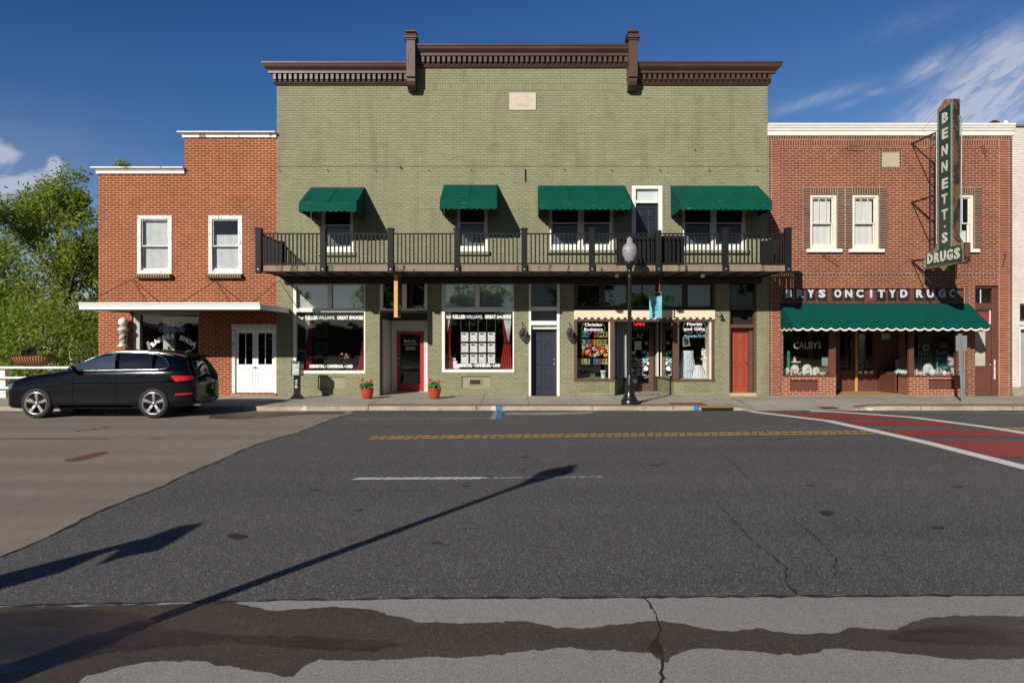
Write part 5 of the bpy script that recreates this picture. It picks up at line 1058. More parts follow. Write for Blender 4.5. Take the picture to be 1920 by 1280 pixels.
for k in range(26):                                      # small tar spots and pits in the asphalt
    x, y = R2_.uniform(-5, 9), R2_.uniform(-16, -5); n = 9; rr = R2_.uniform(.015, .05); sheet('stain', [(x+rr*R2_.uniform(.6, 1.6)*cos(2*pi*i/n)*1.6, y+rr*R2_.uniform(.6, 1.3)*sin(2*pi*i/n)) for i in range(n)], .0086+.0001*(k % 3), bpy.data.materials['oil_stain'])
# far sidewalk behind the camera
structure(MB().box(-70, 70, -24, -18.2, -.5, .13), 'near_sidewalk', WALK)

# ------------------------------------------------------------ street lamp (the kind stands on both sides)
def street_lamp(x, y, z, label, group):
    t = thing('street_lamp', label, 'street lamp', (x, y, z), group)
    m = MB(); m.lathe([(.235, 0), (.235, .10), (.215, .13), (.20, .135), (.19, .17), (.155, .23), (.135, .33), (.125, .43), (.13, .46), (.12, .50), (.135, .53), (.135, .56), (.10, .60), (.085, .66), (.095, .69), (.07, .72), (.06, .80)], (x, y, z), 16)
    m.build('base', BLACKM, t)
    m = MB(); m.lathe([(.058, .79), (.045, 3.25), (.048, 3.40), (.062, 3.44), (.062, 3.47), (.045, 3.49), (.05, 3.56), (.075, 3.60), (.06, 3.63), (.06, 3.65)], (x, y, z), 16)
    for k in range(10):
        a = 2*pi*k/10; m.tube([(x+.053*cos(a), y+.053*sin(a), z+.82), (x+.043*cos(a), y+.043*sin(a), z+3.22)], .008, 4)
    m.build('post', BLACKM, t)
    m = MB(); m.lathe([(.055, 3.65), (.07, 3.69), (.10, 3.76), (.125, 3.82), (.13, 3.86), (.12, 3.88)], (x, y, z), 20); m.build('fitter', BLACKM, t)
    m = MB(); m.lathe([(.115, 3.885), (.15, 3.96), (.19, 4.06), (.205, 4.16), (.20, 4.23), (.175, 4.30), (.13, 4.345), (.105, 4.36), (.085, 4.40), (.075, 4.42), (.09, 4.46), (.07, 4.50), (.035, 4.525), (.02, 4.55)], (x, y, z), 28)
    gm_ = bpy.data.materials.get('prismatic_globe')
    if not gm_:
        gm_, nt, p = newmat('prismatic_globe'); p.inputs['Base Color'].default_value = (.86, .86, .92, 1); p.inputs['Roughness'].default_value = .06; p.inputs['Coat Weight'].default_value = .8
        p.inputs['Transmission Weight'].default_value = .68; p.inputs['IOR'].default_value = 1.25
        co = nd(nt, 'ShaderNodeTexCoord').outputs['Object']; w_ = nd(nt, 'ShaderNodeTexWave', {'Vector': co, 'Scale': 9., 'Distortion': .3}, bands_direction='X'); bb = nd(nt, 'ShaderNodeBump', {'Height': w_.outputs[0], 'Strength': .35, 'Distance': .01}); nt.links.new(bb.outputs[0], p.inputs['Normal'])
    m.build('globe', gm_, t)
    m = MB(); m.lathe([(.197, 4.145), (.208, 4.15), (.208, 4.165), (.197, 4.17)], (x, y, z), 28, cap=False); m.build('globe_ring', METAL, t)
    return t
LX, LY = W(1180.5, -2.75), -2.75
GL = 'street lamps on both sides of the road'
street_lamp(LX, LY, .125, 'black lamp post with clear acorn globe on the sidewalk before the bookstore', GL)
tip = (.947, -11.23)                                     # end of the long shadow on the road
hh_ = 4.55*.84+.13; k_ = hh_/SUN.z
lampo = street_lamp(tip[0]+SUN.x*k_, tip[1]+SUN.y*k_, .13, 'black lamp post on the near sidewalk, casting the long thin shadow over the road', GL); lampo.scale = (1, 1, .84)
# made-up, unseen post with cut-out shapes, outlined to cast the shadow at the road's left
def shadow_caster(pts, y_plane, z0=.0):
    """shadow outline on the road (world x, y) carried back along the sun's rays to the plane y = y_plane"""
    out_ = []
    for x, y in pts: k = (y_plane-y)/SUN.y; out_.append((x+SUN.x*k, SUN.z*k))
    return out_
fl = [G(*q) for q in ((183, 1060), (240, 1042), (300, 1031), (330, 1015), (355, 999), (384, 981), (340, 986), (290, 1003), (262, 1016), (225, 1030))]
bn = [G(*q) for q in ((-60, 1120), (0, 1105), (125, 1070), (160, 1054), (195, 1038), (262, 1018), (258, 1014), (190, 1033), (130, 1048), (60, 1066), (0, 1082), (-60, 1097))]
yp = -18.7; FLT = thing('shadow_post', 'unseen made-up post with cut-outs on the near sidewalk, shaped to cast the leaf-shaped shadow at the left', 'shadow_post', (-7, yp, .13))
pf = shadow_caster(fl, yp); pb = shadow_caster(bn, yp)
CLT = M('dark_blue_cutout', (.03, .04, .12), .8)
MB().prism(pf, yp-.02, yp+.02).build('shadow_cutout', CLT, FLT); MB().prism(pb, yp-.02, yp+.02).build('shadow_cutout', CLT, FLT)
xs0 = min(p[0] for p in pb)+.02; zs1 = min(p[1] for p in pb)+.2
MB().tube([(xs0, yp, .13), (xs0, yp, zs1+.6)], .05).build('pole', BLACKM, FLT)

# ------------------------------------------------------------ street sign seen from behind
YS = -2.2; xb, xt = W(1807.5, YS), W(1801.5, YS); zt = H(625.5, YS); t = thing('street_sign', 'leaning grey metal sign post with a small plate, seen from behind, before the drugstore', 'sign', (xb, YS, .13))
m = MB(); m.add([(xb-.035, YS, .12), (xb+.035, YS, .12), (xt+.035, YS, zt), (xt-.035, YS, zt), (xb-.055, YS+.035, .12), (xb+.055, YS+.035, .12), (xt+.055, YS+.035, zt), (xt-.055, YS+.035, zt)], [(0, 1, 2, 3), (7, 6, 5, 4), (0, 3, 7, 4), (1, 5, 6, 2), (3, 2, 6, 7)]); m.build('post', METAL, t)
m = MB(); a, b, c, d = W(1794, YS), W(1815, YS), H(657, YS), H(629, YS); m.slab([(a, YS+.04), (b, YS+.04), (b, YS+.045), (a, YS+.045)], c, d); m.build('sign_plate', M('dull_aluminium', (.33, .36, .37), .45, .5, var=.15), t)
m = MB()
for zz in (c+.06, d-.05): m.lathe([(.015, -.012), (.015, .0)], (xt+.003, YS, zz), 8, 'y')
m.build('bolt', METAL, t)

# ------------------------------------------------------------ white railing and coco planter at the left
YB_ = -.75; RW = M('white_railing_paint', (.74, .73, .70), .5, var=.08, wear=(.4, .33, .25), wt_=.66, ws=5)
rl = thing('bridge_railing', 'white three-rail metal railing behind the car at the left edge', 'railing', (-16, YB_, .13))
for k, (pa, pb_) in enumerate(((686.5, 691.5), (705.5, 710), (724.5, 729.5))):
    z0, z1 = H(pb_, YB_), H(pa, YB_); m = MB(); m.tube([(-34, YB_-.06, (z0+z1)/2), (lx0-.1, YB_-.06, (z0+z1)/2)], (z1-z0)/2*1.05, 10); m.build('rail', RW, rl)
for xx in (W(3, YB_), W(3, YB_)-2.4, W(3, YB_)-4.8, W(3, YB_)+2.45):
    m = MB(); m.prism([(xx-.09, .12), (xx+.13, .12), (xx+.09, H(688, YB_)), (xx-.07, H(688, YB_))], YB_, YB_+.12); m.build('rail_post', RW, rl)
xp, zp_ = W(60, YB_-.06), H(686, YB_)
pl = thing('hanging_planter', 'long coco-fibre planter basket resting on the white railing', 'planter', (xp, YB_-.06, zp_))
m = MB(); hw = .67
def bowl(u, v): a = pi*u; r = .22*(1-.0*v); x = xp+(2*v-1)*hw*(.80+.20*sin(a*0+pi/2)); ww = .20*math.sqrt(max(.02, 1-(2*v-1)**4)); return (xp+(2*v-1)*hw*(1-.18*sin(a)), YB_-.06-ww*cos(a)*1.0, zp_+.30-.29*sin(a)*math.sqrt(max(.02, 1-(2*v-1)**6)))
m.grid(bowl, 14, 30); m.build('coco_liner', M('coco_fibre', (.33, .13, .045), .9, var=.35, vs=20, bump=.5, bs=80), pl)
m = MB()
for k in range(16):
    v = .03+.94*k/15; m.tube([tuple(Vector(bowl(i/10, v))+Vector((0, -.01*cos(pi*i/10), -.008))) for i in range(11)], .008, 5)
m.tube([bowl(0, v/20) for v in range(21)], .012, 6); m.tube([bowl(1, v/20) for v in range(21)], .012, 6); m.build('wire_frame', BLACKM, pl)
# ------------------------------------------------------------ foliage helpers
def leafmat(name, c, c2, tr=.35):
    m = bpy.data.materials.new(name); m.use_nodes = True; nt = m.node_tree; nt.nodes.clear(); o = nd(nt, 'ShaderNodeOutputMaterial')
    co = nd(nt, 'ShaderNodeTexCoord').outputs['Object']; n1 = nd(nt, 'ShaderNodeTexNoise', {'Vector': co, 'Scale': 1.1, 'Detail': 3.}); n2 = nd(nt, 'ShaderNodeTexNoise', {'Vector': co, 'Scale': 14., 'Detail': 1.})
    s = nd(nt, 'ShaderNodeMath', {0: n1.outputs[0], 1: n2.outputs[0]}, operation='ADD'); r = nd(nt, 'ShaderNodeMapRange', {'Value': s.outputs[0], 'From Min': .75, 'From Max': 1.25})
    mx = nd(nt, 'ShaderNodeMix', {0: r.outputs[0], 6: c4(c), 7: c4(c2)}, data_type='RGBA').outputs[2]
    d = nd(nt, 'ShaderNodeBsdfPrincipled', {'Base Color': mx, 'Roughness': .55}); d.inputs['Specular IOR Level'].default_value = .3
    t = nd(nt, 'ShaderNodeBsdfTranslucent', {'Color': nd(nt, 'ShaderNodeVectorMath', {0: mx, 1: (1.5, 1.6, .6)}, operation='MULTIPLY').outputs[0]})
    nt.links.new(nd(nt, 'ShaderNodeMixShader', {0: tr, 1: d.outputs[0], 2: t.outputs[0]}).outputs[0], o.inputs[0]); return m
def leaves(pts, size, seed, spread, flat=.5):
    rs = np.random.RandomState(seed); n = len(pts); P = np.array(pts)+rs.normal(0, 1, (n, 3))*spread
    a = rs.normal(0, 1, (n, 3)); a[:, 2] *= flat; a /= np.linalg.norm(a, axis=1)[:, None]; b = np.cross(a, rs.normal(0, 1, (n, 3))); b /= np.linalg.norm(b, axis=1)[:, None]
    s = size*rs.uniform(.6, 1.3, (n, 1)); V = np.stack([P-a*s, P+b*s*.36, P+a*s, P-b*s*.36], 1).reshape(-1, 3)
    me = bpy.data.meshes.new('leaves'); me.vertices.add(4*n); me.vertices.foreach_set('co', V.ravel()); me.loops.add(4*n); me.loops.foreach_set('vertex_index', np.arange(4*n)); me.polygons.add(n); me.polygons.foreach_set('loop_start', np.arange(0, 4*n, 4)); me.polygons.foreach_set('loop_total', np.full(n, 4)); me.update(calc_edges=True); me.validate(); return me
def lobj(name, me, mat, parent):
    me.materials.append(mat); me.name = name; o = bpy.data.objects.new(name, me); COL.objects.link(o); link(o, parent) if parent else None; return o
BARK = M('grey_brown_bark', (.10, .075, .055), .9, var=.3, vs=8, bump=.5, bs=20)
def tree(x, y, z, h, r, seed, label, lm, nleaf, group=None, lean=(0, 0), name='tree', cat='tree', lsize=.11, low=.15, cloud=.0):
    rr = random.Random(seed); t = thing(name, label, cat, (x, y, z), group); wood = MB(); tips = []
    def branch(p, d, L, rad, lev):
        n = 4; pts = [p]; rads = [rad]; q = p.copy(); dd = d.copy()
        for i in range(n): dd = (dd+Vector((rr.uniform(-.25, .25), rr.uniform(-.25, .25), rr.uniform(-.05, .16)))).normalized(); q = q+dd*L/n; pts.append(q.copy()); rads.append(rad*(1-.75*(i+1)/n))
        wood.tube(pts, rads, 6 if lev < 2 else 4, cap=False)
        if lev >= 1: tips.extend([(pts[i]*(1-f)+pts[i+1]*f, L) for i in range(1, n) for f in (0, .5)]+[(pts[-1], L)])
        if lev < 3:
            for k in range((9, 6, 5)[lev]):
                f = rr.uniform(.25, 1); i = min(n-1, int(f*n)); base = pts[i]*(1-(f*n-i))+pts[i+1]*(f*n-i)
                nd_ = (dd*.55+Vector((rr.uniform(-1, 1), rr.uniform(-1, 1), rr.uniform(-.25, .75)))).normalized(); branch(base, nd_, L*rr.uniform(.42, .62), rads[i]*.55, lev+1)
    trunk = [Vector((x+lean[0]*u*u, y+lean[1]*u*u, z+h*.8*u)) for u in (0, .25, .5, .75, 1)]
    wood.tube(trunk, [h*.022, h*.018, h*.014, h*.009, h*.003], 8)
    for k in range(13):
        u = low+(1-low)*(k+.5)/13; b = Vector((x+lean[0]*u*u, y+lean[1]*u*u, z+h*.8*u)); a = k*2.4+rr.uniform(-.3, .3); w_ = math.sin(pi*min(1, .18+u*.78)); branch(b, Vector((cos(a), sin(a), .35+.8*u)).normalized(), r*w_*rr.uniform(.75, 1.15), h*.008, 0 if k % 2 else 1)
    T_ = np.array([list(p) for p, L in tips]); rs = np.random.RandomState(seed); idx = rs.randint(0, len(T_), nleaf)
    o = wood.build('trunk', BARK, t); lobj('crown', leaves(T_[idx], lsize, seed, r*.055, .8), lm, t); return t
LM1 = leafmat('spring_leaves', (.31, .36, .075), (.15, .22, .045), .5); LM2 = leafmat('dense_leaves', (.22, .29, .05), (.09, .16, .03), .45)
GT = 'trees beyond the railing at the left'
tree(-19.9, 9, -1, 11.3, 3.5, 11, 'tall loose green tree beyond the railing, the tallest one left of the orange brick building', LM1, 22000, GT, lean=(-.3, 0), low=.12, lsize=.105)
tree(-26.0, 11, -1, 8.0, 4.4, 5, 'broad green tree at the left edge of the photo', LM1, 22000, GT, low=.1)
tree(-17.9, 11.5, -1, 9.2, 3.5, 21, 'dense green tree close to the corner of the orange brick building', LM2, 18000, GT, low=.1)
tree(-23.2, 20, -1, 16.6, 2.8, 9, 'tree whose tip shows above the lower white coping', LM1, 14000, GT, low=.3)
BSP = [(-17.5, 4.5, 2.0, 4.4), (-20.4, 5, 2.1, 4.0), (-23.4, 5.5, 2.3, 4.2), (-26.4, 6, 2.2, 3.8), (-16.0, 8.5, 1.9, 5.4)]
BLB = ['leafy bush behind the planter, nearest the building corner', 'leafy bush behind the coco planter basket', 'leafy bush behind the left end of the railing', 'leafy bush beyond the left edge of the railing', 'tall leafy bush against the side of the brick building']
for k, (x, y, r, h) in enumerate(BSP):
    rs = np.random.RandomState(40+k); n = 9000; a = rs.normal(0, 1, (n, 3)); a /= np.linalg.norm(a, axis=1)[:, None]; a *= rs.uniform(.45, 1, (n, 1))**.5; cl_ = rs.normal(0, .42, (60, 3))[rs.randint(0, 60, n)]
    P = a*np.array([r, r*.9, h/2])+cl_+np.array([x, y, -.9+h/2]); t = thing('bush', BLB[k], 'bush', (x, y, -1), 'bushes behind the railing')
    lobj('foliage', leaves(P, .09, k, .14, .8), LM2 if k % 2 else LM1, t); m = MB(); 
    for j in range(5): m.tube([(x, y, -1), (x+rs.uniform(-.5, .5), y+rs.uniform(-.4, .4), -1+h*.5), (x+rs.uniform(-1, 1)*r*.6, y, -1+h*.8)], [.05, .03, .01], 5)
    m.build('stem', BARK, t)
# far wooded bank and a pale house among the leaves
rs = np.random.RandomState(77); n = 30000; P = np.stack([rs.uniform(-70, -22, n), rs.uniform(36, 46, n), np.zeros(n)], 1); P[:, 2] = -1+rs.uniform(0, 1, n)**.7*(6.2+1.5*np.sin(P[:, 0]*.35)+1.0*np.sin(P[:, 0]*.9+1)); o = lobj('far_woodland', leaves(P, .42, 3, .3, .8), LM2, None); o['kind'] = 'stuff'
hs = thing('far_house', 'pale house with grey roof glimpsed through the leaves at the left', 'house', (-33, 26, -1))
MB().box(-36, -30.5, 26, 31, -1, 2.6).build('wall', M('pale_siding', (.55, .53, .48), .8), hs); m = MB(); m.add([(-36.4, 25.6, 2.6), (-30.1, 25.6, 2.6), (-30.1, 31.4, 2.6), (-36.4, 31.4, 2.6), (-36.4, 28.5, 4.2), (-30.1, 28.5, 4.2)], [(0, 1, 5, 4), (2, 3, 4, 5), (1, 2, 5), (3, 0, 4), (0, 3, 2, 1)]); m.build('roof', M('grey_shingle', (.16, .16, .17), .8), hs)
for xx in (-35, -33, -31.6): MB().box(xx-.35, xx+.35, 25.97, 26.02, .4, 1.6).build('window', DARK, hs)
# trees across the street, behind the camera; the shop glass and the car mirror them
first = None
for k, (x, y) in enumerate(((-30, -62), (-13, -58), (-3.5, -64), (9, -60), (17, -66), (31, -60), (44, -63))):
    if first is None: first = tree(x, y, 0, 9.5, 4.5, 31, 'green tree across the street, mirrored in the transom glass', LM2, 9000, 'trees across the street, mirrored in the glass', low=.1, lsize=.26)
    else: c_ = copy_thing(first, (x, y, 0), 'green tree across the street, mirrored in the transom glass'); c_.rotation_euler = (0, 0, k*1.3); c_.scale = (1, 1, (.85, 1.1, .9, 1.05, .8, 1, .95)[k])
ob_ = thing('brick_building', 'low brick building across the street, mirrored in the shop glass', 'building', (0, -72, 0)); WBk = MB().box(-60, 60, -76, -70, 0, 3.8).build('wall', LB, ob_); MB().box(-60.3, 60.3, -76.3, -69.7, 3.8, 4.2).build('coping', WHITE, ob_)
# ------------------------------------------------------------ pots, news box, mat, signs
def flowerpot(px, label):
    y = -1.05; x = W(px, y); z = .131; t = thing('flowerpot', label, 'flowerpot', (x, y, z), 'red flowerpots beside the red door')
    m = MB(); m.lathe([(.12, 0), (.135, .015), (.165, .12), (.185, .22), (.187, .265), (.20, .275), (.20, .30), (.18, .305), (.172, .29)], (x, y, z), 24); m.build('pot', TERRA, t)
    MB().lathe([(.172, .26), (.01, .275)], (x, y, z), 20).build('soil', M('potting_soil', (.03, .02, .012), .95), t) if 'potting_soil' not in bpy.data.materials else MB().lathe([(.172, .26), (.01, .275)], (x, y, z), 20).build('soil', bpy.data.materials['potting_soil'], t)
    rr = random.Random(int(px)); m = MB()
    for k in range(150):
        a, r = rr.uniform(0, 6.28), rr.uniform(0, .21)**1.; hh = .34+rr.uniform(-.04, .17)*(1-r*2.4); c = Vector((x+r*cos(a), y+r*sin(a), z+hh)); s = rr.uniform(.025, .05); n = Vector((cos(a)*.7+rr.uniform(-.4, .4), sin(a)*.7-.3, rr.uniform(.3, 1))).normalized(); u = n.orthogonal().normalized(); w = n.cross(u)
        m.add([tuple(c+s*(u*cos(2*pi*i/7)+w*sin(2*pi*i/7))*(1 if i % 2 else .82)+n*.008*(i % 2)) for i in range(7)]+[tuple(c-n*.008)], [(i, (i+1) % 7, 7) for i in range(7)])
    m.build('leaves', leafmat('geranium_leaves', (.08, .19, .03), (.05, .13, .025)) if 'geranium_leaves' not in bpy.data.materials else bpy.data.materials['geranium_leaves'], t)
    for k, (dx, dz) in enumerate(((-.13, .56), (.13, .53), (.04, .44))):
        m = MB(); c = (x+dx, y-.05, z+dz); 
        for j in range(26):
            a, b = rr.uniform(0, 6.28), rr.uniform(-1, 1); q = .042*math.sqrt(1-b*b); p = Vector((c[0]+q*cos(a), c[1]+q*sin(a), c[2]+.038*b)); s = .019
            u = Vector((rr.uniform(-1, 1), rr.uniform(-1, 1), rr.uniform(-1, 1))).normalized(); w = u.orthogonal().normalized(); m.add([tuple(p+s*(u*cos(i*1.257)+w*sin(i*1.257))) for i in range(5)], [(0, 1, 2, 3, 4)])
        o = m.build('flower', M('geranium_red', (.72, .015, .02), .6) if 'geranium_red' not in bpy.data.materials else bpy.data.materials['geranium_red'], t); MB().tube([(x+dx*.4, y, z+.3), (c[0], c[1], c[2]-.03)], .005, 4).build('stem', LEAF, o)
flowerpot(688.6, 'red pot of geraniums left of the red glazed door'); flowerpot(815, 'red pot of geraniums right of the red glazed door')
yn = -1.0; x0, x1 = W(548.5, yn), W(566, yn); xc = (x0+x1)/2; t = thing('newspaper_box', 'black pedestal newspaper box in front of the left shop window', 'newspaper box', (xc, yn, .13))
m = MB(); m.prism([(x0, H(704, yn)), (x1-.0, H(704, yn)), (x1+.005, H(676.5, yn)), (x0+.015, H(676.5, yn))], yn-.15, yn+.18); m.build('housing', BLACKM, t)
m = MB(); m.prism([(x0+.035, H(702.5, yn)), (x1-.035, H(702.5, yn)), (x1-.03, H(678, yn)), (x0+.04, H(678, yn))], yn-.158, yn-.151); hb = m.build('display_page', M('printed_page', (.42, .48, .42), .5, var=.55, vs=16), t)
text('FREE', xc, H(680, yn), yn-.161, .06, BLACKM, 'lettering', hb, bold=.004, width=.17)
m = MB(); m.box(xc-.075, xc+.075, yn-.09, yn+.09, .25, H(704, yn)); m.add([(xc-.17, yn-.19, .131), (xc+.17, yn-.19, .131), (xc+.17, yn+.19, .131), (xc-.17, yn+.19, .131), (xc-.075, yn-.09, .27), (xc+.075, yn-.09, .27), (xc+.075, yn+.09, .27), (xc-.075, yn+.09, .27)], [(0, 1, 5, 4), (1, 2, 6, 5), (2, 3, 7, 6), (3, 0, 4, 7), (0, 3, 2, 1)]); pd = m.build('pedestal', BLACKM, t)
for ch, zz in (('A', .66), ('I', .58), ('O', .49)): text(ch, 0, 0, 0, .10, TEXTW, 'lettering', pd, bold=.004, xf=lambda q, zz=zz: np.stack([xc-q[:, 1], np.full(len(q), yn-.092)-q[:, 2], zz+q[:, 0]], 1))
# welcome mat in the bookstore entry
t = thing('doormat', 'black and cream welcome mat in the bookstore entry', 'doormat', (4.3, .7, .14)); ax, bx = W(1177, .4), W(1243, .4)
MB().box(ax, bx, .15, 1.15, .136, .148).build('mat', M('black_mat_rubber', (.03, .028, .026), .9), t)
m = MB(); CM = M('cream_mat_marks', (.62, .57, .46), .9)
for k in range(13): xx = ax+.03+(bx-ax-.06)*k/12; m.box(xx-.035, xx+.03, .17, .24, .1485, .150); m.box(xx-.035, xx+.03, 1.06, 1.13, .1485, .150)
m.box(ax+.01, ax+.06, .25, 1.05, .1485, .150); m.box(bx-.06, bx-.01, .25, 1.05, .1485, .150); m.build('border_pattern', CM, t)
text('WELCOME', 0, 0, 0, .40, CM, 'lettering', t, bold=.012, width=.84, xf=lambda q: np.stack([q[:, 0]+(ax+bx)/2, q[:, 1]*1.3+.62, np.full(len(q), .1495)+q[:, 2]], 1))
# yellow-edged hanging board, seen edge-on, above the red door
yo = -1.45; t = thing('hanging_sign', 'tall wooden sign board with yellow edge hanging under the balcony by the red door', 'sign', (W(742, yo), yo, H(595, yo)))
xa, xb2 = W(738.7, yo), W(745.6, yo); z0, z1 = H(594.5, yo), H(514, yo); m = MB(); m.box(xa, xb2, yo, yo+.62, z0, z1); m.build('board', M('ochre_sign_edge', (.60, .36, .08), .5, var=.15, vs=6), t)
m = MB(); m.box(xb2+.001, xb2+.006, yo+.04, yo+.58, z0+.05, z0+.62); fc = m.build('sign_face', M('dark_red_sign_face', (.26, .02, .02), .4), t); MB().box(xb2+.001, xb2+.006, yo+.04, yo+.58, z0+.66, z1-.05).build('sign_face', M('dark_brown_sign_face', (.10, .06, .03), .5), t)
MB().box(xa-.006, xa-.001, yo+.04, yo+.58, z0+.05, z1-.05).build('sign_face', bpy.data.materials['dark_red_sign_face'], t)
text('kw', 0, 0, 0, .3, TEXTW, 'lettering', fc, bold=.006, xf=lambda q: np.stack([np.full(len(q), xb2+.007)+q[:, 2], q[:, 0]+yo+.31, q[:, 1]+z0+.33], 1))
m = MB(); m.tube([((xa+xb2)/2, yo+.1, z1), ((xa+xb2)/2, yo+.1, 3.78)], .012, 6); m.tube([((xa+xb2)/2, yo+.5, z1), ((xa+xb2)/2, yo+.5, 3.78)], .012, 6); m.build('hanger', BLACKM, t)
# pale blue banner on a rust-red rod
yb = -1.3; x0, x1 = W(1222, yb), W(1239, yb); z0, z1 = H(596, yb), H(555, yb); t = thing('hanging_sign', 'pale blue hanging sign on a rust-red rod above the bookstore entry', 'sign', (x0, yb, z0))
m = MB(); m.slab([(x1-.015, yb-.06), (x1+.015, yb-.06), (x0+.06, yb+.50), (x0+.03, yb+.50)], z0, z1); bmat_, nt, p = newmat('blue_painted_board'); co = nd(nt, 'ShaderNodeTexCoord').outputs['Object']; n1 = nd(nt, 'ShaderNodeTexNoise', {'Vector': co, 'Scale': 4., 'Detail': 5.}); rp = nd(nt, 'ShaderNodeValToRGB', {0: n1.outputs[0]}); rp.color_ramp.elements[0].position = .35; rp.color_ramp.elements[0].color = (.12, .50, .62, 1); rp.color_ramp.elements[1].position = .65; rp.color_ramp.elements[1].color = (.30, .62, .70, 1); nt.links.new(rp.outputs[0], p.inputs['Base Color'])
o = m.build('board', bmat_, t)
def onblue(q, cz, k=1.): # lettering on the street-facing side of the board
    a = np.array([x0+.03, yb+.50]); b = np.array([x1-.015, yb-.06]); L = np.linalg.norm(b-a); d = (b-a)/L; c = a+(b-a)*.5; nrm = np.array([-d[1], d[0]])*-1
    s = q[:, 0]; nx_, ny_ = d[1], -d[0]
    return np.stack([c[0]+d[0]*s+nx_*(q[:, 2]+.003), c[1]+d[1]*s+ny_*(q[:, 2]+.003), q[:, 1]+cz], 1)
DB = M('deep_teal_lettering', (.03, .25, .36), .6)
for ln, cz in (('Village', z1-.18), ('Florist', z1-.28), ('& Gifts', z1-.38)): text(ln, 0, 0, 0, .12, DB, 'lettering', o, bold=.002, xf=lambda q, cz=cz: onblue(q, cz))
MB().tube([((x0+x1)/2+.1, yb, z1+.10), ((x0+x1)/2+.1, yb, 3.80)], .02, 8).build('rod', M('rust_red_rod', (.25, .05, .025), .6), t)
m = MB(); m.tube([(x1+.0, yb-.05, z1+.12), (x0-.0, yb+.5, z1+.10)], .012, 6); m.tube([(x1, yb-.05, z1+.12), (x1-.01, yb-.05, z1)], .008, 6); m.tube([(x0+.04, yb+.48, z1+.11), (x0+.04, yb+.48, z1)], .008, 6); m.build('hanger', METAL, t)
xg, yg = W(1262), 0
MB().tube([(W(1262), -.02, H(604)), (W(1262), -.35, H(602)), (W(1252), -.9, H(604))], .02, 6).build('sign_bracket', BLACKM, label='dark iron bracket reaching out beside the bookstore post', category='bracket')
# OPEN neon
t = thing('neon_sign', 'red glowing neon sign reading OPEN above the bookstore door', 'neon sign', (W(1198.5, 1.9), 1.9, H(607, 1.9))); NEON = M('red_neon', (.6, .02, .02), .4, emit=(1, .03, .02), es=2.2)
text('OPEN', W(1198.5, 1.9), H(607, 1.9), 1.9, .18, NEON, 'lettering', t, bold=.001, width=.36); MB().box(W(1187, 1.92), W(1210, 1.92), 1.92, 1.95, H(611, 1.9), H(603, 1.9)).build('backing', BLACKM, t)

# ------------------------------------------------------------ BENNETT'S DRUGS sign
bx = 12.5; SG = M('dark_green_enamel', (.010, .045, .033), .35, var=.25, wear=(.10, .06, .03), wt_=.68, ws=7)
RUST = M('rusty_painted_steel', (.095, .052, .024), .7, var=.35, wear=(.012, .010, .008), wt_=.49, ws=4, stretch=(1, 1, .5))
EDGE = M('patterned_sign_border', (.26, .13, .08), .6, var=.3, wear=(.33, .33, .24), wt_=.52, ws=18); TURQ = M('turquoise_tube_line', (.15, .34, .27), .6, var=.2)
t = thing('projecting_sign', "tall green vertical sign reading BENNETT'S DRUGS projecting from the drugstore", 'sign', (bx, -1.4, 3.9))
ya, yb2, th = -1.33, -1.95, .19                         # far and near edges of the tall panel
def yzslab(m, poly, x0, x1): n = len(poly); m.add([(x0, y, z) for y, z in poly]+[(x1, y, z) for y, z in poly], [tuple(range(n)), tuple(range(2*n-1, n-1, -1))]+[(i, n+i, n+(i+1) % n, (i+1) % n) for i in range(n)])
outl = [(-.69, 4.01), (-.69, 4.50), (-1.12, 4.52), (ya+.04, 4.74), (ya+.04, 8.55), (ya+.04, 8.62), (-1.63, 8.82), (yb2-.04, 8.70), (yb2-.04, 4.80), (-2.18, 4.58), (-2.44, 4.57), (-2.44, 4.02), (-1.75, 4.0), (-1.57, 3.86), (-1.39, 4.0)]
m = MB(); yzslab(m, outl, bx, bx+th); m.build('sign_box', RUST, t)
m = MB(); yzslab(m, [(-1.57+(y+1.57)*1.0, z) for y, z in outl], bx-.012, bx-.002); o = m.build('border_panel', EDGE, t)
m = MB(); yzslab(m, [(-.75, 4.07), (-.75, 4.45), (-1.38, 4.47), (-1.38, 8.5), (-1.92, 8.56), (-1.92, 4.50), (-2.38, 4.51), (-2.38, 4.08)], bx-.02, bx-.013); o2 = m.build('face_panel', SG, t)
m = MB()
LP = [(-.735, 4.055), (-.735, 4.465), (-1.365, 4.485), (-1.365, 8.52), (-1.935, 8.58), (-1.935, 4.52), (-2.395, 4.525), (-2.395, 4.065), (-.735, 4.055)]
m.tube([(bx-.022, y, z) for y, z in LP], .012, 5); m.build('border_line', TURQ, t)
LT = M('chipped_white_enamel', (.62, .61, .54), .5, var=.1, wear=(.07, .08, .06), wt_=.565, ws=10)
def onface(q, cy, cz, rot=0): return np.stack([np.full(len(q), bx-.024)-q[:, 2], cy-q[:, 0], cz+q[:, 1]], 1)
for ch, cz in zip("BENNETT", (8.26, 7.80, 7.32, 6.85, 6.36, 5.91, 5.47)): text(ch, 0, 0, 0, .40, LT, 'letter', t, bold=.015, ext=.012, width=.25, xf=lambda q, cz=cz: onface(q, -1.65, cz))
MB().lathe([(.035, -.03), (.035, -.02)], (bx, -1.65, 5.14), 10, 'x').build('letter', LT, t); text('S', 0, 0, 0, .39, LT, 'letter', t, bold=.015, ext=.012, width=.24, xf=lambda q: onface(q, -1.65, 4.80))
for k, ch in enumerate('DRUGS'): text(ch, 0, 0, 0, .40, LT, 'letter', t, bold=.018, ext=.012, width=.25, xf=lambda q, k=k: onface(q, -.95-.31*k, 4.28))
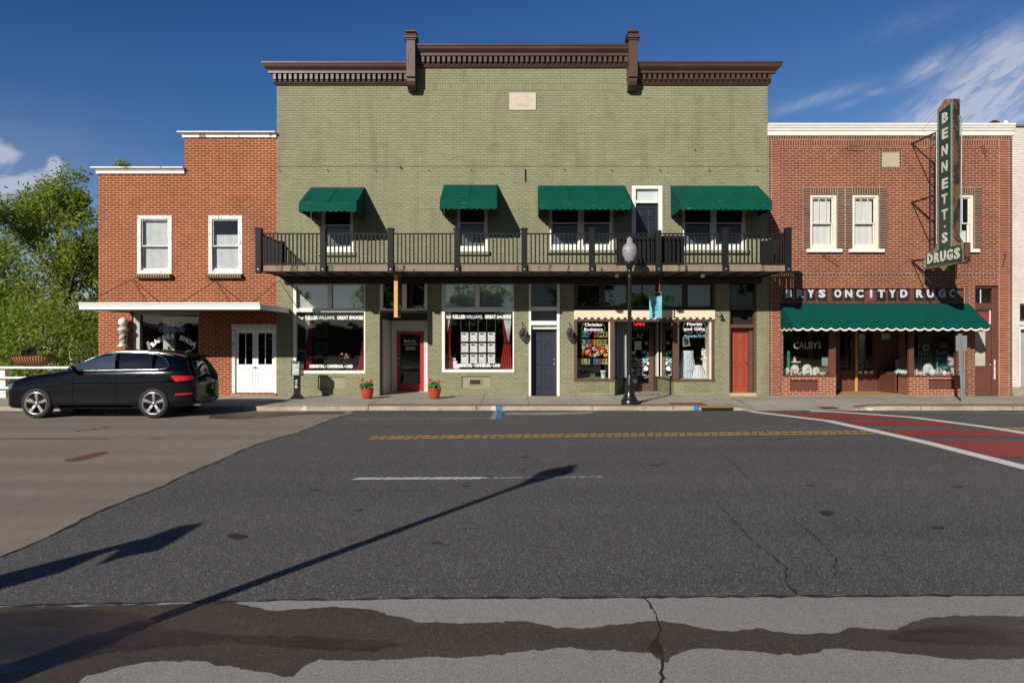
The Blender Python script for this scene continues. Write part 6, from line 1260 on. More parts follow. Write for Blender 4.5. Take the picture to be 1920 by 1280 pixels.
m = MB(); m.tube([(bx+th, yb2-.05, 8.2), (bx+th+.04, yb2-.05, 7.9), (bx+th+.02, yb2-.05, 4.9)], .022, 6); m.build('conduit', METAL, t)
FRM = M('black_iron_frame', (.025, .018, .015), .6, var=.3); m = MB()
for za in (8.0, 6.16, 4.33): m.tube([(bx, 0, za), (bx+.05, -1.35, za+.0)], .03, 6); m.tube([(bx, 0, za-.02), (bx+.02, -.95, za-.78)], .018, 6); m.ball((bx, -.02, za), .05, 8)
for yv in (-.92, -1.16): m.tube([(bx+.02, yv, 4.5), (bx+.02, yv, 8.0)], .022, 6)
for k in range(13): z = 4.55+k*.275; m.tube([(bx+.02, -.92, z), (bx+.02, -1.16, z+(.12 if k % 2 else -.05))], .014, 5)
m.build('support_frame', FRM, t); MB().tube([(bx+.01, -1.22, 4.5), (bx+.01, -1.22, 8.0)], .016, 6).build('conduit', METAL, t)
m = MB(); m.tube([(bx+th/2, -1.6, 8.75), (8.6+4.2, 0, 8.4)], .004, 4); m.tube([(bx+th, -1.8, 8.0), (14.1, -.0, 7.0)], .004, 4); m.build('guy_wire', FRM, t)
# loose iron brackets on the drugstore wall
for px, py, dx, dz, lab in ((1586, 279, .45, .03, 'small bent iron rod bracket on the drugstore wall left of the blank plaque'), (1838, 277, .06, -.22, 'small iron bracket on the drugstore wall right of the projecting sign'), (1880, 478, -.12, -.28, 'small iron bracket on the drugstore wall near the right quoin'), (1541, 480, .42, -.22, 'thin iron rod bracket under the left upstairs drugstore window')):
    x, z = W(px), H(py); m = MB(); m.tube([(x, .0, z), (x, -.14, z+.02), (x+dx, -.2, z+dz)], .012, 6); m.build('wall_bracket', FRM, label=lab, category='bracket')

# ------------------------------------------------------------ things in the windows
def drape(name, label, cat, ztp, zbt_, edges, y, mat, folds, amp, group=None, tie=None):
    t = thing(name, label, cat, (edges(.5)[0], y, zbt_), group); m = MB()
    m.grid(lambda u, v: (edges(v)[0]+(edges(v)[1]-edges(v)[0])*u, y+amp*sin(u*folds*2*pi+v)*(.5+.5*abs(2*v-1)+.2), zbt_+(ztp-zbt_)*v), folds*10, 16); m.build('curtain_cloth', mat, t)
    if tie: a, b = edges(tie); MB().box(a-.02, b+.02, y-.04, y+.04, zbt_+(ztp-zbt_)*tie-.03, zbt_+(ztp-zbt_)*tie+.03).build('tieback', BLACKM, t)
    return t
def lerp(a, b, t): return a+(b-a)*t
def edgefn(pts):                                         # [(v, xl, xr)]
    vs = [p[0] for p in pts]; return lambda v: (float(np.interp(v, vs, [p[1] for p in pts])), float(np.interp(v, vs, [p[2] for p in pts])))
GC = 'red curtains in the two shop windows'; yc = .22
zt1, zb1 = H(584), H(694)
drape('curtain', 'red tied curtain at the left of the flower window', 'curtain', zt1, zb1, edgefn([(0, W(570), W(579.5)), (.42, W(567.5), W(580)), (.5, W(572), W(580)), (1, W(579), W(584))]), yc, REDFAB, 4, .03, GC, .45)
drape('curtain', 'red tied curtain at the right of the flower window', 'curtain', zt1, zb1, edgefn([(0, W(667), W(682.5)), (.45, W(676.5), W(682)), (.5, W(678), W(682)), (1, W(675), W(681))]), yc, REDFAB, 4, .03, GC, .45)
drape('curtain', 'red tied curtain at the left of the listing-sheet window', 'curtain', zt1, zb1, edgefn([(0, W(833), W(847)), (.45, W(834), W(843.5)), (.5, W(835), W(843)), (1, W(838), W(847))]), yc, REDFAB, 4, .03, GC, .47)
drape('curtain', 'red tied curtain at the right of the listing-sheet window', 'curtain', zt1, zb1, edgefn([(0, W(936), W(959.5)), (.45, W(944.5), W(957.5)), (.5, W(945), W(952)), (1, W(940.5), W(944))]), yc, REDFAB, 5, .035, GC, .47)
GS = 'white sheer curtains in the shop windows'
drape('sheer_curtain', 'white sheer curtain at the left of the flower window', 'curtain', zt1, H(660), edgefn([(0, W(568), W(571)), (1, W(567), W(580))]), yc+.07, WHITEFAB, 4, .02, GS)
drape('sheer_curtain', 'white sheer curtain at the left of the listing-sheet window', 'curtain', zt1, H(626), edgefn([(0, W(836.5), W(838)), (1, W(834), W(846.5))]), yc-.05, WHITEFAB, 4, .02, GS)
drape('sheer_curtain', 'white sheer curtain at the right of the listing-sheet window', 'curtain', zt1, H(640), edgefn([(0, W(952.5), W(955)), (1, W(941), W(960))]), yc-.05, WHITEFAB, 6, .02, GS)
# twelve listing sheets on wires
rack = thing('listing_rack', 'row of thin wires holding the listing sheets in the window', 'display rack', (W(896), .2, H(690)))
m = MB()
for px in (864, 880, 896.5, 912.5, 929): m.tube([(W(px, .2), .2, H(585, .2)), (W(px, .2), .2, H(693, .2))], .004, 4)
m.build('wires', METAL, rack)
INK = M('dark_photo_ink', (.06, .07, .06), .6, var=.5, vs=30); INKG = M('pale_print', (.6, .6, .6), .7)
m = MB(); rows_ = ('top', 'middle', 'bottom'); cols_ = ('first', 'second', 'third', 'fourth')
for r_, yc_ in enumerate((631.5, 652, 672.5)):
    for c_, xc_ in enumerate((871.5, 888.3, 904.5, 921.3)):
        x0, x1, z0, z1 = W(xc_-6.6, .2), W(xc_+6.6, .2), H(yc_+8.4, .2), H(yc_-8.4, .2)
        t = thing('listing_sheet', 'white listing sheet, %s from the left in the %s row' % (cols_[c_], rows_[r_]), 'sheet', ((x0+x1)/2, .19, z0), 'listing sheets hung in the shop window')
        MB().box(x0, x1, .185, .195, z0, z1).build('page', PAPER, t); MB().box(x0+.03, x1-.07, .182, .184, z1-.075, z1-.025).build('photo', INK, t)
        g = MB(); [g.box(x1-.045, x1-.02, .182, .184, z1-.05-k*.025, z1-.037-k*.025) for k in range(6)]; [g.box(x0+.03, x1-.07, .182, .184, z0+.03+k*.022, z0+.036+k*.022) for k in range(5)]; g.build('print', INKG, t)
        MB().box(x0-.02, x1+.02, .197, .203, z0+.01, z0+.02).build('clip_bar', METAL, t)
t = thing('brochure_stand', 'white upright brochure stand at the foot of the left curtain in the listing-sheet window', 'stand', (W(847), .3, H(693)))
m = MB(); m.prism([(W(844), H(692)), (W(861), H(692)), (W(855), H(684)), (W(856), H(677)), (W(853), H(677)), (W(853), H(671.5)), (W(844), H(671.5))], .27, .33); m.build('stand_body', PAPER, t); MB().box(W(845.5), W(851), .265, .269, H(677), H(674)).build('photo', INK, t)
t = thing('flower_vase', 'glass vase with pink flowers in the left shop window', 'flowers', (W(646, .5), .5, H(683, .5))); MB().lathe([(.05, 0), (.09, .05), (.08, .12), (.06, .16)], (W(646, .5), .5, H(683, .5)), 16).build('vase', glass('vase_glass', (.7, .72, .7), 1.5, .15), t)
rr = random.Random(5); m = MB(); fm = MB()
for k in range(14): a = rr.uniform(-.16, .16); hgt = rr.uniform(.18, .34); q = (W(646, .5)+a, .5+rr.uniform(-.06, .06), H(683, .5)+hgt); m.tube([(W(646, .5), .5, H(683, .5)+.1), q], .004, 4); fm.ball(q, rr.uniform(.022, .035), 6)
m.build('stems', LEAF, t); fm.build('flowers', M('salmon_petals', (.75, .32, .22), .7), t)
t = thing('potted_plant', 'small low plant left of the pink flowers in the shop window', 'plant', (W(624, .5), .5, H(683, .5))); P = np.random.RandomState(2).normal(0, 1, (300, 3))*[.09, .06, .05]+[W(624, .5), .5, H(679, .5)]; lobj('foliage', leaves(P, .03, 4, .01), LEAF, t); MB().lathe([(.05, -.05), (.06, .0)], (W(624, .5), .5, H(683, .5)+.05), 12).build('pot', TERRA, t)
for k, (py0, py1) in enumerate(((607, 633), (641, 664))):
    t = thing('framed_picture', ('upper' if k == 0 else 'lower')+' dark framed picture inside the left shop window', 'picture', (W(602, 2), 2, H(py1, 2)), 'framed pictures inside the left shop window'); x0, x1, z0, z1 = W(591, 2), W(614, 2), H(py1, 2), H(py0, 2); MB().frame(x0, x1, z0, z1, 1.97, 2.0, .05).build('frame', M('pale_frame', (.16, .15, .13), .5), t); MB().box(x0+.05, x1-.05, 1.985, 1.995, z0+.05, z1-.05).build('print', INK, t)
# bookstore left window: letter cards, paper flowers, white pot
CC = [M('card_green', (.10, .26, .13), .7), M('card_blue', (.03, .20, .42), .7), M('card_red', (.45, .03, .03), .7), M('card_ochre', (.42, .38, .06), .7), M('card_sage', (.30, .38, .26), .7), M('card_cream', (.62, .60, .48), .7)]
def cards(rowlab, s, px0, step, py, cl):
    for i, ch in enumerate(s):
        if ch == ' ': continue
        yy = .3; cx, cz = W(px0+step*i, yy), H(py, yy); t = thing('letter_card', 'letter %s card, number %d in the %s row of the bookstore window banner' % (ch, i+1, rowlab), 'card', (cx, yy, cz), 'letter cards in the bookstore window')
        o = MB().box(cx-.067, cx+.067, yy, yy+.005, cz-.085, cz+.085).build('card', CC[cl[i]], t); text(ch, cx, cz, yy-.003, .17, BLACKM, 'letter', t, bold=.006)
cards('first', 'BE THE', 1092, 8.55, 627, [0, 1, 0, 2, 3, 3]); cards('second', 'REASON', 1092, 8.5, 641.5, [4, 1, 2, 3, 3, 4]); cards('third', 'ELS LOVE', 1087, 7.55, 677.5, [3, 3, 4, 0, 1, 2, 3, 5])
FC = [M('paper_'+n, c, .7) for n, c in (('orange', (.75, .18, .05)), ('red', (.62, .03, .04)), ('cream', (.75, .66, .5)), ('pink', (.72, .2, .3)), ('yellow', (.75, .6, .15)))]
rr = random.Random(12)
for k, (px, py) in enumerate([(x, y) for y in (651, 657, 664) for x in (1094, 1101, 1108, 1114.5, 1121, 1128, 1134, 1140)]):
    px += rr.uniform(-2, 2); py += rr.uniform(-2.5, 2.5); c = (W(px, .32), .32, H(py, .32)); t = thing('paper_flower', 'paper flower in the cluster between the two lower rows of letter cards', 'paper flower', c, 'paper flowers in the bookstore window'); m = MB(); sf_ = rr.uniform(.75, 1.35); a0_ = rr.uniform(0, 1)
    for i in range(6): a = a0_+i*pi/3; q = (c[0]+.032*sf_*cos(a), c[1]+rr.uniform(-.02, .02), c[2]+.032*sf_*sin(a)); m.lathe([(.001, -.012), (.030*sf_, 0), (.001, .01)], q, 8, 'y')
    m.build('petals', FC[rr.choice([0, 0, 1, 2, 2, 3, 4])], t); MB().lathe([(.001, -.022), (.018, -.01)], c, 8, 'y').build('flower_centre', FC[rr.choice([1, 2, 4])], t)
t = thing('white_flowerpot', 'white pot at the lower right of the bookstore window', 'pot', (W(1131, .4), .4, zb_+.02)); MB().lathe([(.06, 0), (.085, .2), (.095, .2), (.095, .24), (.08, .24)], (W(1131, .4), .4, zb_+.02), 18).build('pot', PAPER, t)
t = thing('green_crate', 'dim green wooden crate on the floor of the bookstore window', 'crate', (W(1100, .9), .9, zb_)); MB().box(W(1086, .9), W(1116, .9), .9, 1.2, zb_+.02, H(697, .9)).build('crate', M('dim_green_wood', (.10, .13, .05), .8), t)
drape('sheer_curtain', 'grey sheer curtain in the angled pane beside the bookstore door', 'curtain', zhead, zb_+.02, edgefn([(0, 3.28, 3.72), (1, 3.28, 3.72)]), .75, M('grey_sheer', (.33, .36, .35), .8), 5, .03, GS)
# bookstore right window: draped white garment, pedestal, angel picture, notices
zs_f = zb_+.02
t = thing('white_gown', 'white draped baptism gown on a stand in the florist window', 'gown', (W(1290, .5), .5, zs_f)); m = MB(); yg = .5
m.grid(lambda u, v: (W(1289, yg)+(u-.5)*(.62-.30*v+.1*max(0, v-.8)*3)+.0, yg-.16*cos((u-.5)*pi)+.035*sin(u*44)*(1.15-v), zs_f+(H(657, yg)-zs_f)*v), 70, 14); m.build('gown_cloth', M('white_satin', (.66, .69, .74), .5, var=.08), t)
m = MB(); m.grid(lambda u, v: (W(1306, yg)+(u-.5)*(.42-.20*v), yg-.26-.1*cos((u-.5)*pi)+.025*sin(u*30)*(1.15-v), zs_f+.42*v), 50, 8); m.build('gown_train', M('white_tulle', (.78, .78, .80), .6), t)
t = thing('plaster_pedestal', 'white plaster pedestal with flowers at the right of the florist window', 'pedestal', (W(1321, .55), .55, zs_f)); xx, yy = W(1320, .55), .45
m = MB(); m.lathe([(.16, 0), (.16, .04), (.13, .06), (.10, .10), (.085, .14), (.075, .50), (.085, .54), (.12, .58), (.13, .62), (.13, .64)], (xx, yy, zs_f), 22); m.build('column', M('white_plaster', (.76, .75, .72), .7), t)
m = MB(); rr = random.Random(8); [m.ball((xx+rr.uniform(-.09, .09), yy+rr.uniform(-.06, .06), zs_f+.80+rr.uniform(-.13, .12)), rr.uniform(.02, .04), 6) for _ in range(20)]; m.build('flowers', PAPER, t); MB().lathe([(.04, .64), (.05, .68), (.03, .72)], (xx, yy, zs_f), 12).build('vase', PAPER, t)
t = thing('framed_picture', 'tilted silver-framed picture hanging in the florist window', 'picture', (W(1285, .35), .35, H(641, .35))); m = MB(); P4 = [(1278, 632.5), (1291, 631.5), (1294, 648), (1281, 649.5)]; q = [(W(a, .35), H(b, .35)) for a, b in P4]; m.prism(q[::-1], .34, .36); m.build('frame', M('silver_frame', (.4, .45, .46), .4), t); cxm, czm = sum(a for a, b in q)/4, sum(b for a, b in q)/4; MB().prism([(cxm+(a-cxm)*.74, czm+(b-czm)*.78) for a, b in q][::-1], .335, .339).build('print', INK, t)
NT = [(1245.5, 1253, 627, 610.5, 1.5), (1240, 1247, 657.5, 641.5, 1.78), (1253, 1260.5, 652, 632.5, 1.2), (1248.5, 1257, 678.5, 662.5, 1.4), (1256, 1263, 704, 687.5, .95)]
NL = ['topmost white notice in the glass left of the florist window', 'white notice at the left of the angled florist pane', 'upper right white notice in the angled florist pane', 'middle white notice in the angled florist pane', 'lowest white notice beside the red-lettered card']
for (a, b, c, d, y_), lb in zip(NT, NL):
    xm = 5.03+.02; o = MB().box(W(a, y_), W(b, y_), y_, y_+.003, H(c, y_), H(d, y_)).build('notice', PAPER); o['label'] = lb; o['category'] = 'notice'; o['group'] = 'notices taped inside the angled florist pane'
yy = 1.82; t = thing('shop_card', 'white card with red lettering SHOP LOCAL in the angled florist pane', 'card', (W(1246, yy), yy, H(705, yy))); MB().box(W(1238.6, yy), W(1253.5, yy), yy-.01, yy-.005, H(705.5, yy), H(690.5, yy)).build('card', PAPER, t); RL = M('red_lettering', (.55, .02, .03), .6)
text('SHOP', W(1246, yy), H(695, yy), yy-.013, .085, RL, 'lettering', t, bold=.0015, width=.20); text('LOCAL', W(1246, yy), H(700, yy), yy-.013, .085, RL, 'lettering', t, bold=.0015, width=.21)
for px, py, mt in ((1243, 632, HB), (1244, 665, HB), (1242, 677, HY)):
    o = heart(None, px, py, .075, mt, 1.7); o['label'] = {632: 'uppermost blue paper heart', 665: 'lower blue paper heart', 677: 'yellow paper heart'}[py]+' in the angled florist pane'; o['category'] = 'paper heart'; o['group'] = 'paper hearts in the angled florist pane'; o.name = 'paper_heart'
# drugstore displays
zf_ = zs0-.01; rr = random.Random(4); CHN = [M('china_white', (.72, .71, .68), .3), M('china_pink', (.66, .42, .36), .4), M('china_blue', (.38, .48, .56), .4), M('china_cream', (.70, .62, .45), .4)]
def china(kind, px, y, s, mt, label, grp):
    x = W(px, y); t = thing(kind, label, kind.replace('_', ' '), (x, y, zf_), grp)
    if kind == 'plate':
        m = MB(); m.lathe([(.001, -.012), (.06*s, -.01), (.10*s, .012), (.105*s, .008), (.06*s, -.004), (.001, -.004)], (x, y, zf_+.11*s), 20, 'y'); m.build('plate_body', mt, t); MB().lathe([(.035*s, -.014), (.037*s, -.012)], (x, y, zf_+.11*s), 14, 'y').build('plate_motif', CHN[2], t)
    elif kind == 'teapot':
        m = MB(); m.lathe([(.04*s, 0), (.08*s, .04*s), (.085*s, .08*s), (.05*s, .13*s), (.02*s, .14*s), (.012*s, .17*s)], (x, y, zf_), 16); m.build('pot_body', mt, t); m = MB(); m.tube([(x+.07*s, y, zf_+.05*s), (x+.12*s, y, zf_+.09*s), (x+.15*s, y, zf_+.13*s)], [.018*s, .012*s, .008*s], 8); m.tube([(x-.07*s, y, zf_+.04*s), (x-.13*s, y, zf_+.06*s), (x-.12*s, y, zf_+.11*s), (x-.06*s, y, zf_+.11*s)], .008*s, 6); m.build('spout', mt, t)
    elif kind == 'bowl': m = MB(); m.lathe([(.03*s, 0), (.07*s, .03*s), (.10*s, .07*s), (.095*s, .072*s), (.06*s, .035*s), (.01, .02*s)], (x, y, zf_), 18); m.build('bowl_body', mt, t)
    else:
        m = MB(); m.lathe([(.03*s, 0), (.045*s, .01), (.02*s, .05*s), (.045*s, .10*s), (.03*s, .15*s), (.035*s, .17*s)], (x, y, zf_), 14); m.build('figurine_body', mt, t); MB().ball((x, y, zf_+.19*s), .028*s, 8).build('figurine_head', mt, t)
GD = 'china laid out in the drugstore windows'
items = [('plate', 1475, .5, 1.1, 0), ('figurine', 1484, .4, 1.2, 1), ('plate', 1491, .55, 1.5, 0), ('bowl', 1499, .3, 1.1, 1), ('teapot', 1507, .35, .9, 0), ('plate', 1514, .6, 1.6, 0), ('figurine', 1521, .35, 1., 0), ('plate', 1531, .5, 1.2, 3), ('teapot', 1528, .25, .8, 0), ('bowl', 1542, .3, 1.3, 3),
         ('teapot', 1684, .9, 1., 2), ('bowl', 1692, .6, 1.5, 3), ('teapot', 1698, .5, 1.3, 2), ('figurine', 1719, .3, .9, 3), ('bowl', 1726, .35, 1.3, 0), ('figurine', 1733, .3, 1.1, 0), ('plate', 1741, .5, 1.7, 0), ('teapot', 1748, .35, 1.4, 0), ('bowl', 1757, .3, 1.5, 2), ('figurine', 1764, .3, .9, 1), ('teapot', 1771, .3, 1., 0), ('bowl', 1778, .35, 1.2, 1), ('figurine', 1788, .3, .8, 0)]
names4 = ['white', 'pink', 'blue', 'cream']
for k, (kd, px, y, s, mi) in enumerate(items):
    win = 'left' if px < 1600 else ('angled' if px < 1705 else 'right'); sub = [i for i in items if (i[1] < 1600) == (px < 1600)]; pos = sorted([i[1] for i in sub]).index(px)+1
    china(kd, px, y, s, CHN[mi], '%s china %s, number %d from the left among the china of the drugstore %s display' % (names4[mi], kd, pos, 'left' if px < 1600 else 'right'), GD)
t = thing('green_stand', 'tall green display stand at the left of the CALBYS window', 'stand', (W(1478), .7, zf_)); MB().box(W(1474, .7), W(1481, .7), .7, .8, zf_, H(658, .7)).build('stand_body', M('emerald_cloth', (.02, .28, .12), .7), t); MB().box(W(1472, .7), W(1483, .7), .68, .82, H(668, .7), H(667, .7)).build('shelf', BLACKM, t)
t = thing('cake_stand', 'white tray with a pink figure on a dark stand in the CALBYS window', 'stand', (W(1491, .9), .9, zf_)); MB().box(W(1483, .9), W(1499, .9), .8, 1.0, H(679, .9), H(677.5, .9)).build('tray', PAPER, t); MB().box(W(1485, .9), W(1497, .9), .85, .95, zf_, H(679, .9)).build('stand_body', DARKW, t); MB().lathe([(.05, 0), (.06, .05), (.03, .12), (.01, .15)], (W(1490, .9), .9, H(677.5, .9)), 12).build('figure', CHN[1], t)
t = thing('notice', 'grey-green framed notice at the right of the CALBYS window', 'notice', (W(1547, .3), .3, H(687, .3))); MB().box(W(1541, .3), W(1553, .3), .3, .31, H(686, .3), H(670, .3)).build('page', M('grey_green_card', (.28, .34, .33), .7), t)
t = thing('backdrop_screen', 'olive fabric screen at the back of the CALBYS window', 'screen', (W(1515, 1.1), 1.1, zf_)); MB().box(W(1500, 1.1), W(1546, 1.1), 1.1, 1.13, zf_, H(674, 1.1)).build('screen', M('olive_cloth', (.10, .10, .05), .8), t)
t = thing('display_backdrop', 'tall white lattice wallpaper panel behind the turquoise chair', 'panel', (W(1750, 1.25), 1.25, zf_)); LAT = brick('lattice_paper', (.075, .08, .10), (.07, .075, .095), (.30, .32, .36), bw=.10, rh=.14, ms=.008, off=0, bump=0, var=.1)
MB().box(W(1722, 1.25), W(1746, 1.25), 1.25, 1.27, zf_, 2.6).build('panel', LAT, t); MB().box(W(1750, 1.25), W(1796, 1.25), 1.26, 1.28, zf_, 2.6).build('panel', M('dark_panel_paper', (.05, .04, .04), .8), t); MB().box(W(1746, 1.25)+.001, W(1749, 1.25), 1.22, 1.28, zf_, 2.6).build('panel_post', MAROON, t)
t = thing('framed_picture', 'black framed botanical print on the lattice wallpaper in the right window', 'picture', (W(1736, 1.2), 1.2, H(660, 1.2))); MB().frame(W(1728, 1.2), W(1744.5, 1.2), H(660, 1.2), H(643, 1.2), 1.19, 1.22, .04).build('frame', BLACKM, t); MB().box(W(1728, 1.2)+.03, W(1744.5, 1.2)-.03, 1.2, 1.21, H(660, 1.2)+.03, H(643, 1.2)-.03).build('mount', CHN[3], t); MB().lathe([(.001, -.01), (.06, -.005), (.001, 0)], (W(1736, 1.2), 1.197, H(652, 1.2)), 9, 'y').build('print', LEAF, t)
t = thing('turquoise_chair', 'small turquoise ladder-back chair in the right drugstore window', 'chair', (W(1766, .8), .8, zf_)); TQ = M('turquoise_paint', (.015, .30, .36), .45); x0, x1 = W(1757, .8), W(1777, .8)
for xx in (x0, x1): MB().box(xx-.018, xx+.018, .78, .815, zf_, H(656.5, .8)).build('back_post', TQ, t)
for pz in (664, 672, 688): MB().box(x0+.019, x1-.019, .785, .81, H(pz+1.5, .8), H(pz-1.2, .8)).build('slat', TQ, t)
MB().box(x0, x1, .5, .78, H(690, .8), H(687.5, .8)).build('seat', TQ, t)
for xx in (x0+.02, x1-.02): MB().box(xx-.015, xx+.015, .5, .53, zf_, H(690.1, .8)).build('leg', TQ, t)
t = thing('table_lamp', 'table lamp with ochre shade and glass body above the turquoise chair', 'lamp', (W(1771, 1.0), 1.0, H(664, 1.0))); MB().lathe([(.16, 0), (.09, .15)], (W(1771, 1.0), 1.0, H(651.5, 1.0)), 20).build('lamp_shade', M('ochre_lampshade', (.50, .28, .08), .8), t); MB().lathe([(.05, 0), (.10, .03), (.12, .10), (.05, .17), (.015, .22), (.015, .3)], (W(1771, 1.0), 1.0, H(664, 1.0)), 16).build('lamp_body', glass('lamp_glass', (.55, .57, .56), 1.5, .25), t); MB().box(W(1764, 1.), W(1779, 1.), .9, 1.1, zf_, H(664, 1.)).build('lamp_table', DARKW, t)
t = thing('lily_vase', 'white vase of pink and white lilies at the right of the drugstore window', 'flowers', (W(1786, .4), .4, zf_)); xx, yy = W(1786, .4), .4; MB().lathe([(.035, 0), (.045, .02), (.05, .18), (.065, .24)], (xx, yy, zf_), 16).build('vase', M('pale_green_glass', (.5, .6, .5), .3), t); m = MB(); st_ = MB(); rr = random.Random(9)
for k in range(11):
    c = Vector((xx+rr.uniform(-.18, .20), yy+rr.uniform(-.08, .05), zf_+rr.uniform(.32, .62))); st_.tube([(xx, yy, zf_+.2), tuple(c)], .005, 4)
    for i in range(6): a = i*pi/3+k; u = Vector((cos(a), -.35, sin(a))); w = Vector((-sin(a), 0, cos(a)))*.018; m.add([tuple(c), tuple(c+u*.045+w), tuple(c+u*.085), tuple(c+u*.045-w)], [(0, 1, 2, 3)])
m.build('petals', M('lily_petals', (.74, .58, .62), .6), t); st_.build('stems', LEAF, t)
t = thing('basket', 'white wicker basket with a hoop handle in the right drugstore window', 'basket', (W(1760, .45), .45, zf_)); m = MB(); m.lathe([(.09, 0), (.12, .10)], (W(1760, .45), .45, zf_), 18); m.build('basket_body', CHN[0], t); MB().tube([(W(1760, .45)+.12*cos(a), .45, zf_+.09+.12*sin(a)) for a in np.linspace(0, pi, 12)], .01, 6).build('basket_handle', CHN[0], t)
t = thing('green_screen', 'pale green low screen behind the angled drugstore pane', 'screen', (W(1700, 1.2), 1.2, zf_)); MB().box(W(1683, 1.2), W(1720, 1.2), 1.3, 1.33, zf_, H(674, 1.2)).build('screen', M('pale_sage_board', (.22, .28, .19), .8), t)
# plants of the coco planter
rs = np.random.RandomState(6); n = 900; P = np.stack([xp+rs.uniform(-.55, .55, n), YB_-.06+rs.uniform(-.15, .15, n), zp_+.30+rs.uniform(0, .12, n)], 1); P[:, 2] += .20*np.exp(-((P[:, 0]-xp)/.22)**2)*rs.uniform(0, 1, n); red = np.abs(P[:, 0]-xp-.0) < .22
lobj('red_foliage', leaves(P[red], .055, 1, .02, 1), leafmat('dark_red_leaves', (.08, .025, .025), (.05, .02, .02)), pl); lobj('green_foliage', leaves(P[~red], .045, 2, .02, 1), LM1, pl)
# ------------------------------------------------------------ the black estate car parked at the left
from mathutils.bvhtree import BVHTree
XF, YCc = (67-960)/78.8, -4.19
car = thing('parked_car', 'glossy black five-door car with silver roof rails and trim parked at the left kerb', 'car', (XF+1.4, YCc, 0))
PAINT = M('black_car_paint', (.0015, .002, .004), .06, 0, var=.0, spec=.5, coat=0.)
PLAST = M('black_plastic', (.014, .014, .015), .55); SHUT = M('gap_shadow', (.001, .001, .001), .9, spec=0.); TYRE = M('tyre_rubber', (.012, .012, .012), .75, var=.2); RIMM = M('machined_alloy', (.62, .62, .63), .25, .9, var=.05)
CGL, nt_, pp = newmat('tinted_car_glass'); pp.inputs['Base Color'].default_value = (.006, .009, .014, 1); pp.inputs['Roughness'].default_value = .02; pp.inputs['Specular IOR Level'].default_value = .7; pp.inputs['Coat Weight'].default_value = .6
CGL2, nt_, pp = newmat('front_car_glass'); pp.inputs['Base Color'].default_value = (.035, .06, .075, 1); pp.inputs['Roughness'].default_value = .03; pp.inputs['Specular IOR Level'].default_value = .8; pp.inputs['Coat Weight'].default_value = .8
TAIL, nt_, pp = newmat('red_tail_lens'); pp.inputs['Base Color'].default_value = (.50, .008, .008, 1); pp.inputs['Roughness'].default_value = .08; pp.inputs['Coat Weight'].default_value = 1
#        u     zb    zt    belt  wmax  wroof
ST = [(-.885, .30, .60, .58, .50, .30), (-.87, .24, .72, .70, .60, .40), (-.80, .21, .84, .80, .73, .52), (-.68, .20, .92, .85, .82, .60), (-.50, .20, .985, .90, .865, .66), (-.25, .20, 1.04, .95, .885, .70), (.10, .20, 1.085, .99, .89, .72),
      (.42, .20, 1.12, 1.03, .89, .73), (.62, .20, 1.19, 1.09, .89, .70), (.90, .20, 1.345, 1.125, .89, .655), (1.20, .20, 1.50, 1.135, .89, .635), (1.48, .20, 1.585, 1.14, .89, .63), (1.85, .20, 1.63, 1.145, .89, .63), (2.30, .20, 1.64, 1.15, .89, .625),
      (2.75, .20, 1.61, 1.155, .89, .61), (3.10, .21, 1.56, 1.16, .885, .59), (3.34, .23, 1.50, 1.16, .87, .57), (3.46, .25, 1.42, 1.155, .85, .56), (3.56, .28, 1.22, 1.07, .82, .57), (3.63, .30, 1.06, .98, .78, .60), (3.69, .32, .96, .90, .70, .56), (3.72, .36, .80, .76, .60, .48)]
def ring(st):
    u, zb, zt, bz, w, wr = st; lo = zb+.12
    gh = max(0., zt-bz); k = min(1, gh/.35)
    half = [(0, zb), (w*.80, zb), (w*.955, zb+.05), (w*.985, lo+.03), (w*.97, lo+(bz-lo)*.30), (w*.995, lo+(bz-lo)*.52), (w, lo+(bz-lo)*.66), (w*.975, lo+(bz-lo)*.84), (w*.935, bz), (w*.925-.02*k, bz+.02*gh), (w*.925*(1-.5)+wr*.5*1.06, bz+gh*.55), (wr*1.03, zt-.085*k-.02), (wr*.93, zt-.022*k-.01), (wr*.5, zt-.004), (0, zt)]
    L = [(-y, z) for y, z in half]; Rr = [(y, z) for y, z in half[1:-1]][::-1]
    return [(XF+u, YCc+y, z) for y, z in L+Rr]
m = MB(); rings = [ring(s) for s in ST]; n = len(rings[0]); m.add([p for r in rings for p in r], [(i*n+k, (i+1)*n+k, (i+1)*n+(k+1) % n, i*n+(k+1) % n) for i in range(len(ST)-1) for k in range(n)], True)
m.add(rings[0], [tuple(range(n))], True); m.add(rings[-1], [tuple(range(n))[::-1]], True)
import bmesh
body = m.build('body', [PAINT, PLAST])
bmb = bmesh.new(); bmb.from_mesh(body.data); bmesh.ops.remove_doubles(bmb, verts=bmb.verts, dist=1e-5); bmesh.ops.recalc_face_normals(bmb, faces=bmb.faces); bmb.to_mesh(body.data); bmb.free()
ss = body.modifiers.new('s', 'SUBSURF'); ss.levels = 2; ss.render_levels = 2
cut = []
WBs = 2.79
for u in (0, WBs):
    for sgn in (-1, 1):
        c = MB(); c.lathe([(.405, -.16 if sgn < 0 else -.25), (.405, .25 if sgn < 0 else .16)], (XF+u, YCc+sgn*.80, .365), 48, 'y', smooth=False); o = c.build('cut', PLAST); cut.append(o); b = body.modifiers.new('b', 'BOOLEAN'); b.operation = 'DIFFERENCE'; b.object = o; b.solver = 'EXACT'
        try: b.material_mode = 'TRANSFER'
        except Exception: pass
dg = bpy.context.evaluated_depsgraph_get(); me = bpy.data.meshes.new_from_object(body.evaluated_get(dg))
body.modifiers.clear(); body.data = me; me.name = 'body'
for o in cut: bpy.data.objects.remove(o)
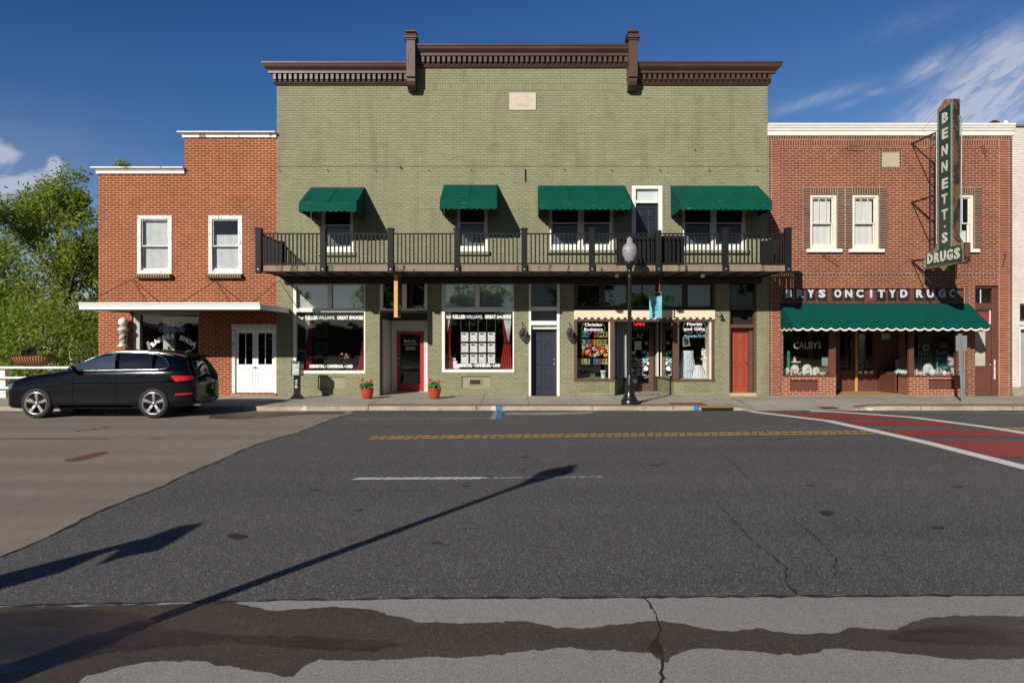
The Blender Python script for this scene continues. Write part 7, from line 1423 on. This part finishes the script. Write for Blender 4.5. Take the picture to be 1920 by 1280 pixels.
bv = BVHTree.FromPolygons([v.co.copy() for v in me.vertices], [list(p.vertices) for p in me.polygons]); link(body, car)
def hit(o, d):
    r = bv.ray_cast(Vector(o), Vector(d).normalized()); return (r[0], r[1]) if r[0] is not None else (Vector(o)+Vector(d).normalized()*2, -Vector(d).normalized())
def side(u, z, off=.004, s=-1):
    p, nn = hit((XF+u, YCc+s*3, z), (0, -s, 0)); return p+Vector((0, s*off, 0))
def patch(name, fn, nu, nv, mat, parent=car, **k): m = MB(); m.grid(fn, nu, nv); return m.build(name, mat, parent, **k)
def curve(pts): xs = [p[0] for p in pts]; return lambda u: float(np.interp(u, xs, [p[1] for p in pts]))
zt_w = curve([(.66, 1.155), (.80, 1.215), (1.0, 1.335), (1.2, 1.435), (1.4, 1.50), (1.65, 1.535), (2.0, 1.55), (2.4, 1.545), (2.65, 1.525), (2.85, 1.47), (3.0, 1.39), (3.09, 1.27), (3.12, 1.215)]); zb_w = curve([(.66, 1.14), (1.5, 1.152), (2.4, 1.165), (2.9, 1.175), (3.06, 1.20), (3.12, 1.212)])
for s in (-1, 1):
    patch('window_pillars', lambda u, v, s=s: tuple(side(.80+2.30*u, zb_w(.80+2.30*u)+(max(.004, zt_w(.80+2.30*u)-zb_w(.80+2.30*u)))*v, .0012, s)), 40, 6, SHUT)
    for a, b, mt in ((.80, 1.83, CGL2), (1.93, 2.72, CGL), (2.78, 3.10, CGL)):
        patch('side_window', lambda u, v, a=a, b=b, s=s: tuple(side(a+(b-a)*u-(.06*v if a > 1 and a < 2.5 else (.05*v*u if a < 1 else 0)), zb_w(a+(b-a)*u)+(max(.004, zt_w(a+(b-a)*u)-zb_w(a+(b-a)*u)))*v, .003, s)), 14, 6, mt)
    us = np.linspace(.62, 3.12, 36); up_ = [side(u, zt_w(u)+.014, .004, s) for u in us]; dn_ = [side(u, zb_w(u)-.012, .006, s) for u in us]
    m = MB(); m.tube([tuple(p) for p in up_]+[tuple(p) for p in dn_[::-1]]+[tuple(up_[0])], .0095, 6); m.build('window_trim', CHROME, car)
    m = MB(); rz = lambda u: curve([(1.50, 1.585), (1.62, 1.62), (1.9, 1.655), (2.4, 1.665), (2.85, 1.635), (3.05, 1.60), (3.13, 1.565)])(u)
    m.tube([tuple(hit((XF+u, YCc+s*.585, 4), (0, 0, -1))[0]+Vector((0, 0, .012))) for u in np.linspace(1.5, 3.13, 14)], [.006]+[.014]*12+[.006], 8); m.build('roof_rail', CHROME, car)
    for ux in (1.88, .86): # shut lines
        m = MB(); pts = [side(ux+(.0 if z > .5 else (.5-z)*.0), z, .002, s) for z in np.linspace(.36, 1.13 if ux > 1 else 1.02, 14)]
        for p, q in zip(pts, pts[1:]): m.quad(tuple(p+Vector((-.003, 0, 0))), tuple(p+Vector((.003, 0, 0))), tuple(q+Vector((.003, 0, 0))), tuple(q+Vector((-.003, 0, 0))))
        m.build('shut_line', SHUT, car)
    for ux in (1.60, 2.50):
        p = side(ux, 1.0, .0, s); m = MB(); m.lathe([(.045, .0), (.04, s*.004)], (p.x, p.y, p.z), 14, 'y'); m.tube([(p.x-.10, p.y-.0, p.z+.01), (p.x-.07, p.y+s*.03, p.z+.015), (p.x+.07, p.y+s*.03, p.z+.012), (p.x+.10, p.y, p.z+.005)], [.010, .015, .015, .010], 8); m.build('door_handle', PAINT, car)
    patch('sill_moulding', lambda u, v, s=s: tuple(side(.52+1.75*u, .25+.06*v, .004, s)), 20, 3, SHUT)
    # mirror
    m = MB(); m.lathe([(.001, -.10), (.05, -.09), (.075, -.04), (.08, .02), (.07, .06), (.001, .065)], (XF+.93, YCc+s*.98, 1.17), 16, 'x'); m.tube([(XF+.92, YCc+s*.85, 1.13), (XF+.93, YCc+s*.95, 1.14)], .03, 8); m.build('wing_mirror', PAINT, car)
    # lamps that wrap the corners
    cr = (XF+3.0, YCc+s*.42)
    def wrap(c, a0, a1, zlo, zhi, s, rear, off=.005):
        def f(u, v):
            th = radians(a0+(a1-a0)*u); d = Vector(((1 if rear else -1)*sin(th), s*cos(th), 0)); o = Vector((c[0], c[1], 0))+d*2; z = zlo(u)+(zhi(u)-zlo(u))*v; o.z = z
            p, nn = hit(o, -d); return tuple(p+d*off)
        return f
    patch('tail_light', wrap(cr, 24, 70, lambda u: (1.005-.135*min(1, u/.22)) if u < .22 else .87+.075*(u-.22), lambda u: 1.015-.012*u, s, True), 20, 5, TAIL)
    patch('bumper_reflector', wrap(cr, 34, 66, lambda u: .545+.02*u, lambda u: .585+.02*u, s, True), 14, 2, TAIL)
    patch('headlight', wrap((XF-.15, YCc+s*.42), 50, 84, lambda u: .70-.03*u, lambda u: .84-.05*u, s, False), 14, 4, M('headlight_glass', (.12, .13, .14), .08, .3, coat=1) if 'headlight_glass' not in bpy.data.materials else bpy.data.materials['headlight_glass'])
    for u0, nm in ((0, 'front'), (WBs, 'rear')):
        c = (XF+u0, YCc+s*.80, .36); w = MB(); w.lathe([(.24, -.085), (.262, -.10), (.30, -.107), (.335, -.10), (.352, -.085), (.36, -.06), (.36, .06), (.352, .085), (.335, .10), (.30, .107), (.262, .10), (.24, .085)], c, 48, 'y', cap=False); wo = w.build('wheel', TYRE, car)
        r = MB(); f = s; r.lathe([(.262, f*.098), (.268, f*.104), (.25, f*.10), (.238, f*.085), (.228, f*.03), (.228, -f*.08), (.262, -f*.08)], c, 40, 'y', cap=False)
        for k in range(5):
            a = radians(90+72*k); t_ = Vector((cos(a), 0, sin(a))); nn = Vector((-sin(a), 0, cos(a))); C0 = Vector(c)
            v = []
            for rr_, hw_, yy_ in ((.045, .034, .070), (.14, .036, .086), (.245, .047, .094)):
                for sg in (-1, 1): v.append(tuple(C0+t_*rr_+nn*hw_*sg+Vector((0, f*(yy_-.012), 0))))
                for sg in (-1, 1): v.append(tuple(C0+t_*rr_+nn*hw_*.72*sg+Vector((0, f*yy_, 0))))
                for sg in (-1, 1): v.append(tuple(C0+t_*rr_+nn*hw_*sg+Vector((0, f*(yy_-.05), 0))))
            fs = []
            for i in (0, 6): fs += [(i+2, i+3, i+9, i+8), (i, i+2, i+8, i+6), (i+3, i+1, i+7, i+9), (i+4, i, i+6, i+10), (i+1, i+5, i+11, i+7)]
            r.add(v, fs)
        r.lathe([(.001, f*.088), (.03, f*.086), (.034, f*.078), (.06, f*.072), (.065, f*.05)], c, 20, 'y', cap=False); r.build('rim', RIMM, wo)
        d_ = MB(); d_.lathe([(.001, f*.0), (.225, f*.0), (.225, -f*.03)], c, 30, 'y'); d_.build('brake_disc', M('dark_brake', (.03, .03, .03), .5, .3) if 'dark_brake' not in bpy.data.materials else bpy.data.materials['dark_brake'], wo)
# rear: glass, plate, spoiler, exhaust, badge-free tailgate recess
def rear(y, z, off=.004): p, nn = hit((XF+6, YCc+y, z), (-1, 0, 0)); return p+Vector((off, 0, 0))
patch('rear_window', lambda u, v: tuple(rear((u-.5)*(1.10-.16*v), 1.12+.29*v, .004)), 16, 8, CGL)
m = MB(); m.ext([(-.52, 0), (.52, 0), (.50, .02), (-.50, .02)], 0, .001) if False else None
m = MB(); m.add([(XF+3.36, YCc-.50, 1.475), (XF+3.36, YCc+.50, 1.475), (XF+3.54, YCc+.46, 1.44), (XF+3.54, YCc-.46, 1.44), (XF+3.36, YCc-.50, 1.50), (XF+3.36, YCc+.50, 1.50), (XF+3.54, YCc+.46, 1.462), (XF+3.54, YCc-.46, 1.462)], [(0, 1, 2, 3)[::-1], (4, 5, 6, 7), (0, 3, 7, 4), (3, 2, 6, 7), (2, 1, 5, 6), (1, 0, 4, 5)]); m.build('spoiler', PAINT, car)
patch('number_plate', lambda u, v: tuple(rear((u-.5)*.32, .80+.14*v, .012)), 3, 3, M('plate_blue_white', (.14, .17, .24), .4, var=.3, vs=20))
patch('rear_bumper_trim', lambda u, v: tuple(rear((u-.5)*1.0, .36+.06*v, .006)), 10, 2, CHROME)
for s in (-1, 1): MB().tube([(XF+3.55, YCc+s*.45, .30), (XF+3.72, YCc+s*.45, .30)], .04, 12).build('exhaust_tip', CHROME, car)
m = MB(); m.tube([(XF+3.15, YCc, 1.55), (XF+3.22, YCc, 1.60), (XF+3.30, YCc, 1.585)], [.03, .02, .008], 8); m.build('aerial', PLAST, car)
patch('windscreen', lambda u, v: (lambda y, xx: tuple(hit((XF+xx, YCc+y, 3), (0, 0, -1))[0]+Vector((-.002, 0, .004))))((u-.5)*(1.24-.1*v), .68+.70*v), 14, 10, CGL2)
